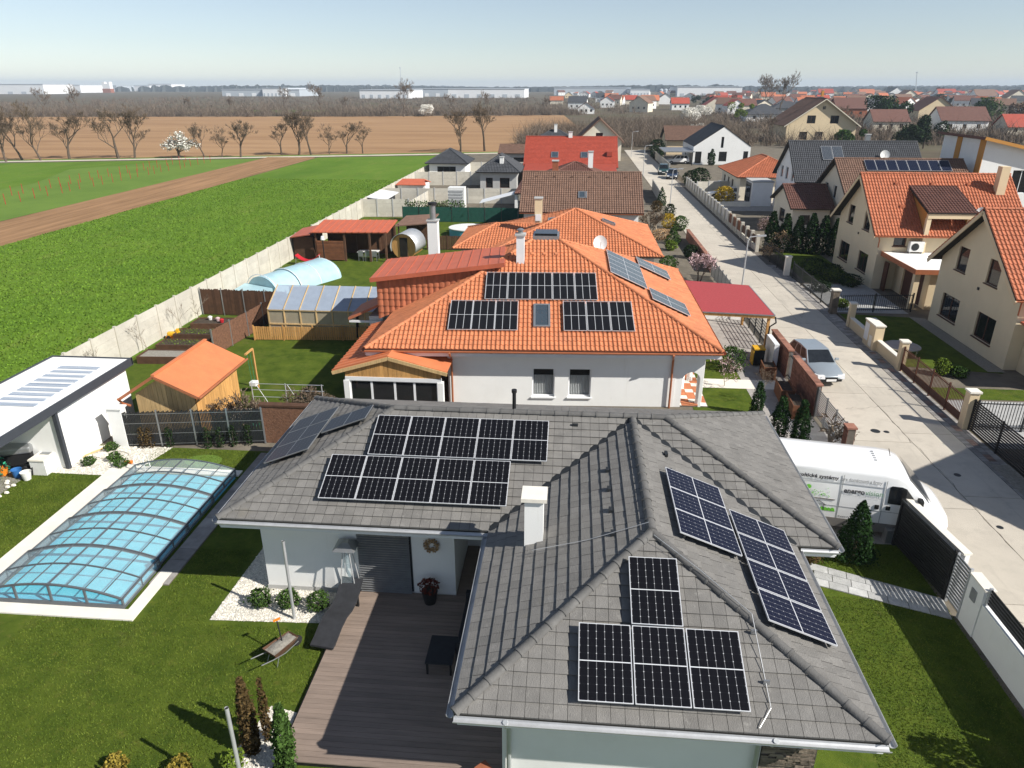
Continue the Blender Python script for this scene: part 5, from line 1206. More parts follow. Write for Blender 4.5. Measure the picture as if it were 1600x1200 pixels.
# polycarbonate greenhouse
GH = thing('greenhouse', 'long greenhouse with clear polycarbonate roof and wooden frame', 'greenhouse', (-14.5, 40.6, 0)); z0_, z1_ = 1.75, 2.75
for i in range(7):
    xa, xb = -17.9 + i * .98, -17.9 + (i + 1) * .98; MB().slab([(xa + .02, 39.35, z0_), (xb - .02, 39.35, z0_), (xb - .02, 41.3, z1_), (xa + .02, 41.3, z1_)], .02).build('roof_pane', 'poly', GH); MB().slab([(xa + .02, 41.3, z1_), (xb - .02, 41.3, z1_), (xb - .02, 43.0, z1_ - .5), (xa + .02, 43.0, z1_ - .5)], .02).build('roof_pane', 'poly', GH)
    MB().box(xa + .05, 39.42, .9, xb - .05, 39.44, 1.7).build('wall_pane', 'poly_side', GH); MB().box(xa + .05, 39.42, .1, xb - .05, 39.44, .82).build('wall_pane', 'poly_side', GH)
    MB().box(xa - .035, 39.38, 0, xa + .035, 39.46, 1.72).build('stud', 'timber_pale', GH); MB().bar((xa, 39.35, z0_ + .02), (xa, 41.3, z1_ + .02), .05, .04).build('rafter', 'timber_pale', GH)
MB().box(-17.9, 39.37, .82, -11.05, 39.47, .9).build('mid_rail', 'timber_pale', GH); MB().box(-17.9, 39.36, 1.69, -11.05, 39.47, 1.76).build('top_rail', 'timber_pale', GH); MB().box(-17.95, 39.45, 0, -17.88, 43, 1.72).build('end_wall', 'timber_dark', GH); MB().box(-17.9, 42.95, 0, -11.0, 43.0, 2.2).build('back_wall', 'timber_dark', GH); MB().tube([(-11.9, 39.3, 1.9), (-12.4, 39.2, 1.7), (-12.5, 39.2, .2)], .09, 8).build('flue_pipe', 'black', GH, True)
# espalier frame with bare shrubs
EF = thing('espalier_frame', 'thin white espalier frame of poles with wires on lawn', 'trellis', (-12.5, 28.9, 0))
for x in (-1.9, -.3, 1.4): MB().tube([(x, 0, 0), (x, 0, 1.5)], .025, 6).build('post', 'galv', EF, world=False)
for z_ in (.45, .8, 1.15, 1.45): MB().tube([(-1.9, 0, z_), (1.5, 0, z_ + .02)], .014, 5).build('wire', 'galv', EF, world=False)
for x in (-1.7, -.2): MB().tube([(x, 0, 1.45), (x + .6, 0, .3)], .014, 5).build('brace', 'galv', EF, world=False)
bs = [tree_meshes(200 + i, 1.9, 'bark', 'twig', trunk_h=.12, levels=4, twigs=5, spread=.8, multi=3, tw=.010, r0=.03) for i in range(3)]
for i, (x, y_, s_, lb) in enumerate(((-14.6, 27.3, .9, 'small bare fruit tree in front of the shed wall'), (-13.6, 27.0, 1.1, 'bare shrub left of the espalier frame'), (-11.6, 28.9, .75, 'bare shrub inside the espalier frame'), (-12.4, 28.6, .7, 'low bare shrub at middle post of espalier frame'), (-11.0, 29.2, .6, 'bare shrub at right end of espalier frame'))): tree('bare_shrub', lb, (x, y_, 0), bs[i % 3], 'bare shrubs by espalier', s_, cat='shrub')
sap = [tree_meshes(210 + i, 2.2, 'bark_pale', 'twig', trunk_h=.35, levels=3, twigs=3, spread=.2, tw=.008, r0=.022) for i in range(2)]
for i, (x, y_) in enumerate(((-23.7, 31.6), (-23.6, 35.9), (-23.7, 39.8), (-23.5, 41.5))): tree('sapling', f'thin bare sapling against the concrete fence, {("nearest", "second", "third", "fourth")[i]} one from the garage', (x, y_, 0), sap[i % 2], 'saplings along concrete fence', .9)
MB().lathe([(.02, .2), (.12, .18), (.25, .0)][::-1], 14, (-13.9, 27.6, 0)).solo('green_bowl', 'plastic_green', 'upturned green plastic bowl on lawn', 'bowl')
struct(MB().box(-15.3, 28.0, 0, -14.6, 29.2, .03).build('shed_step', 'coping'))
# second garden: tarp-covered arched pool, pergola, sauna barrel
AP = thing('arched_pool_cover', 'pale blue rounded pool cover in the second garden', 'pool cover', (-21.0, 51.8, 0), R(-26)); mb = MB(); n = 12
for y_, s_ in ((-3.2, .92), (-1.0, .96), (-.98, 1.0), (3.0, 1.04), (3.4, .9)):
    for j in range(n + 1): a = math.pi * j / n; mb.v.append((-1.7 * s_ * math.cos(a), y_, 1.35 * s_ * math.sin(a)))
for k in range(4):
    for j in range(n): mb.f.append((k * (n + 1) + j, k * (n + 1) + j + 1, (k + 1) * (n + 1) + j + 1, (k + 1) * (n + 1) + j))
mb.f += [tuple(range(n + 1)), tuple(4 * (n + 1) + j for j in reversed(range(n + 1)))]; mb.build('vault', 'tarp_blue', AP, True, world=False); 
for y_ in (-3.2, -1.0, 1.0, 3.0):
    m_ = MB(); m_.tube([(-1.74 * math.cos(math.pi * j / 12), y_, 1.40 * math.sin(math.pi * j / 12)) for j in range(13)], .03, 5); m_.build('rib', 'whitetrim', AP, True, world=False)
MB().box(-24.0, 47.4, 0, -21.4, 49.6, .55).solo('flat_pool_cover', 'tarp_blue', 'flat pale cover section in front of arched pool cover', 'pool cover')
o = thing('garden_swing_seat', 'red hammock seat on stand near concrete fence', 'swing seat', (-22.2, 58.0, 0)); mb = MB()
for i in range(8):
    t = i / 7; mb.v += [(-1.0 + 2 * t, -.35, .35 + .5 * (2 * t - 1) ** 2), (-1.0 + 2 * t, .35, .35 + .5 * (2 * t - 1) ** 2)]
for i in range(7): mb.f.append((2 * i, 2 * i + 1, 2 * i + 3, 2 * i + 2))
mb.build('hammock', 'plastic_red', o, world=False).modifiers.new('s', 'SOLIDIFY').thickness = .04; MB().tube([(-1.1, 0, 0), (-1.0, 0, .85)], .03, 6).tube([(1.1, 0, 0), (1.0, 0, .85)], .03, 6).tube([(-1.1, 0, .02), (1.1, 0, .02)], .03, 6).build('stand', 'plastic_white', o, world=False)
o = thing('garden_lamp', 'black garden lamp post beside the red hammock', 'lamp', (-20.9, 58.4, 0)); MB().tube([(0, 0, 0), (0, 0, 2.0)], .05, 8).build('post', 'black', o, world=False); MB().lathe([(.1, 2.0), (.18, 2.1), (.12, 2.35), (.02, 2.4)], 10).build('lantern', 'lamp_glass', o, True, world=False)
PG = thing('pergola', 'dark timber pergola with red sheet roof', 'pergola', (-18.5, 60.5, 0)); pr2 = MB().slab([(-22.2, 59.2, 2.55), (-15.6, 59.6, 2.55), (-15.6, 63.4, 2.95), (-22.2, 63.0, 2.95)], .08).build('roof', 'metal_red', PG)
for i in range(12): MB().bar((-22.0 + i * .57, 59.2 + i * .03, 2.57), (-22.0 + i * .57, 63.0 + i * .03, 2.97), .05, .04).build('roof_rib', 'metal_red', pr2)
for x in (-21.9, -19.4, -17.2, -15.8): MB().box(x - .08, 59.5, 0, x + .08, 59.66, 2.45).build('post', 'timber_dark', PG); MB().box(x - .08, 62.8, 0, x + .08, 62.96, 2.8).build('post', 'timber_dark', PG)
bw = MB().box(-22.0, 62.9, 0, -15.7, 63.0, 2.8).build('back_wall', 'timber_dark', PG); pl = MB().box(-21.85, 59.52, .1, -19.5, 59.57, 1.75).build('screen', 'timber_dark', PG)
MATS['timber_red'] = M('timber_red', (.16, .065, .03), .8, .25, 3, island=.2)
for i in range(12): MB().box(-21.85, 59.47, .12 + i * .138, -19.5, 59.52, .245 + i * .138).build('screen_plank', 'timber_red', pl)
o = thing('tool_lean_to', 'small dark lean-to with red roof left of pergola', 'shed', (-23.2, 61, 0)); MB().slab([(-24.2, 59.6, 2.0), (-22.3, 59.2, 2.35), (-22.3, 62.8, 2.6), (-24.2, 62.8, 2.2)], .08).build('roof', 'metal_red', o); MB().box(-24.1, 60, 0, -22.35, 62.6, 1.95).build('wall', 'timber_dark', o)
o = thing('dining_table', 'white dining table under the pergola roof', 'table', (-17.6, 60.4, 0)); MB().box(-.9, -.45, .70, .9, .45, .75).build('table_top', 'plastic_white', o, world=False)
for x in (-.8, .8):
    for y_ in (-.35, .35): MB().box(x - .03, y_ - .03, 0, x + .03, y_ + .03, .7).build('leg', 'metal_grey', o, world=False)
def chair(lb, x, y_, rz, m_, grp, s_=1.):
    o = thing('chair', lb, 'chair', (x, y_, 0), rz, grp); MB().box(-.22, -.22, .42, .22, .22, .46).build('seat', m_, o, world=False); MB().box(-.22, .19, .46, .22, .22, .9).build('backrest', m_, o, world=False)
    for a in (-.19, .19):
        for b in (-.19, .19): MB().box(a - .02, b - .02, 0, a + .02, b + .02, .42).build('leg', m_, o, world=False)
    o.scale = (s_,) * 3; return o
for i, x in enumerate((-18.1, -17.5, -16.9)): chair(f'metal garden chair at near side of pergola table, {ordn(i,3)} of three', x, 59.85, math.pi, 'metal_grey', 'chairs under pergola')
BS = thing('barrel_sauna', 'wooden barrel sauna with pale metal roof shell', 'sauna', (-14.3, 61.5, 0), R(-8)); mb = MB(); n = 20
mb.v = [(1.1 * math.cos(2 * math.pi * j / n), y_, 1.15 + 1.1 * math.sin(2 * math.pi * j / n)) for y_ in (-1.1, 1.1) for j in range(n)]; mb.f = [(j, (j + 1) % n, n + (j + 1) % n, n + j) for j in range(n)] + [tuple(range(n)), tuple(range(n, 2 * n))]; mb.build('barrel', 'timber', BS, False, world=False)
mb = MB()
for y_ in (-1.3, 1.3): mb.v += [(1.16 * math.cos(R(-20) + R(220) * j / 12), y_, 1.15 + 1.16 * math.sin(R(-20) + R(220) * j / 12)) for j in range(13)]
mb.f = [(j, j + 1, 14 + j, 13 + j) for j in range(12)]; mb.build('roof_shell', 'galv', BS, True, world=False).modifiers.new('s', 'SOLIDIFY').thickness = .03
MB().box(-.35, -1.16, .3, .35, -1.10, 1.95).build('door', 'dark_interior', BS, world=False)
OC = thing('outdoor_chimney', 'tall white freestanding chimney with black flue', 'chimney', (-9.27, 47.5, 0)); MB().box(-.34, -.3, 0, .34, .3, 5.7).build('stack', 'white', OC, world=False); MB().box(-.40, -.36, 5.7, .40, .36, 5.78).build('cap', 'greywall', OC, world=False); MB().tube([(0, 0, 5.78), (0, 0, 6.75)], .2, 12).build('flue', 'metal_grey', OC, True, world=False); MB().tube([(0, 0, 6.75), (0, 0, 6.9)], .3, 12).build('cowl', 'black', OC, True, world=False)

# ------------------------------------------------------------------ house builders for the street
def holes_for(root, wins, side, p, q, frame, pane, sill, mull=1, **kw):
    for h in wins.get(side, ()): window(root, p, q, h[:4], frame, pane, .16, h[4] if len(h) > 4 else mull, sill, **kw)
def gable_house(name, lb, x0, x1, y0, y1, ze, zr, axis, wm, rm, oh=.5, og=.5, wins={}, tw=.22, th=.33, prof=PANS, frame='frame_brown', sill=None, group=None, chim=None, far=False, trim=None, z0=0.):
    R_ = thing(name, lb, 'house', ((x0 + x1) / 2, (y0 + y1) / 2, 0), 0, group); mb = MB()
    hs = {k: [h[:4] for h in v] for k, v in wins.items()}
    W = dict(S=((x0, y0), (x1, y0)), E=((x1, y0), (x1, y1)), N=((x1, y1), (x0, y1)), W=((x0, y1), (x0, y0)))
    for sd_, (p, q) in W.items():
        L = math.hypot(q[0] - p[0], q[1] - p[1]); g = (axis == 'x' and sd_ in 'EW') or (axis == 'y' and sd_ in 'SN')
        wall_face(mb, p, q, z0, ze, hs.get(sd_, ()), .16, [(0, z0), (L, z0), (L, ze), (L / 2, zr), (0, ze)] if g else None)
    mb.build('wall', wm, R_)
    for sd_, (p, q) in W.items(): holes_for(R_, wins, sd_, p, q, frame, 'glass_dark', sill)
    if axis == 'x':
        k = (zr - ze) / ((y1 - y0) / 2); c = (y0 + y1) / 2; zl = ze - oh * k; t = .12
        f = [[(x0 - og, y0 - oh, zl + t), (x1 + og, y0 - oh, zl + t), (x1 + og, c, zr + t), (x0 - og, c, zr + t)], [(x1 + og, y1 + oh, zl + t), (x0 - og, y1 + oh, zl + t), (x0 - og, c, zr + t), (x1 + og, c, zr + t)]]
        rd = ((x0 - og, c, zr + t), (x1 + og, c, zr + t)); vs = [((x0 - og, y0 - oh, zl), (x0 - og, c, zr)), ((x0 - og, y1 + oh, zl), (x0 - og, c, zr)), ((x1 + og, y0 - oh, zl), (x1 + og, c, zr)), ((x1 + og, y1 + oh, zl), (x1 + og, c, zr))]
    else:
        k = (zr - ze) / ((x1 - x0) / 2); c = (x0 + x1) / 2; zl = ze - oh * k; t = .12
        f = [[(x0 - oh, y1 + og, zl + t), (x0 - oh, y0 - og, zl + t), (c, y0 - og, zr + t), (c, y1 + og, zr + t)], [(x1 + oh, y0 - og, zl + t), (x1 + oh, y1 + og, zl + t), (c, y1 + og, zr + t), (c, y0 - og, zr + t)]]
        rd = ((c, y0 - og, zr + t), (c, y1 + og, zr + t)); vs = [((x0 - oh, y0 - og, zl), (c, y0 - og, zr)), ((x1 + oh, y0 - og, zl), (c, y0 - og, zr))]
    if far: rf = roof_deck(R_, f, rm, .14)
    else: rf = tiled(R_, f, rm, tw, th, prof, .035, 0, None, .4, (rd,))
    if trim:
        for a, b in vs: MB().bar(V(a) + V((0, 0, -.06)), V(b) + V((0, 0, -.06)), .05, .22).build('bargeboard', trim, R_)
    if chim:
        ch_ = MB().box(chim[0] - .3, chim[1] - .3, chim[2] - 1.5, chim[0] + .3, chim[1] + .3, chim[2]).build('chimney', chim[3], rf); MB().box(chim[0] - .36, chim[1] - .36, chim[2], chim[0] + .36, chim[1] + .36, chim[2] + .1).build('chimney_cap', 'greywall', ch_)
    return R_, rf, f
def hip_house(name, lb, x0, x1, y0, y1, ze, zr, wm, rm, oh=.6, wins={}, tw=.22, th=.33, prof=PANS, frame='frame_brown', sill=None, group=None, chim=None, far=False):
    R_ = thing(name, lb, 'house', ((x0 + x1) / 2, (y0 + y1) / 2, 0), 0, group); mb = MB()
    W = dict(S=((x0, y0), (x1, y0)), E=((x1, y0), (x1, y1)), N=((x1, y1), (x0, y1)), W=((x0, y1), (x0, y0)))
    for sd_, (p, q) in W.items(): wall_face(mb, p, q, 0, ze, [h[:4] for h in wins.get(sd_, ())])
    mb.build('wall', wm, R_)
    for sd_, (p, q) in W.items(): holes_for(R_, wins, sd_, p, q, frame, 'glass_dark', sill)
    X0, X1, Y0, Y1 = x0 - oh, x1 + oh, y0 - oh, y1 + oh; w, d = X1 - X0, Y1 - Y0
    if w >= d: ra, rb = V((X0 + d / 2, (Y0 + Y1) / 2, zr)), V((X1 - d / 2, (Y0 + Y1) / 2, zr))
    else: ra, rb = V(((X0 + X1) / 2, Y0 + w / 2, zr)), V(((X0 + X1) / 2, Y1 - w / 2, zr))
    A, B, C, D = V((X0, Y0, ze)), V((X1, Y0, ze)), V((X1, Y1, ze)), V((X0, Y1, ze))
    if w >= d: f = [[A, B, rb, ra], [B, C, rb], [C, D, ra, rb], [D, A, ra]]; hp = ((A, ra), (D, ra), (B, rb), (C, rb), (ra, rb))
    else: f = [[A, B, ra], [B, C, rb, ra], [C, D, rb], [D, A, ra, rb]]; hp = ((A, ra), (B, ra), (C, rb), (D, rb), (ra, rb))
    hp = [h for h in hp if (V(h[0]) - V(h[1])).length > .3]; f = [[p for i, p in enumerate(q) if (V(p) - V(q[i - 1])).length > .05] for q in f]
    if far: rf = roof_deck(R_, f, rm, .12)
    else: rf = tiled(R_, f, rm, tw, th, prof, .035, 0, None, .4, hp)
    if chim:
        ch_ = MB().box(chim[0] - .28, chim[1] - .28, chim[2] - 1.8, chim[0] + .28, chim[1] + .28, chim[2]).build('chimney', chim[3], rf); MB().box(chim[0] - .34, chim[1] - .34, chim[2], chim[0] + .34, chim[1] + .34, chim[2] + .1).build('chimney_cap', 'greywall', ch_)
    return R_, rf, f
# ------------------------------------------------------------------ row of houses behind the villa
h3, rf3, f3 = hip_house('villa', 'low house with orange pantile hip roof directly behind the villa', -5.6, 6.1, 52.2, 63.8, 2.6, 4.95, 'white', 'tile_orange', chim=(-2.6, 56.2, 6.0, 'yellow2'))
A, B, C, D, ra, rb = V((-9.0, 53.3, 2.6)), V((-2.5, 53.3, 2.6)), V((-2.5, 62.3, 2.6)), V((-9.0, 62.3, 2.6)), V((-6.1, 57.8, 3.75)), V((-2.5, 57.8, 3.75))
tiled(h3, [[A, B, rb, ra], [C, D, ra, rb], [D, A, ra]], 'tile_orange', hips=((A, ra), (D, ra), (ra, rb))); MB().box(-8.4, 54, 0, -5.6, 61.8, 2.6).build('side_wing', 'white', h3)
skylight(rf3, (-1.55, 56.4, 4.22), (1, .8, 0), (0, 1, .36), .7, 1.0); skylight(rf3, (2.9, 57.0, 4.15), (0, 1, 0), (-1, 0, .36), .7, 1.0)
MB().obox((-2.6, 55.85, 4.6), (.22, 0, 0), (0, .03, 0), (0, 0, .25)).build('chimney_patch', 'whitetrim', rf3)
h4, rf4, f4 = gable_house('cottage', 'house with long brown pantile gable roof and two roof windows', -4.6, 6.3, 69.0, 78.6, 3.2, 6.0, 'x', 'white', 'tile_brown', .6, .45, dict(S=[(2.2, .9, 3.4, 2.2), (7.6, .9, 8.8, 2.2)]), chim=(-1.8, 74.3, 7.1, 'terracotta'))
k4 = 2.8 / 4.8
skylight(rf4, (.9, 70.6, 3.2 + 1.6 * k4 + .2), (1, 0, 0), (0, 1, k4), .6, .9); skylight(rf4, (1.3, 70.6, 3.2 + 1.6 * k4 + .2), (1, 0, 0), (0, 1, k4), .1, .9)
for i in range(6): MB().obox((-3.6 + i * 1.75, 73.0, 3.2 + 4.0 * k4 + .22), (.09, 0, 0), (0, .08, 0), (0, 0, .06)).build('vent_tile', 'tile_brown', rf4)
gutter(h4, (-5.0, 68.4, 2.95), (6.7, 68.4, 2.95), (0, -1, 0), 'copper', .06, None)
h5, rf5, f5 = hip_house('house', 'house with dark brown hip roof and white chimney behind the brown roof', -5.8, 6.2, 82.2, 94.0, 2.9, 5.75, 'white', 'tile_maroon', .7, dict(W=[(1, .8, 2.4, 2.1), (7, .2, 8.6, 2.2)], S=[(1, .3, 2.3, 2.2)]), chim=(2.0, 88.0, 6.9, 'white'))
for x in (-6.35,): 
    for y_ in (82.0, 83.6): MB().box(x - .15, y_ - .15, 0, x + .15, y_ + .15, 2.8).build('porch_column', 'white', h5)
o = thing('awning', 'pale stretched awning beside the dark hip-roofed house', 'awning', (-8.4, 84, 0)); MB().slab([(-10.6, 82.2, 1.7), (-6.6, 82.6, 2.7), (-6.6, 85.6, 2.7), (-10.6, 85.2, 1.7)], .04).build('sheet', 'whitetrim', o)
for y_ in (82.3, 85.1): MB().tube([(-10.5, y_, 0), (-10.5, y_, 1.7)], .04, 6).build('post', 'metal_grey', o)
h6, rf6, f6 = gable_house('house', 'house with bright red gable roof and two roof windows', -7.2, 6.3, 112.0, 124.0, 3.0, 6.6, 'x', 'cream', 'tile_red', .6, .4, dict(S=[(3, .8, 4.4, 2.2)]), prof=FLAT, chim=(-.6, 118, 7.4, 'white'))
MB().slab([(-7.3, 105.8, 2.4), (6.3, 105.8, 2.4), (6.3, 112.2, 3.25), (-7.3, 112.2, 3.25)], .12).build('verandah_roof', 'tile_red', h6); k6 = .6
for x in (-2.9, 1.6): skylight(rf6, (x, 113.9, 3.0 + 1.9 * k6 + .2), (1, 0, 0), (0, 1, k6), 1.0, 1.3)
MB().box(-7, 106.2, 0, 6, 106.3, 2.3).build('verandah_wall', 'cream', h6); MB().box(5.0, 113.5, 4.2, 5.8, 114.5, 4.9).build('roof_box', 'tile_red', rf6)
hip_house('house', 'grey-roofed bungalow left of the red roof', -13.2, -8.0, 104, 112, 2.8, 4.9, 'greywall', 'tile_slate', .6, dict(S=[(.8, .6, 1.8, 2.0), (2.8, .6, 4.2, 2.0)]), chim=(-10.2, 105.2, 4.7, 'white'))
gable_house('house', 'small house with brown low roof and grey wall far left of red roof', -13, -7.6, 131, 138, 3.1, 4.2, 'x', 'greywall', 'tile_brown', .4, .4, dict(S=[(2.4, .8, 4.2, 2.4)]))
gable_house('house', 'cream gabled house with brown verge behind the red roof', .5, 9.5, 152, 162, 4.0, 8.0, 'y', 'cream', 'tile_brown', .5, .5, dict(S=[(3.8, 4.2, 5.2, 5.4)]), trim='tile_brown')
hip_house('house', 'house with grey hip roof and white chimney behind the red roof', -9, 1.5, 140, 149, 3.6, 6.3, 'white', 'tile_slate', .6, chim=(-3.6, 144, 7.3, 'white'))
hip_house('pavilion', 'small garden house with blue-grey hip roof by the field', -23.2, -17.4, 117.8, 124.6, 2.6, 4.6, 'white', 'tile_slate', .6, dict(S=[(1.3, .1, 4.3, 2.1, 3)]), frame='anthracite', prof=FLAT)
# yards in that row
o = thing('garden_house', 'low white hut with red roof along concrete fence', 'shed', (-21.5, 99, 0)); MB().box(-23.8, 98, 0, -20, 101, 1.7).build('wall', 'white', o); MB().slab([(-24.0, 97.6, 1.7), (-19.8, 97.6, 1.7), (-20.4, 99.5, 2.3), (-23.4, 99.5, 2.3)], .08).slab([(-24.0, 101.3, 1.7), (-23.4, 99.5, 2.3), (-20.4, 99.5, 2.3), (-19.8, 101.3, 1.7)], .08).build('roof', 'metal_red', o)
o = thing('lean_to', 'low lean-to with flat white roof against concrete fence', 'shed', (-23, 86, 0)); MB().slab([(-24.2, 84, 2.0), (-21.9, 84, 1.7), (-21.9, 90.5, 1.7), (-24.2, 90.5, 2.0)], .1).build('roof', 'whitetrim', o); MB().box(-24.1, 84.3, 0, -22.3, 90.2, 1.65).build('wall', 'metal_dark', o)
o = thing('tool_cabinet', 'white tool cabinet with louvred front in far garden', 'cabinet', (-14.2, 89, 0)); MB().box(-1.0, -.8, 0, 1.0, .8, 2.6).build('body', 'plastic_white', o, world=False)
for i in range(6): MB().box(-.85, -.86, .3 + i * .36, .85, -.82, .5 + i * .36).build('louvre', 'galv', o, world=False)
SCN = thing('privacy_screen', 'dark green netting fence topped by clipped hedge', 'fence', (-12, 79.5, 0))
for i in range(8): MB().box(-18.9 + i * 1.85, 79.3, 0, -18.85 + i * 1.85, 79.36, 1.75).build('post', 'metal_dark', SCN); MB().box(-18.84 + i * 1.85, 79.32, .05, -17.06 + i * 1.85, 79.34, 1.65).build('netting', 'mesh_green', SCN)
r = random.Random(77); leaves(MB(), [(r.uniform(-18.8, -11.9), 80.1 + r.gauss(0, .3), r.uniform(.6, 2.15 + .15 * math.sin(i_))) for i_ in range(2600)], .10, r).solo('clipped_hedge', 'leaf_mid', 'clipped green hedge above dark netting fence', 'hedge')
o = thing('round_pool', 'round blue above-ground pool on far lawn', 'pool', (-10.4, 72.2, 0)); MB().lathe([(2.0, 0), (2.0, .75), (1.92, .75), (1.9, .6)], 28).build('wall', 'pool_wall', o, True, world=False); MB().lathe([(1.9, .6), (.5, .605)], 28).build('water', 'pool_deep', o, world=False); MB().lathe([(2.06, .72), (2.06, .8), (1.9, .8)], 28).build('rim', 'plastic_white', o, True, world=False)
o = thing('open_shelter', 'small open shelter with reddish-brown roof by round pool', 'shelter', (-14.8, 68, 0)); MB().slab([(-16.6, 66.2, 1.9), (-13.2, 66.6, 2.15), (-13.0, 69.8, 2.5), (-16.2, 69.6, 2.3)], .09).build('roof', 'tile_brown', o)
for x, y_ in ((-16.3, 66.5), (-13.4, 66.8), (-13.3, 69.5), (-16, 69.3)): MB().box(x - .06, y_ - .06, 0, x + .06, y_ + .06, 2.0).build('post', 'timber_dark', o)
MB().box(-16.2, 69.3, 0, -13.3, 69.4, 2.0).build('back_wall', 'timber_dark', o)
slat_fence('board_fence', 'brown board fence behind barrel sauna', (-13.3, 64.8), (-5.8, 64.9), 1.3, 'timber_dark', 'timber_dark', .16, .14, 5, .02, 9)
MB().lathe([(.05, 0), (.5, .1), (.45, .5), (.1, .62)], 10, (-12.2, 74.2, 0)).solo('garden_bag', 'plastic_white', 'white sack lying behind the round pool', 'sack')
# ------------------------------------------------------------------ carport, left frontage of the street
CPT = thing('carport', 'carport with flat dark red felt roof beside the villa', 'carport', (9.2, 42, 0))
MB().slab([(7.15, 38.6, 2.5), (11.2, 38.2, 2.5), (11.2, 44.5, 2.5), (7.15, 45.5, 2.5)], .06).build('roof', 'bitumen_red', CPT)
for a, b in (((7.15, 38.6, 2.38), (11.2, 38.2, 2.38)), ((11.2, 38.2, 2.38), (11.2, 44.5, 2.38))): MB().bar(a, b, .08, .16).build('edge_beam', 'timber', CPT); MB().bar(V(a) + V((0, -.06, .1)), V(b) + V((0, -.06, .1)), .05, .05).build('edge_gutter', 'metal_grey', CPT)
for i in range(5): MB().bar((7.5 + i * .9, 38.5, 2.33), (7.5 + i * .9, 45, 2.33), .07, .14).build('rafter', 'timber', CPT)
for x, y_ in ((11.0, 38.5), (11.0, 44.2), (7.6, 44.8)): MB().box(x - .07, y_ - .07, 0, x + .07, y_ + .07, 2.4).build('post', 'timber', CPT)
MB().tube([(11.25, 38.2, 2.4), (11.3, 38.1, 2.1), (11.05, 38.3, 1.8), (11.05, 38.35, 0)], .045, 8).build('downpipe', 'metal_dark', CPT, True); MB().box(7.3, 45.3, 0, 11.1, 45.4, 2.1).build('back_wall', 'white', CPT)
o = thing('lattice_fence', 'dark metal lattice fence between carport and street', 'fence', (11.28, 42, 0))
for i in range(5): MB().box(11.25, 39.3 + i * 1.4, 0, 11.31, 39.36 + i * 1.4, 1.6).build('post', 'metal_dark', o)
for i in range(4):
    mb = MB()
    for k in range(7): mb.box(11.27, 39.4 + i * 1.4 + k * .19, .15, 11.29, 39.42 + i * 1.4 + k * .19, 1.5)
    for k in range(8): mb.box(11.262, 39.37 + i * 1.4, .15 + k * .19, 11.298, 40.69 + i * 1.4, .17 + k * .19)
    mb.build('lattice_panel', 'metal_dark', o)
def brick_wall(lb, x, y0, y1, h, t=.22):
    o = thing('brick_wall', lb, 'wall', (x, (y0 + y1) / 2, 0), 0, 'brick walls along the street'); MB().box(x - t / 2 + .01, y0, 0, x + t / 2 - .01, y1, h).build('core', 'joint', o); mb = MB(); z_ = .01; j = 0; r = random.Random(int(y0))
    while z_ < h - .06:
        y_ = y0 - (.12 if j % 2 else 0)
        while y_ < y1:
            a, b = max(y0 + .001, y_), min(y1 - .001, y_ + .235)
            if b - a > .02: mb.box(x - t / 2 - r.uniform(0, .006), a, z_, x + t / 2 + r.uniform(0, .006), b, z_ + .066)
            y_ += .247
        z_ += .078; j += 1
    stuff(mb.build('brick_field', 'brick', o)); y_ = y0 - .03
    while y_ < y1: MB().box(x - t / 2 - .05, y_, h, x + t / 2 + .05, min(y1 + .03, y_ + .245), h + .07).build('coping_brick', 'brick', o); y_ += .25
brick_wall('brick garden wall beside the silver car, far section', 11.42, 35.2, 38.6, 1.5); brick_wall('brick garden wall beside the silver car, near section', 11.42, 30.6, 34.4, 1.5); brick_wall('short brick pier at end of grey street fence', 11.45, 26.5, 26.95, 1.35, .3)
MB().box(10.85, 36.2, 0, 11.1, 37.9, 1.5).solo('side_panel', 'whitetrim', 'white screen panel behind brick wall by carport', 'panel')
o = thing('wicket_gate', 'narrow dark metal gate between two brick wall sections', 'gate', (11.42, 34.8, 0)); mb = MB()
for k in range(7): mb.box(11.41, 34.45 + k * .105, .1, 11.43, 34.5 + k * .105, 1.45)
mb.build('bars', 'metal_grey', o); MB().box(11.39, 34.41, .2, 11.45, 35.18, .25).box(11.39, 34.41, 1.25, 11.45, 35.18, 1.3).build('gate_frame', 'metal_dark', o)
o = thing('street_fence', 'grey slatted metal fence ending at brick pier', 'fence', (11.42, 28.8, 0))
for i in range(4): MB().box(11.39, 27.0 + i * 1.18, 0, 11.45, 27.06 + i * 1.18, 1.45).build('post', 'metal_grey', o)
for k in range(13): MB().box(11.41, 27.0, .12 + k * .1, 11.43, 30.55, .17 + k * .1).build('slat', 'metal_grey', o)
for i, (x, y_, l, lb) in enumerate(((10.45, 35.4, .55, 'wooden planter box beside yellow bin'), (10.55, 32.6, .75, 'wooden planter box against brick wall, farther of pair'), (10.62, 30.9, .8, 'wooden planter box against brick wall, nearer of pair'))):
    o = thing('planter_box', lb, 'planter', (x, y_, 0), R(-4), 'wooden planter boxes')
    for k in range(5): MB().box(-.32, -l, .02 + k * .14, -.28, l, .15 + k * .14).build('board', 'timber_red', o, world=False); MB().box(.28, -l, .02 + k * .14, .32, l, .15 + k * .14).build('board', 'timber_red', o, world=False); MB().box(-.28, -l, .02 + k * .14, .28, -l + .04, .15 + k * .14).build('board', 'timber_red', o, world=False)
    MB().box(-.28, -l + .04, 0, .28, l, .6).build('soil', 'soil', o, world=False)
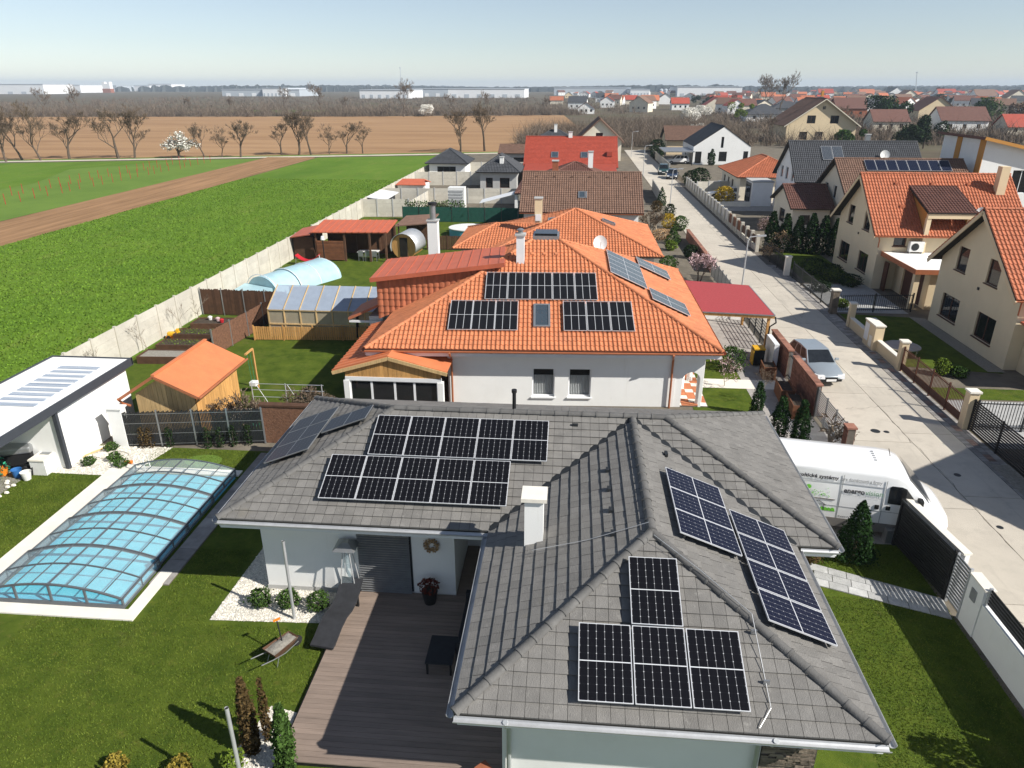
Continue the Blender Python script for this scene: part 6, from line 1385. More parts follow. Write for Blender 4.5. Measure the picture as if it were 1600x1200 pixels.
o = thing('waste_bin', 'black waste bin with yellow side by carport', 'bin', (10.3, 37.1, 0)); bevel(MB().box(-.28, -.3, .06, .28, .3, .95).build('body', 'black', o, world=False), .03); MB().box(-.3, -.33, .95, .3, .33, 1.02).build('lid', 'plastic_yellow', o, world=False); MB().box(-.32, -.3, .1, -.285, .3, .9).build('side', 'plastic_yellow', o, world=False)
tuj = [bush_mesh(300 + i, f_col(.34, 2.3), 2600, .055, 'leaf_thuja', .5) for i in range(3)]
for i, (x, y_, s_, lb) in enumerate(((9.0, 27.7, .95, 'slim dark cypress nearest the bungalow roof'), (9.75, 27.35, .95, 'slim dark cypress beside driveway, right of its twin'), (8.75, 30.4, .75, 'small cypress behind the pair by the driveway'))): plant('cypress', lb, 'conifer', (x, y_, 0), tuj[i], (.6, .06), 'cypresses by driveway', s=s_)
tree('pollard_tree', 'bare gnarled pollarded tree beside the brick pier', (11.0, 27.2, 0), tree_meshes(231, 1.75, 'bark_pale', 'twig', trunk_h=.35, levels=4, twigs=4, spread=1.1, tw=.02, r0=.11, up=.2), cat='tree')
tree('magnolia', 'small magnolia with pink blossom by the street fence', (10.0, 55.0, 0), tree_meshes(240, 2.3, 'bark', 'twig', ('n', '', 0) and (1300, 'blossom_pink', .055), trunk_h=.2, levels=4, twigs=4, spread=.6, multi=2)); tree('almond_tree', 'little tree with pink buds on lawn by garden path', (8.0, 33.9, 0), tree_meshes(241, 1.7, 'bark_pale', 'twig', (350, 'blossom_pink', .035), trunk_h=.4, levels=4, twigs=3, spread=.6, tw=.008, r0=.02)); tree('almond_tree', 'thin bare tree beside planter boxes', (9.3, 31.7, 0), tree_meshes(242, 1.9, 'bark_pale', 'twig', trunk_h=.4, levels=4, twigs=3, spread=.5, tw=.008, r0=.02))
plant('round_shrub', 'dark green shrub behind the budding tree', 'shrub', (8.75, 36.3, 0), bush_mesh(250, f_ball(.75, 1.2), 1500, .06, 'leaf_mid'))
plant('laurel_bush', 'evergreen bush against white wall at lower right, its shadow on lawn', 'shrub', (11.0, 11.5, 0), bush_mesh(262, f_ball(.6, 2.3), 1500, .07, 'leaf_dark'), group='bushes by front wall'); plant('laurel_bush', 'second evergreen bush by front wall, beyond lower photo edge', 'shrub', (10.8, 10.0, 0), bush_mesh(263, f_ball(.8, 2.5), 1700, .07, 'leaf_dark'), group='bushes by front wall')
plant('photinia_bush', 'bronze leaved bush at right eave of bungalow', 'shrub', (7.75, 19.5, 0), bush_mesh(251, f_ball(.5, 1.15), 1500, .055, 'leaf_bronze')); plant('topiary_cone', 'dark conical conifer beside the white van', 'conifer', (9.35, 19.75, 0), bush_mesh(252, f_cone(.62, 2.15, 0, .75), 4200, .05, 'leaf_thuja', .6), (.8, .06))
# front boundary at lower right: sliding gate, wicket, wall with slat tops
o = thing('sliding_gate', 'black horizontal slat sliding gate beside the van', 'gate', (11.1, 19.2, 0)); p, q = V((10.95, 20.6, 0)), V((11.3, 17.9, 0))
for k in range(15): MB().bar(p + V((0, 0, .14 + k * .105)), q + V((0, 0, .14 + k * .105)), .03, .085).build('slat', 'black', o)
for t in (0, 1): MB().bar(p.lerp(q, t) + V((0, 0, 0)), p.lerp(q, t) + V((0, 0, 1.75)), .09, .09, (0, 1, 0)).build('post', 'black', o)
MB().bar(p + V((-.05, 0, 1.72)), q + V((-.05, 0, 1.72)), .06, .06).build('top_rail', 'metal_dark', o); MB().box(10.7, 20.65, 0, 10.98, 20.95, .5).build('drive_motor', 'metal_grey', o); MB().bar(p + V((.28, .3, 1.62)), q + V((.34, 0, 1.62)), .26, .06).build('coping', 'coping', o); MB().bar(p + V((.28, .3, .8)), q + V((.34, 0, .8)), .14, 1.58).build('wall', 'white', o)
o = thing('slat_wicket', 'narrow grey slatted wicket beside the sliding gate', 'gate', (11.35, 17.5, 0))
for k in range(14): MB().box(11.33, 17.15, .15 + k * .11, 11.36, 17.82, .22 + k * .11).build('slat', 'metal_grey', o)
for y_ in (17.12, 17.85): MB().box(11.31, y_ - .03, 0, 11.39, y_ + .03, 1.7).build('post', 'galv', o)
FW = thing('front_wall', 'white rendered garden wall topped by black slats, lower right', 'wall', (11.45, 12, 0)); MB().box(11.33, 16.35, 0, 11.6, 17.08, 1.55).build('letterbox_pier', 'white', FW); MB().box(11.30, 16.6, .95, 11.332, 16.85, 1.3).build('letterbox', 'metal_grey', FW); MB().box(11.36, 4, 0, 11.58, 16.34, 1.12).build('wall', 'white', FW); MB().box(11.31, 16.3, 1.55, 11.62, 17.12, 1.6).build('pier_coping', 'coping', FW)
for j in range(3):
    ya, yb = 16.3 - j * 4.1, 16.3 - (j + 1) * 4.1 + .12
    for k in range(5): MB().box(11.45, yb, 1.18 + k * .1, 11.48, ya, 1.25 + k * .1).build('slat', 'black', FW)
    MB().box(11.42, ya - .02, 1.1, 11.5, ya + .05, 1.68).build('slat_post', 'galv', FW)
o = thing('marker_flag', 'small red and white pennant at right edge by the wall', 'flag', (11.95, 13.9, 0)); MB().tube([(0, 0, 0), (0, 0, 1.05)], .012, 6).build('stick', 'plastic_white', o, world=False); MB().slab([(0, 0, 1.05), (.16, .02, .92), (0, 0, .82)], .01).build('pennant', 'plastic_red', o, world=False)
# garden plants behind the villa, along the street
for i, (x, y_, R0, h_, m_, lb) in enumerate(((11.3, 93.7, .7, 2.3, 'leaf_thuja', 'dark conifer by second street lamp'), (10.3, 77.8, .75, 1.5, 'leaf_yellow', 'bright yellow flowering forsythia bush'), (11.4, 76.5, .7, 1.5, 'leaf_mid', 'clipped round green bush beside the street'), (9.8, 69.6, .8, 1.7, 'leaf_mid', 'green conical shrub in roadside bed'), (9.2, 66.5, .5, .9, 'leaf_bright', 'small light green shrub in roadside bed'), (8.9, 71.5, .9, 1.0, 'dry_grass', 'tawny ornamental grass clump in roadside bed'), (11.2, 84.0, .6, 1.6, 'leaf_dark', 'dark shrub beyond the yellow bush'), (10.2, 88.5, .6, 1.3, 'leaf_bronze', 'bronze shrub behind the yellow bush'), (10.6, 63.5, .6, 1.1, 'leaf_dark', 'low dark shrub at near end of roadside bed'), (8.0, 58.4, .7, 1.2, 'leaf_mid', 'green shrub left of magnolia'))):
    plant('roadside_shrub', lb, 'shrub', (x, y_, 0), bush_mesh(320 + i, (f_cone if 'con' in lb else f_ball)(R0, h_), 900, .09, m_), (.5, .05), 'shrubs along left side of street')
tree('bare_shrub', 'pale bare shrub beside the yellow bush', (8.7, 75.5, 0), tree_meshes(243, 2.3, 'bark_pale', 'twig', trunk_h=.1, levels=4, twigs=5, spread=.5, multi=4, tw=.014), cat='shrub')
brick_wall('low brick wall of the roadside bed', 11.5, 58, 72, .9)
o = thing('roadside_fence', 'grey panel fence near the magnolia', 'fence', (11.2, 54, 0))
for i in range(8): MB().box(11.2, 47.2 + i * 1.35, 0, 11.28, 47.28 + i * 1.35, 1.5).build('post', 'metal_grey', o)
for i in range(7):
    mb = MB()
    for k in range(8): mb.box(11.225, 47.32 + i * 1.35 + k * .16, .1, 11.25, 47.42 + i * 1.35 + k * .16, 1.35)
    mb.build('pale_panel', 'metal_grey', o)
cross_fence('pale roadside fence beside the brown-roofed house', (11.3, 94.5), (11.6, 108), 1.5)
# ------------------------------------------------------------------ street lamps
def lamp(lb, x, y_, h, dx=1.):
    o = thing('street_lamp', lb, 'street lamp', (x, y_, 0), 0, 'street lamps'); MB().tube([(0, 0, 0), (0, 0, 1.0), (.02, 0, h - .25), (.12 * dx, 0, h - .02), (.75 * dx, 0, h + .08)], [.075, .055, .045, .04, .03], 8).build('post', 'galv', o, True, world=False); MB().obox((.95 * dx, 0, h + .09), (.28, 0, .02), (0, .09, 0), (0, 0, .05)).build('lamp_head', 'galv', o, world=False); MB().obox((.97 * dx, 0, h + .035), (.2, 0, .015), (0, .06, 0), (0, 0, .012)).build('diffuser', 'lamp_glass', o, world=False)
lamp('grey street lamp beside the red carport', 13.0 - .4, 52.0, 4.1); lamp('grey street lamp next to parked dark cars', 12.2, 91.9, 4.6); lamp('farthest street lamp near the carport with white car', 11.9, 127, 4.8); lamp('street lamp at end of street by bare thicket', 12.2, 160, 5.2)
# ------------------------------------------------------------------ vehicles
car('silver_car', 'silver estate car parked beside brick wall', (12.98, 36.1, .03), R(-84), 'paint_silver', 4.1, 1.62, H_=1.38); car('dark_car', 'dark blue car parked in the street, nearer of two', (16.3, 123.0, .03), R(-100), 'paint_navy', 4.4, 1.78); car('dark_car', 'dark green car parked in the street, farther of two', (15.5, 129.0, .03), R(-95), 'paint_teal', 4.4, 1.78, suv=True); car('white_car', 'white car in driveway under the dark carport', (20.3, 147.5, .02), R(185), 'paint_white', 4.4, 1.8, suv=True); car('white_car', 'white car in front of grey flat annex, partly behind golden bush', (20.6, 101.2, .02), R(172), 'paint_white', 4.4, 1.8); car('white_car', 'white car beside grey courtyard wall, roof showing', (21.3, 107.5, .02), R(178), 'paint_white', 4.6, 1.8)
VN = thing('delivery_van', 'white delivery van with green and black company lettering in driveway', 'van', (10.0, 22.02, .006), R(-9.5)); H_ = 2.5
def vring(s_, w, zb, zt, r1=.13):
    return [(s_, -w * .97, zb), (s_, -w, zb + .35), (s_, -w * .985, zt - r1 * 1.6), (s_, -w * .95, zt - r1 * .7), (s_, -w * .86, zt - r1 * .15), (s_, -w * .6, zt), (s_, 0, zt + .02), (s_, w * .6, zt), (s_, w * .86, zt - r1 * .15), (s_, w * .95, zt - r1 * .7), (s_, w * .985, zt - r1 * 1.6), (s_, w, zb + .35), (s_, w * .97, zb)]
st_ = [(-2.72, .96, .36, H_ - .06), (-2.68, .99, .30, H_), (-1.0, 1.0, .28, H_), (.60, 1.0, .28, H_), (.95, 1.0, .28, H_ - .03), (1.25, .995, .28, H_ - .16), (1.85, .985, .28, 1.74), (2.12, .97, .28, 1.44), (2.5, .94, .28, 1.25), (2.70, .86, .30, 1.05), (2.80, .74, .36, .80)]
loft([vring(*a) for a in st_]).build('body', 'paint_white', VN, True, world=False)
for s_ in (-1, 1):
    MB().box(-2.66, s_ * .985 - .03, .28, -2.2, s_ * .985 + .03, .50).box(-1.5, s_ * .985 - .03, .28, 1.32, s_ * .985 + .03, .60).build('sill_cladding', 'van_grey', VN, world=False)
    for x in (-1.85, 1.72):
        wheel(VN, x, s_ * .87, .33, .22); m_ = MB().lathe([(.40, -.03), (.40, .03), (.05, .035)], 18); m_.v = [(x + a, s_ * .975 + c_, .36 + b) for a, b, c_ in m_.v]; m_.build('wheel_arch', 'black', VN, world=False)
    bevel(MB().box(1.62, s_ * 1.0, 1.36, 1.78, s_ * 1.26, 1.74).build('mirror', 'black', VN, world=False), .04)
    y_ = s_ * 1.003
    w_ = MB().prism([(.79, 1.38), (1.70, 1.36), (1.60, 1.58), (1.27, 1.98), (1.13, 2.03), (.83, 2.03), (.77, 1.97)], -.008, .010).build('side_window', 'glass_dark', VN, world=False); w_.data.transform(Matrix.Rotation(R(90), 4, 'X')); w_.data.transform(Matrix.Translation((0, y_, 0)))
    MB().box(.65, y_ - .006, .5, .664, y_ + .006, 2.2).box(1.70, y_ - .006, .5, 1.714, y_ + .006, 1.35).box(-.66, y_ - .006, .5, -.646, y_ + .006, 2.25).box(-.64, y_ - .006, 1.93, .64, y_ + .006, 1.94).box(-.64, y_ - .006, 1.05, 1.69, y_ + .006, 1.06).box(-2.5, y_ - .006, 1.05, -.67, y_ + .006, 1.06).box(-2.5, y_ - .006, 1.93, -.67, y_ + .006, 1.94).build('seam_crease_line', 'logo_grey', VN, world=False)  # door gaps, plus level grey strips drawing the shade of body creases
    for x in (.50, .84): bevel(MB().box(x - .07, y_ - .02, 1.12, x + .07, y_ + .02, 1.28).build('door_handle', 'black', VN, world=False), .03)
    MB().box(-2.1, y_ - .015, 1.26, -.80, y_ + .015, 1.29).build('slide_rail', 'van_grey', VN, world=False)
    MB().obox((2.60, s_ * .70, .86), (.10, s_ * -.06, -.03), (.03, .12, 0), (-.06, 0, .16)).build('headlight', 'lamp_glass', VN, world=False)
ws = MB().poly([(1.34, -.86, H_ - .25), (1.34, .86, H_ - .25), (2.07, .90, 1.50), (2.07, -.90, 1.50)]).build('windscreen', 'glass_dark', VN, world=False); ws.location = (.035, 0, .03)
MB().box(2.62, -.62, .34, 2.84, .62, .62).build('front_bumper', 'van_grey', VN, world=False); MB().box(2.70, -.42, .66, 2.80, .42, .78).build('grille', 'black', VN, world=False); MB().tube([(.95, .3, H_ - .05), (.85, .3, H_ + .25)], .012, 5).build('aerial', 'black', VN, world=False)
for i in range(5): MB().box(.35, .45 - i * .16, H_ + .0, .42, .40 - i * .16, H_ + .035).build('roof_plug', 'logo_grey', VN, world=False)
def sign(txt, size, mat, s_, z_, bold=0., width=None):
    me = text_mesh(txt, size, mat, bold); xs = [v.co.x for v in me.vertices]; k = (width / (max(xs) - min(xs))) if width else 1
    o = inst('lettering', me, VN, (s_, -1.014, z_), (R(90), 0, 0), (k, 1.0, 1)); return max(xs) * k
sign('fotovoltické systémy', .18, 'logo_dark', -2.38, 2.04, .006, 1.58); sign('pre domácnosti a firmy', .18, 'logo_grey', -.72, 2.04, .002, 1.22)
sign('energo', .27, 'logo_dark', -.59, 1.60, .008, .64); sign('vision', .27, 'logo_sage', -.06 + .13, 1.60, .003, .54)
sign('kompletné energetické riešenia, servis', .05, 'logo_grey', -.58, 1.50, 0, 1.15); sign('Bratislava', .08, 'logo_dark', -.62, .66, .001); sign('www.energovision.sk', .09, 'logo_grey', -.1, .78, 0, .55); sign('info@energovision.sk', .09, 'logo_grey', -.1, .66, 0, .55)
mb = MB().lathe([(.085, 0), (.08, .004)], 18); mb.v = [(a - 1.68, -1.004 - c_, 1.67 + b) for a, b, c_ in mb.v]; mb.build('sun_emblem', 'logo_green', VN, world=False)
mb = MB(); r = random.Random(6)
for k in range(46): x, z_ = -1.75 + r.uniform(0, .75), 1.33 + abs(r.gauss(0, .12)); mb.box(x, -1.008, z_, x + .02, -1.0, z_ + .02)
mb.build('dot_emblem', 'logo_green', VN, world=False); mb = MB()
for k in range(9): x = -1.75 + k * .11; h_ = .07 + .05 * abs(math.sin(k * 1.7)); mb.prism([(x - .02, .83), (x + .14, .83), (x + .1, .83 + h_), (x + .03, .83 + h_ + .03)], 1.001, 1.008)
mb.v = [(a, -c_, b) for a, b, c_ in mb.v]; mb.build('meadow_emblem', 'logo_green', VN, world=False)
MB().bar((-1.5, -1.008, .86), (-1.5, -1.008, 1.08), .01, .02, (0, 1, 0)).bar((-1.1, -1.008, .86), (-1.1, -1.008, 1.08), .01, .02, (0, 1, 0)).bar((-1.56, -1.008, 1.04), (-1.3, -1.008, 1.2), .01, .02, (0, 1, 0)).bar((-1.3, -1.008, 1.2), (-1.04, -1.008, 1.04), .01, .02, (0, 1, 0)).build('house_emblem', 'logo_dark', VN, world=False)
# manhole covers and drain lids in the roadway
for i, (x, y_, r_, lb) in enumerate(((13.6, 29.2, .2, 'larger of two iron lids in the sunlit roadway'), (14.05, 29.15, .12, 'smaller of two iron lids in the sunlit roadway'), (15.3, 25.5, .13, 'iron lid in the shaded triangle of roadway'), (15.0, 21.9, .11, 'iron lid in roadway near the van bonnet'))): MB().lathe([(r_, 0), (r_, .008), (r_ * .8, .010)], 14, (x, y_, .03)).solo('manhole_cover', 'metal_dark', lb, 'manhole cover', 'iron lids in the roadway')
# ------------------------------------------------------------------ right side of the street
GW = [(1.1, .75, 3.2, 2.2, 2), (5.25, .77, 7.15, 2.22, 2), (1.75, 3.8, 2.95, 5.22, 1), (5.15, 3.84, 6.4, 5.22, 1)]
def yellow_house(lb, x0, x1, y0, y1, ze, zr, nm='yellow_house', wm='yellow'):
    R_, rf, f = gable_house(nm, lb, x0, x1, y0, y1, ze, zr, 'x', wm, 'tile_redorange', .5, .62, dict(W=GW, S=[(1.0, 3.2, 1.9, 4.0)]), trim='yellow2', sill='frame_brown'); gutter(R_, (x0 - .6, y0 - .5, ze - .25), (x1 + .6, y0 - .5, ze - .25), (0, -1, 0), 'copper', .06, None)
    k = (zr - ze) / ((y1 - y0) / 2)
    for i in range(3): MB().obox((x0 + 1.8 + i * 2.6, y0 + 3.4, ze + 3.4 * k + .22), (.12, 0, 0), (0, .1, 0), (0, 0, .08)).build('vent_tile', 'tile_redorange', rf)
    MB().obox((x0 + 1.8, y0 + 1.6, ze + 1.6 * k + .25), (.18, 0, 0), (0, .06, 0), (0, 0, .08)).build('snow_hook', 'tile_redorange', rf)
    MB().box(x0 - .06, y0 + 4.0, 3.3, x0 + .01, y0 + 4.15, 3.45).build('wall_lamp', 'metal_dark', R_); MB().tube([(x0 - .3, y0 - .5, ze - .3), (x0 - .05, y0 - .08, ze - .7), (x0 - .05, y0 - .08, ze - 1.2)], .04, 8).build('downpipe', 'copper', R_, True)
    return R_, rf
yA, rA = yellow_house('cream two-storey gabled house at right edge, nearest on the right', 23.24, 33.5, 37.4, 46.2, 4.25, 7.65)
MB().slab([(23.4, 33.6, 2.75), (30, 33.6, 2.75), (30, 37.3, 2.75), (23.4, 37.3, 2.75)], .12).build('porch_roof', 'metal_red', yA); MB().box(23.9, 34.2, 0, 30, 37.38, 2.6).build('porch_wall', 'yellow', yA)
yB, rB = yellow_house('cream gabled house with shed dormer and white flat garage roof', 22.5, 32.2, 54.0, 62.6, 4.3, 7.75); kB = 3.45 / 4.3
dz = lambda y_: 4.3 + (y_ - 54) * kB
dr = [V((25.2, 53.4, 5.75)), V((28.6, 53.4, 5.75)), V((28.6, 57.3, dz(57.3) + .15)), V((25.2, 57.3, dz(57.3) + .15))]; dm = tiled(yB, [dr], 'tile_maroon'); dm.name = 'dormer_roof'
MB().poly([(25.35, 53.7, 5.55), (25.35, 56.8, 6.6), (25.35, 53.7, 4.1)]).poly([(28.45, 53.7, 5.55), (28.45, 56.8, 6.6), (28.45, 53.7, 4.1)]).poly([(25.35, 55.0, 2.8), (28.45, 55.0, 2.8), (28.45, 55.0, 5.9), (25.35, 55.0, 5.9)]).build('dormer_wall', 'ochre', yB); MB().box(25.3, 53.5, 5.3, 28.5, 53.75, 5.62).build('dormer_beam', 'yellow2', yB)
MB().box(25.3, 53.55, 2.8, 25.6, 53.85, 5.3).box(28.2, 53.55, 2.8, 28.5, 53.85, 5.3).build('dormer_post', 'yellow2', yB)
gr = MB().box(22.85, 48.3, 2.62, 29, 53.95, 2.78).build('garage_roof', 'white', yB); MB().box(22.78, 48.22, 2.5, 22.85, 54, 2.82).box(22.85, 48.22, 2.5, 29, 48.3, 2.82).build('roof_edge', 'copper', yB)
mb = MB(); gh = [(1.4, .0, 4.6, 2.25)]; wall_face(mb, (24.0, 54), (24.0, 48.6), 0, 2.6, gh); wall_face(mb, (24.0, 48.6), (29, 48.6), 0, 2.6); mb.build('garage_wall', 'yellow2', yB); MB().box(24.1, 49.45, 0, 24.15, 52.55, 2.25).build('garage_door', 'frame_brown', yB); MB().box(22.95, 48.5, 0, 23.3, 48.85, 2.5).build('garage_pillar', 'yellow2', yB); MB().box(23.15, 53.3, 0, 23.25, 53.95, 2.1).build('entrance_door', 'frame_brown', yB)
MB().box(31.2, 56.6, 6.6, 31.8, 57.2, 8.6).build('chimney', 'yellow2', rB); dish(rB, (28.9, 53.6, 5.0), R(-110), .4, 15, pole=.7)
AC = thing('air_conditioner', 'white air conditioner unit above the flat garage roof', 'air conditioner', (24.95, 53.6, 2.8)); bevel(MB().box(-.5, -.18, .12, .5, .18, .85).build('case', 'plastic_white', AC, world=False), .02); mb = MB().lathe([(.27, 0), (.27, .01), (.05, .015)], 16); mb.v = [(a - .12, -.185 - c_, .48 + b) for a, b, c_ in mb.v]; mb.build('fan_grille', 'metal_dark', AC, world=False); MB().box(-.45, -.15, 0, -.38, .15, .12).box(.38, -.15, 0, .45, .15, .12).build('foot', 'metal_grey', AC, world=False)
yellow_house('cream gabled house just outside right edge casting shadow on street', 23.0, 33.0, 17.2, 26.0, 4.25, 7.65)
hC, rC, fC = gable_house('house', 'house with brown roof carrying a row of eight blue panels', 27.0, 38.6, 72.8, 83.6, 3.6, 7.1, 'x', 'cream', 'tile_brown', .5, .5, dict(W=[(2.5, 3.3, 3.5, 4.6), (5.2, 3.3, 6.2, 4.6)]), frame='whitetrim'); kC = 3.5 / 5.4; pvC = panel_meshes(.98, 1.6, 'pv_navy', .95, 1.56, False)
vC = V((0, 1, kC)).normalized()
for i in range(8): panel(V((29.3 + i * 1.03, 76.45, 3.6 + 3.65 * kC + .28)), (1, 0, 0), vC, pvC, f'blue solar panel on brown roof, {ORD[i]} in row of eight', 'blue panels in row on brown roof')
gable_house('small_house', 'low cream outbuilding with dark brown roof behind thuja row', 22.6, 26.3, 76.2, 83.6, 2.6, 4.3, 'x', 'cream', 'tile_maroon', .5, .4, dict(W=[(2.6, .5, 4.6, 1.9)], S=[(.8, .8, 1.8, 1.8)]))
hD, rD, fD = gable_house('house', 'white house with dark grey roof and twin solar collectors', 25.3, 39, 85.4, 94.2, 4.4, 8.0, 'x', 'whitetrim', 'tile_slate', .6, .4, dict(W=[(1.6, 3.8, 2.6, 5.2), (3.8, 3.8, 4.8, 5.2), (6.2, 3.8, 7.2, 5.2)]), frame='whitetrim'); kD = 3.6 / 4.4; vD = V((0, 1, kD)).normalized(); pvD = panel_meshes(1.15, 2.1, 'pv_sky_sheen', 1.1, 2.05, False)
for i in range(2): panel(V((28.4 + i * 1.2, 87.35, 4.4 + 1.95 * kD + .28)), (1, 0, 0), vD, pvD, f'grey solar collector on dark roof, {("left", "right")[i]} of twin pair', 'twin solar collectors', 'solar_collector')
dish(rD, (35.2, 87.6, 6.2), R(-100), .5, 25, pole=.6)
o = thing('annex', 'flat-roofed pale grey annex with dark glazed corner', 'building', (23.8, 95.6, 0)); MB().box(22.5, 93.9, 0, 25.0, 97.6, 2.9).build('wall', 'whitetrim', o); MB().box(22.4, 93.8, 2.9, 25.1, 97.7, 3.05).build('roof', 'greywall', o); MB().box(22.44, 94.6, .2, 22.49, 97.4, 2.7).build('glazing', 'anthracite', o)
for i in range(3): MB().box(22.40, 94.8 + i * .85, .3, 22.435, 95.4 + i * .85, 2.4).build('window', 'glass_dark', o)
hF, rF, fF = hip_house('bungalow', 'cream bungalow with orange hip roof beyond grey annex', 22.0, 30.6, 98.9, 111.2, 3.0, 5.2, 'cream', 'tile_redorange', .6, dict(W=[(1.5, .8, 2.6, 2.2), (4.4, .8, 5.4, 2.2), (7, .8, 8.2, 2.2)], S=[(.8, .8, 1.8, 2.1)]))
hG, rG, fG = gable_house('white_house', 'modern white gable house with black roof', 23.0, 33.8, 146.3, 161, 3.3, 6.9, 'y', 'white', 'tile_black', .05, .05, dict(S=[(.4, .2, 1.6, 2.4), (2.8, .9, 3.2, 2.2), (4.9, .6, 6.4, 2.4), (5.1, 3.1, 5.6, 5.1), (9.5, .9, 10.4, 2.5)]), frame='anthracite', prof=FLAT)
o = thing('carport', 'dark flat carport sheltering a white car', 'carport', (20, 149, 0)); MB().box(17.2, 144, 2.4, 22.9, 154, 2.6).build('roof', 'metal_grey', o)
for x, y_ in ((17.4, 144.3), (22.6, 144.3), (17.4, 153.6), (22.6, 153.6)): MB().box(x - .08, y_ - .08, 0, x + .08, y_ + .08, 2.4).build('post', 'metal_dark', o)
gable_house('house', 'cream house with brown roof behind the white gable house', 20.5, 30, 168, 178, 3.2, 5.6, 'x', 'yellow2', 'tile_brown', .6, .5, {})
hI, rI, fI = gable_house('yellow_house', 'large yellow gabled house with brown roof beyond bare trees', 56.5, 74.5, 207, 224, 4.8, 11.0, 'y', 'yellow2', 'tile_brown', .9, .9, dict(S=[(5.0, 4.9, 7.2, 6.9, 2), (11, 4.9, 13.2, 6.9, 2), (3.5, .8, 5.6, 2.8, 2), (7.5, .8, 9.6, 2.8, 2), (8.6, 8.4, 9.4, 9.2)]), th=.5, tw=.5, trim='cream', chim=(66, 212, 13, 'ochre'))
# modern mono-pitch house at the upper right
HJ = thing('modern_house', 'white and ochre modern house with sloping roof at upper right', 'house', (46, 80, 0)); zA, zB = 9.4, 6.3; mb = MB(); wall_face(mb, (40, 85), (40, 76.4), 0, 9.3); wall_face(mb, (40, 76.4), (54, 76.4), 0, 9, [(3.2, 4.2, 5.0, 6.4), (8.5, 4.9, 10.0, 5.9)], .2, [(0, 0), (14, 0), (14, zB), (0, zA)]); mb.build('wall', 'white', HJ)
for h in ((3.2, 4.2, 5.0, 6.4, 2), (8.5, 4.9, 10.0, 5.9, 1)): window(HJ, (40, 76.4), (54, 76.4), h[:4], 'whitetrim', 'glass_dark', .2, h[4])
MB().slab([(39.5, 75.8, zA + .1), (54.5, 75.8, zB - .05), (54.5, 85.6, zB - .05), (39.5, 85.6, zA + .1)], .22).build('roof', 'tile_maroon', HJ); MB().bar((39.5, 75.75, zA - .02), (54.5, 75.75, zB - .17), .08, .3).build('fascia', 'ochre', HJ)
for a, b in ((76.38, 77.4), (81.0, 82.0)): MB().box(39.93, a, 5.5, 39.99, b, 9.25).build('stripe_panel', 'ochre', HJ)
MB().box(39.96, 76.33, 0, 40.8, 76.385, 5.2).build('stripe_panel', 'ochre', HJ); MB().slab([(34.5, 75.2, 4.4), (39.9, 74.6, 5.2), (39.9, 86, 5.6), (34.5, 86, 5.0)], .2).build('wing_roof', 'tile_maroon', HJ); MB().box(35, 76, 0, 39.9, 85, 4.6).build('wing_wall', 'white', HJ); MB().tube([(44.6, 76.1, 5.6), (46.2, 75.2, 6.0)], .05, 6).build('bracket', 'metal_grey', HJ)
hip_house('house', 'dark hip roof between slate roof and modern house', 34.2, 42, 98, 106, 4.4, 7.2, 'cream', 'tile_black', .6, chim=(38, 101, 8.2, 'metal_grey'))
# ------------------------------------------------------------------ right-hand fences, pillars, gates
def pillar(lb, x, y_, h, w=.36, m_='yellow2', cap='coping'):
    o = thing('gate_pillar', lb, 'pillar', (x, y_, 0), 0, 'gate pillars on right of street'); MB().box(-w / 2, -w / 2, 0, w / 2, w / 2, h).build('shaft', m_, o, world=False); MB().box(-w / 2 - .05, -w / 2 - .05, h, w / 2 + .05, w / 2 + .05, h + .08).build('cap', cap, o, world=False)
pillar('cream gate pillar nearest the camera on right', 17.66, 29.9, 1.75, .4); pillar('cream gate pillar at far end of brown gate', 17.7, 36.9, 1.6, .36); pillar('cream pillar beside the low cream wall', 17.7, 44.4, 1.5, .34); pillar('dark stone pillar with pale cap by picket fence', 17.55, 47.2, 1.6, .42, 'stone'); pillar('pale pillar among thuja fence', 17.3, 57.6, 1.5, .4, 'coping')
def bar_fence(name, lb, p, q, h, m_='metal_dark', step=.13, n=None, grp=None, low=.12, cat='fence'):
    p, q = V((*p, 0)), V((*q, 0)); L = (q - p).length; n = n or max(1, round(L / 2.2)); o = thing(name, lb, cat, p, math.atan2(q.y - p.y, q.x - p.x), grp); s_ = L / n
    for i in range(n + 1): MB().box(i * s_ - .035, -.035, 0, i * s_ + .035, .035, h + .06).build('post', m_, o, world=False)
    for i in range(n):
        mb = MB(); x = i * s_ + .1
        while x < (i + 1) * s_ - .05: mb.box(x - .011, -.011, low, x + .011, .011, h); x += step
        mb.build('bar_panel', m_, o, world=False)
    for z_ in (low + .05, h - .12): MB().box(0, -.02, z_, L, .02, z_ + .04).build('rail', m_, o, world=False)
    return o
bg_ = bar_fence('sliding_gate', 'long brown barred gate between cream pillars', (17.68, 36.7), (17.66, 30.15), 1.35, 'frame_brown', .12, 4, cat='gate'); MB().box(.0, -.015, .14, 6.5, .015, .5).build('kick_plate', 'frame_brown', bg_, world=False)
bar_fence('bar_fence', 'dark railing along garden in front of cream garage', (17.8, 47.4), (22.9, 48.0), 1.25, 'metal_dark', .14); bar_fence('bar_fence', 'dark street railing with gate before the second cream house', (17.5, 56.6), (17.6, 47.5), 1.3, 'metal_dark', .14); bar_fence('bar_fence', 'dark railing across drive below nearest cream pillar', (17.9, 29.7), (26, 29.6), 1.4, 'metal_dark', .13); bar_fence('bar_fence', 'dark railing among thuja hedge by street', (17.1, 64.5), (17.25, 57.9), 1.4, 'metal_dark', .12)
o = thing('slat_fence', 'black close-slatted fence at lower right beyond nearest pillar', 'fence', (17.72, 25.5, 0))
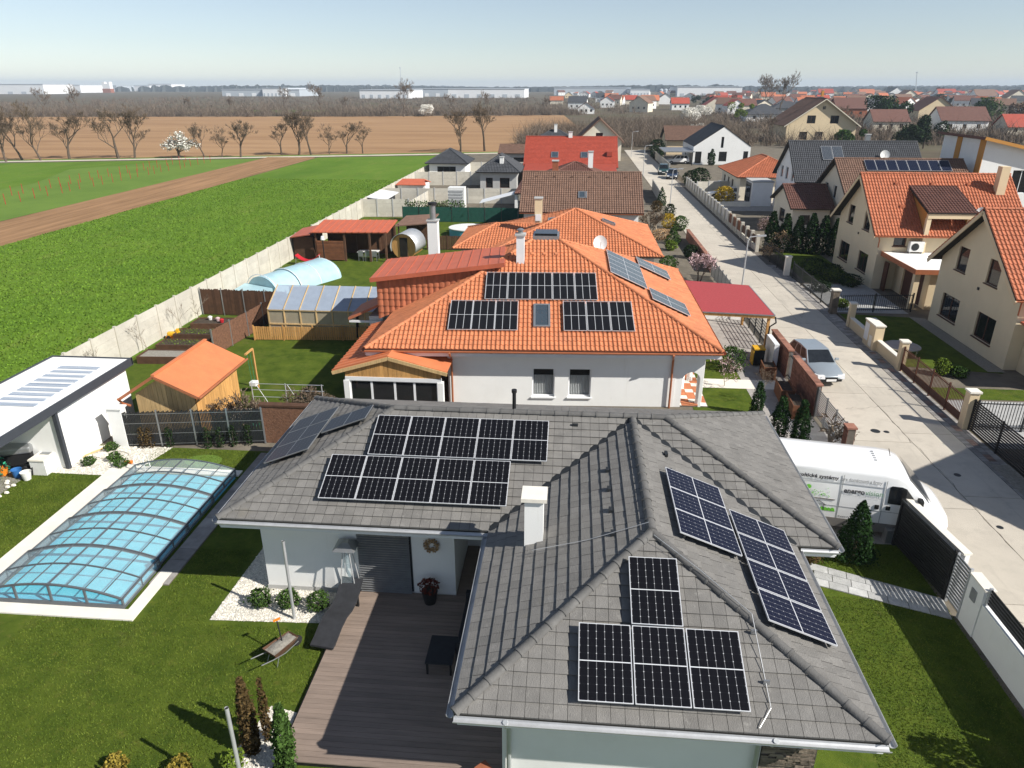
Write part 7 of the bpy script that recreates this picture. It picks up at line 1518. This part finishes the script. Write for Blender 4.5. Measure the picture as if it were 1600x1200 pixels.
for i in range(5): MB().box(17.69, 20.9 + i * 2.18, 0, 17.75, 20.98 + i * 2.18, 1.5).build('post', 'black', o)
for k in range(13): MB().box(17.71, 20.9, .12 + k * .105, 17.73, 29.65, .19 + k * .105).build('slat', 'black', o)
o = thing('low_wall', 'low cream wall beside utility cabinet', 'wall', (17.7, 40, 0)); MB().box(17.6, 37.1, 0, 17.8, 44.2, .62).build('wall', 'yellow2', o); MB().box(17.57, 37.1, .62, 17.83, 44.2, .67).build('coping', 'coping', o)
o = thing('utility_cabinet', 'tall cream meter cabinet with grey door in low wall', 'cabinet', (17.62, 40.6, 0)); MB().box(-.25, -.75, 0, .25, .75, 1.45).build('body', 'yellow2', o, world=False); MB().box(-.29, -.8, 1.45, .29, .8, 1.52).build('cap', 'coping', o, world=False); MB().box(-.27, .1, .35, -.252, .65, 1.35).build('door', 'whitetrim', o, world=False); MB().box(-.27, -.5, .15, -.252, -.1, .8).build('hatch', 'coping', o, world=False)
o = thing('trampoline', 'round grey garden trampoline behind low cream wall', 'trampoline', (18.9, 39.6, 0)); MB().lathe([(.95, .42), (.95, .47), (.9, .47), (.88, .45)], 22).build('rim', 'metal_grey', o, True, world=False); MB().lathe([(.88, .448), (.1, .45)], 22).build('mat', 'fabric_black', o, world=False)
for i in range(6): a = i * 1.047; MB().tube([(.9 * math.cos(a), .9 * math.sin(a), 0), (.9 * math.cos(a), .9 * math.sin(a), .42)], .02, 5).build('leg', 'metal_grey', o, world=False)
for i, (x, y_, R0, h_, m_, lb) in enumerate(((19.6, 36.4, .35, .9, 'leaf_bright', 'light green upright shrub behind brown gate'), (20.4, 36.2, .4, .5, 'leaf_mid', 'low tuft beside the upright shrub'), (18.7, 48.9, .45, .5, 'leaf_bright', 'yellow-green ball shrub by dark stone pillar'), (20.2, 56.0, 1.0, 1.3, 'leaf_dark', 'spreading dark juniper before second cream house'), (19.6, 58.4, 1.1, 1.2, 'leaf_dark', 'dark shrub mass behind street railing'), (21.2, 54.6, .8, .9, 'leaf_dark', 'dark low juniper near entrance step'), (18.6, 53.0, .7, .7, 'leaf_dark', 'low dark shrub near railing gate'))): plant('garden_shrub', lb, 'shrub', (x, y_, 0), bush_mesh(350 + i, f_ball(R0, h_), 900, .07, m_), (.3, .03), 'shrubs in right-hand gardens')
tuj2 = [bush_mesh(370 + i, f_col(.55, 3.6), 2600, .10, 'leaf_thuja', .55) for i in range(3)]
for i, (x, y_) in enumerate(((18.3, 67.0), (19.4, 66.6), (20.45, 66.3), (21.5, 66.0), (22.5, 65.7), (23.4, 65.3))): plant('thuja', f'columnar dark thuja, {("first", "second", "third", "fourth", "fifth", "sixth")[i]} of the row counting from the street', 'conifer', (x, y_, 0), tuj2[i % 3], (.8, .08), 'thuja row left of second cream house', s=1 - .04 * (i % 3))
tree('weeping_tree', 'pale weeping bare tree among thujas', (18.0, 62.0, 0), tree_meshes(244, 2.6, 'bark_pale', 'twig', (900, 'dry_grass', .05), trunk_h=.4, levels=4, twigs=5, spread=1.2, up=-.1, tw=.016)); tree('plum_tree', 'small reddish bare tree behind pillar fence', (19.3, 72.5, 0), tree_meshes(245, 2.4, 'bark', 'twig', (500, 'blossom_pink', .04), trunk_h=.25, levels=4, twigs=5, spread=.9, multi=2))
plant('golden_bush', 'golden yellow-green bush beside white car', 'shrub', (19.3, 94.5, 0), bush_mesh(360, f_ball(1.15, 2.3), 1500, .13, 'leaf_yellow'), (.6, .05))
plant('dark_cypress', 'dark upright cypress in front of white gable house', 'conifer', (26.4, 145, 0), bush_mesh(361, f_col(.55, 3.0), 900, .14, 'leaf_thuja'), (.5, .06)); 
for i, (x, y_, s_, lb) in enumerate(((13.9 + 3.4, 158, 1.0, 'dark conifer at far street end on right'), (18.2, 166, 1.3, 'tall dark conifer behind far carport'), (17.9, 113.5, .9, 'dark hedge bush on street corner, nearer'), (19.4, 114.8, 1.0, 'dark hedge bush on street corner, farther'))): plant('dark_bush', lb, 'shrub', (x, y_, 0), bush_mesh(365 + i, f_ball(1.3, 2.5), 1100, .15, 'leaf_dark'), (.5, .06), 'dark bushes near far street end', s=s_)
# far right street fences: pale concrete with panels
y_ = 66.5; i = 0
FR_ = thing('street_wall', 'pale street wall with square pillars and dark infill panels', 'wall', (17.0, 80, 0))
while y_ < 111:
    MB().box(16.85, y_ - .18, 0, 17.15, y_ + .18, 1.55).build('pillar', 'concrete_panel', FR_); MB().box(16.92, y_ + .18, 0, 17.08, y_ + 2.0, .5).build('base_panel', 'concrete_panel', FR_)
    if i in (3, 4, 5): MB().box(16.96, y_ + .2, .5, 17.04, y_ + 1.98, 1.4).build('infill_panel', 'timber_red', FR_)
    elif i < 3: MB().box(16.96, y_ + .2, .6, 17.04, y_ + 1.98, 1.3).build('infill_panel', 'timber_dark', FR_)
    else: MB().box(16.96, y_ + .2, .5, 17.04, y_ + 1.98, 1.5).build('infill_panel', 'galv', FR_)
    y_ += 2.18; i += 1
cross_fence('grey courtyard wall between white cars', (17.4, 104.5), (22.4, 105.5), 1.7, 3); cross_fence('pale wall by far carport on the right', (16.9, 132), (17.0, 165), 1.5)
MB().box(17.2, 93.4, 0, 22.4, 93.6, .6).solo('garden_kerb', 'coping', 'low pale kerb below the golden bush', 'kerb')

# ------------------------------------------------------------------ trees along the field track
tt = [tree_meshes(400 + i, 9.0, 'bark', 'twig', trunk_h=.22 + .05 * (i % 2), levels=5, twigs=8, spread=.30 + .12 * (i % 3), up=.62, tw=.017, r0=.15) for i in range(5)]
TR = [(-113.6, 139.9, 7.5), (-113.3, 144.0, 10), (-108.5, 143.0, 11), (-105.2, 147.1, 9), (-95.2, 148.3, 10.2), (-92.6, 149.9, 9.2), (-78.6, 152.7, 6.8), (-74.9, 153.0, 6.2), (-70.9, 153.3, 7.3), (-64.5, 159.9, 7.0), (-60.7, 160.3, 8.7), (-58.2, 161.0, 9.0), (-54.5, 162.5, 6.3), (-51.0, 164.2, 6.6), (-47.6, 165, 5.5), (-26.0, 169.8, 8.8), (-20.9, 173.7, 10.4)]
wh = ['at left photo edge', 'second from left photo edge', 'third from left photo edge, tall and slim', 'fourth from left photo edge', 'broad crowned, alone before brown field', 'slim, beside the broad crowned one', 'first right of the white blossom tree', 'second right of the white blossom tree', 'third right of the white blossom tree, spreading', 'short, start of the middle group', 'second of the middle group', 'third of the middle group, tallest', 'fourth of the middle group', 'small, right of the middle group', 'smallest, last of the middle group', 'left of pair at the grey pavilion', 'right of pair at the grey pavilion']
for i, (x, y_, h_) in enumerate(TR): tree('roadside_tree', 'bare tree on field track, ' + wh[i], (x, y_, 0), tt[(i * 3) % 5], 'bare trees along the field track', (h_ / 8.4 * 1.4, h_ / 8.4 * 1.4, h_ / 8.4))
tree('blossom_tree', 'low white blossoming tree on field track', (-83.2, 150.8, 0), tree_meshes(410, 5.6, 'bark', 'twig', (1500, 'blossom_white', .16), trunk_h=.15, levels=5, twigs=3, spread=.9, tw=.03, r0=.14), None, (1.6, 1.6, 1.0))
r = random.Random(12)
mb = MB()
for i in range(26):
    for x in (-76.6, -71.5): y_ = 70 + i * 2.6; mb.box(x - .02, y_ - .02, 0, x + .02, y_ + .02, 1.3)
sm = MB().box(-.025, -.025, 0, .025, .025, 1.35).mesh('stake', 'plastic_red'); VR = thing('orchard_stakes', 'rows of thin reddish planting stakes in pale green field', 'stakes', (-74, 70, 0))
for i in range(30):
    for x in (-77.5, -72.4): inst('stake', sm, VR, (x + 74 + r.uniform(-.3, .3), i * 2.5 + r.uniform(-.4, .4), 0))
# ------------------------------------------------------------------ hedgerows and thickets (uncountable brush)
def brush(mb, x, y_, h, w, n, r, tw=.05):
    for _ in range(n):
        a = r.uniform(0, 6.28); q = r.random() ** .6; b = V((x + math.cos(a) * w * q * .6, y_ + math.sin(a) * w * q * .6, 0)); L = h * r.uniform(.4, 1.05) * (1 - .6 * q * q)
        m_ = b + V((r.gauss(0, .24) * L, r.gauss(0, .24) * L, L * .5)); t = m_ + V((r.gauss(0, .36) * L, r.gauss(0, .36) * L, L * r.uniform(.2, .55))); s_ = V((math.cos(a + 1.5), math.sin(a + 1.5), 0)) * tw
        i = len(mb.v); mb.v += [tuple(b - s_), tuple(b + s_), tuple(m_ + s_ * .7), tuple(m_ - s_ * .7), tuple(t)]; mb.f += [(i, i + 1, i + 2, i + 3), (i + 3, i + 2, i + 4)]
r = random.Random(31); mb = MB()
for i in range(1100):
    x = r.uniform(-420, 6); y_ = 378 + (x + 110) * (.235 if x > -110 else .12) + r.uniform(-6, 34) ; brush(mb, x, y_, r.choice((3, 4, 5, 6, 7, 9)), 4.2, 44, r, .06)
tag(stuff(mb.build('bare_hedgerow', 'twig_far')), 'bare brown hedgerow beyond the brown field', 'hedgerow')
mb = MB()
for i in range(560):
    x = r.uniform(-14, 64); y_ = r.uniform(188, 300) if x > 8 else r.uniform(176, 240)
    if 54 < x < 76 and y_ > 200: continue
    if 8 < x < 34 and y_ < 184: continue
    brush(mb, x, y_, r.uniform(4.5, 8.5), 2.8, 60, r, .04)
tag(stuff(mb.build('bare_thicket', 'twig_far')), 'dense bare thicket behind the red-roofed house', 'thicket')
mb = MB()
for i in range(3200):
    y_ = 200 * (7.5 ** r.random()); x = r.uniform(.16, .66) * y_
    if y_ < 330 and x < 62: continue
    brush(mb, x, y_, r.uniform(3, 7) * (1 if y_ < 600 else 1.15), 4.5, 22, r, .045 + y_ * .00016)
tag(stuff(mb.build('village_scrub', 'twig_far')), 'bare trees and scrub between the village roofs', 'scrub')
mb = MB()
for i in range(1500): x = r.uniform(-520, 40); y_ = 425 + r.random() ** 1.6 * 560; brush(mb, x, y_, r.uniform(2, 7), 6, 18, r, .12)
tag(stuff(mb.build('far_scrub', 'twig_far')), 'scattered bare scrub before the far warehouses', 'scrub')
BT = [(-127, 373, 16.8), (-85, 372, 18.3), (-160, 407, 14.1), (-178, 380, 10), (-250, 363, 15.5), (-259, 350, 13.9), (-45, 390, 13), (-201, 384, 10), (-66, 392, 11), (-121, 391, 10.1), (120, 499, 22), (106, 440, 20.5), (96, 368, 21.5), (-16, 403, 10), (74, 215, 9.5), (50, 196, 8)]
bl = ['tall bare poplar at middle of hedgerow', 'tall bare tree left of the thin mast', 'bare tree before grey warehouse', 'small bare tree in hedgerow left of grey warehouse', 'tall bare tree near white water tower', 'bare tree above left end of brown field', 'bare tree at right end of brown field', 'low bare tree in left hedgerow', 'bare tree below long white warehouse', 'bare tree beside the middle poplar', 'tall bare poplar, left of village group', 'tall bare poplar, middle of village group', 'tall bare poplar, right of village group', 'small bare tree right of hedgerow end', 'bare tree before the large yellow house', 'bare tree behind white gable house']
ft = [tree_meshes(420 + i, 10.0, 'bark', 'twig_far', trunk_h=.25, levels=5, twigs=7, spread=.35, up=.55, tw=.026, r0=.16) for i in range(3)]
for i, (x, y_, h_) in enumerate(BT): tree('bare_tree', bl[i], (x, y_, 0), ft[i % 3], 'tall bare trees in the distance', h_ / 10)
CT = [(117, 295, 10.6, 14.5, 'leaf_thuja', 'broad dark evergreen beyond the slate roof'), (85, 190, 8.1, 8.1, 'leaf_dark', 'dark pine left of modern house'), (78, 183, 6.0, 7.0, 'leaf_dark', 'dark pine behind slate-roofed house'), (169, 330, 9.6, 13.3, 'leaf_mid', 'green leafy evergreen beyond maroon roof'), (95, 613, 8.1, 8, 'leaf_dark', 'far dark conifer, left of village pair'), (102, 594, 7.8, 8, 'leaf_dark', 'far dark conifer, right of village pair'), (134, 659, 7.6, 6, 'leaf_dark', 'far dark conifer before white warehouse end'), (264, 571, 9.2, 10, 'leaf_dark', 'far dark conifer beyond maroon roofs'), (70, 200, 3.6, 7, 'leaf_mid', 'green shrub under the large yellow house'), (67, 321, 8.0, 6.9, 'leaf_bright', 'yellow-green willow in the village'), (123, 737, 6, 8, 'leaf_bright', 'far yellow-green tree in village'), (49, 331, 5.5, 9, 'blossom_white', 'white blossom tree in village, left'), (60, 372, 5.5, 9, 'blossom_white', 'white blossom tree in village, right'), (38, 236, 3.6, 4, 'blossom_white', 'white blossom bush behind thicket'), (570, 1263, 14, 14, 'far_wood', 'very far conifer on right horizon'), (565, 1450, 15, 16, 'far_wood', 'very far conifer on right horizon, taller'), (-74, 379, 5.5, 8, 'blossom_white', 'round white blossom bush at field hedge'), (147, 262, 9, 10, 'twig_far', 'grey bare rounded tree at far right')]
for i, (x, y_, h_, w, m_, lb) in enumerate(CT):
    lobes = random.Random(500 + i); mb = MB(); pts = []
    for k in range(9): 
        cx, cy, cz = lobes.gauss(0, .24) * w, lobes.gauss(0, .24) * w, h_ * lobes.uniform(.3, .85); rr = w * lobes.uniform(.14, .26)
        for _ in range(330): d = rv(lobes).normalized() * rr * lobes.uniform(.6, 1.05); pts.append((cx + d.x, cy + d.y, max(.3, min(h_, cz + d.z))))
    leaves(mb, pts, max(.2, w * .034), lobes); o = thing('evergreen_tree' if 'leaf' in m_ or m_ == 'far_wood' else 'flowering_tree', lb, 'tree', (x, y_, 0), 0, 'round trees in the village'); inst('crown', mb.mesh('crown', m_), o); inst('trunk', stem_mesh(h_ * .6, .2), o)
# ------------------------------------------------------------------ village houses in the distance
VH = [(81, 448, 14.8, 3.3, 'tile_red', 'cream'), (107, 485, 10.4, 3.6, 'tile_red', 'cream'), (111, 473, 9.3, 3.1, 'terracotta', 'cream'), (82, 334, 16.6, 2.9, 'tile_slate', 'white'), (112, 411, 16.2, 3.4, 'tile_slate', 'greywall'), (198, 807, 14.5, 4.6, 'tile_redorange', 'cream'), (240, 886, 13.0, 4.3, 'tile_brown', 'white'), (67, 495, 10.7, 4.1, 'tile_red', 'white'), (57, 590, 12.7, 4.4, 'tile_redorange', 'cream'), (76, 655, 13.0, 4.3, 'tile_brown', 'white'), (46, 652, 11.9, 3.8, 'tile_red', 'cream'), (34, 730, 12.1, 4.3, 'tile_redorange', 'white'), (6, 421, 9, 3.0, 'tile_maroon', 'white'), (-16, 647, 10.8, 3.3, 'tile_redorange', 'cream'), (133, 379, 14.3, 4.4, 'tile_maroon', 'terracotta'), (168, 503, 20.5, 3.2, 'tile_brown', 'cream'), (190, 520, 18, 3.2, 'tile_brown', 'cream'), (105, 261, 11.1, 3.4, 'tile_maroon', 'cream'), (155, 340, 15.5, 4.6, 'tile_maroon', 'yellow2'), (126, 256, 14.6, 4.0, 'tile_maroon', 'white'), (140, 246, 11.4, 2.6, 'tile_red', 'cream'), (343, 819, 20, 4.0, 'tile_brown', 'cream'), (517, 1115, 24, 4.5, 'tile_red', 'white'), (462, 905, 22, 4.3, 'tile_brown', 'white'), (418, 762, 20, 4.3, 'tile_brown', 'cream'), (348, 1101, 20, 5.4, 'tile_red', 'white'), (405, 1105, 20, 5.4, 'tile_redorange', 'cream'), (505, 1257, 22.3, 5.1, 'tile_slate', 'white')]
vlb = ['red-roofed cream house in front of white warehouse', 'small red-roofed cream house right of willow', 'small pink-roofed house beside the red-roofed one', 'wide slate hip roof with white walls in village', 'grey house with slate roof below tall poplars', 'far orange-roofed house near poplars', 'far brown-roofed white house right of poplars', 'red-roofed white house left of white warehouse', 'orange-roofed house left of village conifers', 'brown-roofed white house left of village conifers', 'far red-roofed house at left of village', 'far orange-roofed white house at left of village', 'white cottage with dark red roof beyond thicket', 'far orange-roofed house behind hedgerow end', 'pink-walled house with dark red roof right of yellow house', 'wide brown roof behind the pink house', 'second wide brown roof behind the pink house', 'cream house with maroon roof left of dark pine', 'yellow house with maroon roof right of dark evergreen', 'white gabled house with maroon roof above modern house', 'red-roofed house at far right edge', 'far brown-roofed house on right', 'very far red-roofed white hall on right', 'very far brown-roofed white house on right', 'far brown-roofed cream house at right edge', 'very far red-roofed house right of poplars', 'very far orange-roofed house right of poplars', 'very far white house with slate roof on right']
r = random.Random(14)
for i, (x, y_, w, h_, rm, wm) in enumerate(VH):
    d = w * r.uniform(.7, .9); near = y_ < 520
    wins = {'S': [(w * k - .6, h_ * .35, w * k + .6, h_ * .35 + min(1.3, h_ * .45)) for k in (.2, .5, .8)]} if near else {}
    if i in (3, 4, 15, 16): hip_house('village_house', vlb[i], x - w / 2, x + w / 2, y_, y_ + d, h_, h_ + d * .28, wm, rm, .6, wins, far=True, group='houses in the village')
    else: gable_house('village_house', vlb[i], x - w / 2, x + w / 2, y_, y_ + d, h_, h_ + w * .34 if i % 3 == 0 else h_ + d * .36, 'y' if i % 3 == 0 else 'x', wm, rm, .5, .5, wins, far=True, group='houses in the village')
tiny = {}
for i in range(190):
    y_ = r.uniform(420, 1500); x = r.uniform(.20, .60) * y_ if r.random() < .8 else r.uniform(-.02, .2) * y_
    if y_ < 900 and .1 < x / y_ < .17: continue
    rm, nm = r.choice((('tile_red', 'red'), ('tile_redorange', 'orange'), ('tile_brown', 'brown'), ('tile_maroon', 'dark red'), ('tile_slate', 'grey'))); wm, wn_ = r.choice((('white', 'white'), ('cream', 'cream'), ('white', 'white'), ('yellow2', 'yellow')))
    w, d, h_ = r.uniform(9, 14), r.uniform(8, 11), r.uniform(3.2, 5.0); key = (nm, wn_, int(r.random() < .5))
    if key not in tiny:
        a = MB().box(-w / 2, -d / 2, 0, w / 2, d / 2, h_); zr = h_ + d * .36; b = MB()
        if key[2]: a.poly([(-w / 2, -d / 2, h_), (-w / 2, d / 2, h_), (-w / 2, 0, zr)]).poly([(w / 2, -d / 2, h_), (w / 2, d / 2, h_), (w / 2, 0, zr)]); b.slab([(-w / 2 - .4, -d / 2 - .4, h_), (w / 2 + .4, -d / 2 - .4, h_), (w / 2 + .4, 0, zr), (-w / 2 - .4, 0, zr)], .15).slab([(w / 2 + .4, d / 2 + .4, h_), (-w / 2 - .4, d / 2 + .4, h_), (-w / 2 - .4, 0, zr), (w / 2 + .4, 0, zr)], .15)
        else: a.poly([(-w / 2, -d / 2, h_), (w / 2, -d / 2, h_), (0, -d / 2, zr)]); b.slab([(-w / 2 - .4, d / 2 + .4, h_), (-w / 2 - .4, -d / 2 - .4, h_), (0, -d / 2 - .4, zr), (0, d / 2 + .4, zr)], .15).slab([(w / 2 + .4, -d / 2 - .4, h_), (w / 2 + .4, d / 2 + .4, h_), (0, d / 2 + .4, zr), (0, -d / 2 - .4, zr)], .15)
        g = MB()
        for k in (-.3, 0, .3): g.box(w * k - .55, -d / 2 - .03, h_ * .35, w * k + .55, -d / 2 + .03, h_ * .35 + 1.2)
        tiny[key] = (a.mesh('wall', wm), b.mesh('roof', rm), g.mesh('window', 'glass_dark'))
    q = x / y_; whr = 'beyond the end of street' if q < .12 else 'near the pale warehouse' if q < .22 else 'above the large yellow house' if q < .32 else 'above the dark evergreens' if q < .42 else 'above the modern house' if q < .52 else 'at right photo edge'; fr = 'far' if y_ < 700 else 'very far' if y_ < 1100 else 'farthest tiny'
    o = thing('village_house', f'{fr} {wn_} house with {nm} roof {whr}', 'house', (x, y_, 0), r.uniform(-.5, .5), f'far {wn_} houses with {nm} roofs'); ms = tiny[key]; inst('wall', ms[0], o); inst('roof', ms[1], o); inst('window', ms[2], o)
# ------------------------------------------------------------------ warehouses and masts on the horizon
WH = [(-1210, -1041, 1427, 17.5, 'w', 'big white warehouse at left photo edge'), (-1246, -1167, 1726, 16.8, 'w', 'white warehouse left of red and white tower'), (-1456, -1352, 2167, 15.7, 'g', 'grey warehouse behind red and white tower'), (-1438, -1339, 2321, 15.9, 'w', 'far white warehouse right of tower'), (-1443, -1361, 2494, 21.0, 'w', 'tall white hall at end of left warehouses'), (-541, -419, 1136, 9.5, 'g', 'long blue-grey warehouse behind hedgerow'), (-474, -438, 1130, 11.2, 'w', 'white office block at grey warehouse'), (-269, -207, 938, 9.6, 'w', 'white warehouse left of thin mast'), (-245, -146, 1123, 10.5, 'g', 'grey warehouse behind the thin mast'), (-168, -67, 1002, 10.9, 'w', 'long white warehouse in centre distance'), (-37, 92, 1305, 12.0, 'g', 'long grey warehouse in right centre distance'), (86, 116, 1224, 9.3, 'w', 'small white hall beside grey silos'), (150, 244, 1155, 13.1, 'w', 'large pale warehouse left of bare poplars')]
for x0, x1, y_, h_, k, lb in WH:
    o = thing('warehouse', lb, 'warehouse', ((x0 + x1) / 2, y_, 0), 0, 'warehouses on the horizon'); MB().box(x0, y_, 0, x1, y_ + 90, h_).build('wall', 'warehouse' if k == 'w' else 'warehouse_grey', o); MB().box(x0 - .5, y_ - .6, h_, x1 + .5, y_ + 90, h_ + .8).build('roof', 'warehouse_grey', o)
    for j in range(6): xx = x0 + (x1 - x0) * (j + .3) / 6; MB().box(xx, y_ - .3, 0, xx + (x1 - x0) * .06, y_ - .05, 4.5).build('loading_door', 'warehouse_grey' if k == 'w' else 'warehouse', o)
o = thing('water_tower', 'white twin-topped tower with red base on left horizon', 'tower', (-1105, 1734, 0)); MB().box(-1114, 1730, 9, -1096, 1742, 20).box(-1114, 1730, 20, -1108, 1742, 24).box(-1102, 1730, 20, -1096, 1742, 24).build('upper_tower', 'warehouse', o); MB().box(-1115, 1729, 0, -1095, 1743, 9).build('base', 'terracotta', o)
o = thing('silo_group', 'row of blue-grey silos left of pale warehouse', 'silos', (155, 1315, 0))
for i in range(4): MB().lathe([(3.2, 0), (3.2, 9), (1, 10.5)], 12, (144 + i * 7.4, 1315, 0)).build('silo', 'warehouse_grey', o, True)
o = thing('radio_mast', 'thin grey mast rising above left horizon', 'mast', (-275, 1192, 0)); MB().tube([(-275, 1192, 0), (-274, 1192, 40)], [.7, .5], 6).build('shaft', 'warehouse_grey', o); MB().tube([(-274, 1192, 40), (-274, 1192, 42)], [1.3, .9], 6).build('antenna_head', 'warehouse_grey', o)
o = thing('tower_crane', 'thin leaning crane boom on right horizon', 'crane', (533, 1259, 0)); MB().tube([(535, 1259, 0), (530, 1259, 35)], [.8, .5], 4).build('boom', 'warehouse_grey', o); MB().box(528.6, 1258.5, 33, 531.5, 1259.5, 35).build('boom_head', 'warehouse_grey', o)
r = random.Random(61); mb = MB()
for i in range(5200):
    y_ = r.uniform(2100, 4200); x = r.uniform(-.95, .95) * y_; h_ = 9 + 7 * (.5 + .5 * math.sin(x * .004 + 1.3 * math.sin(x * .0013))) + r.gauss(0, 2); w = r.uniform(8, 26); mb.poly([(x - w, y_, 0), (x + w, y_, 0), (x + w * .8, y_, h_ * .75), (x + w * .2, y_, h_), (x - w * .5, y_, h_ * .9), (x - w * .95, y_, h_ * .6)])
    j = len(mb.v); mb.poly([(x, y_ - w, 0), (x, y_ + w, 0), (x, y_ + w * .7, h_ * .8), (x, y_ - w * .4, h_)])
tag(stuff(mb.build('distant_woods', 'far_wood')), 'dark wooded belt along the horizon', 'woods')
# ------------------------------------------------------------------ the air: thin even haze round everything
hz = MB().box(-5900, -50, -1.5, 5900, 8900, 70).build('haze', 'white'); hm = bpy.data.materials.new('haze_air'); hm.use_nodes = True; nt_ = hm.node_tree
for n_ in list(nt_.nodes): nt_.nodes.remove(n_)
ou = nt_.nodes.new('ShaderNodeOutputMaterial'); vo = nt_.nodes.new('ShaderNodeVolumePrincipled'); vo.inputs['Color'].default_value = (.72, .85, 1, 1); vo.inputs['Density'].default_value = .00017; nt_.links.new(vo.outputs[0], ou.inputs['Volume'])
hz.data.materials.clear(); hz.data.materials.append(hm); tag(stuff(hz), 'thin pale haze in the air over the fields', 'haze')
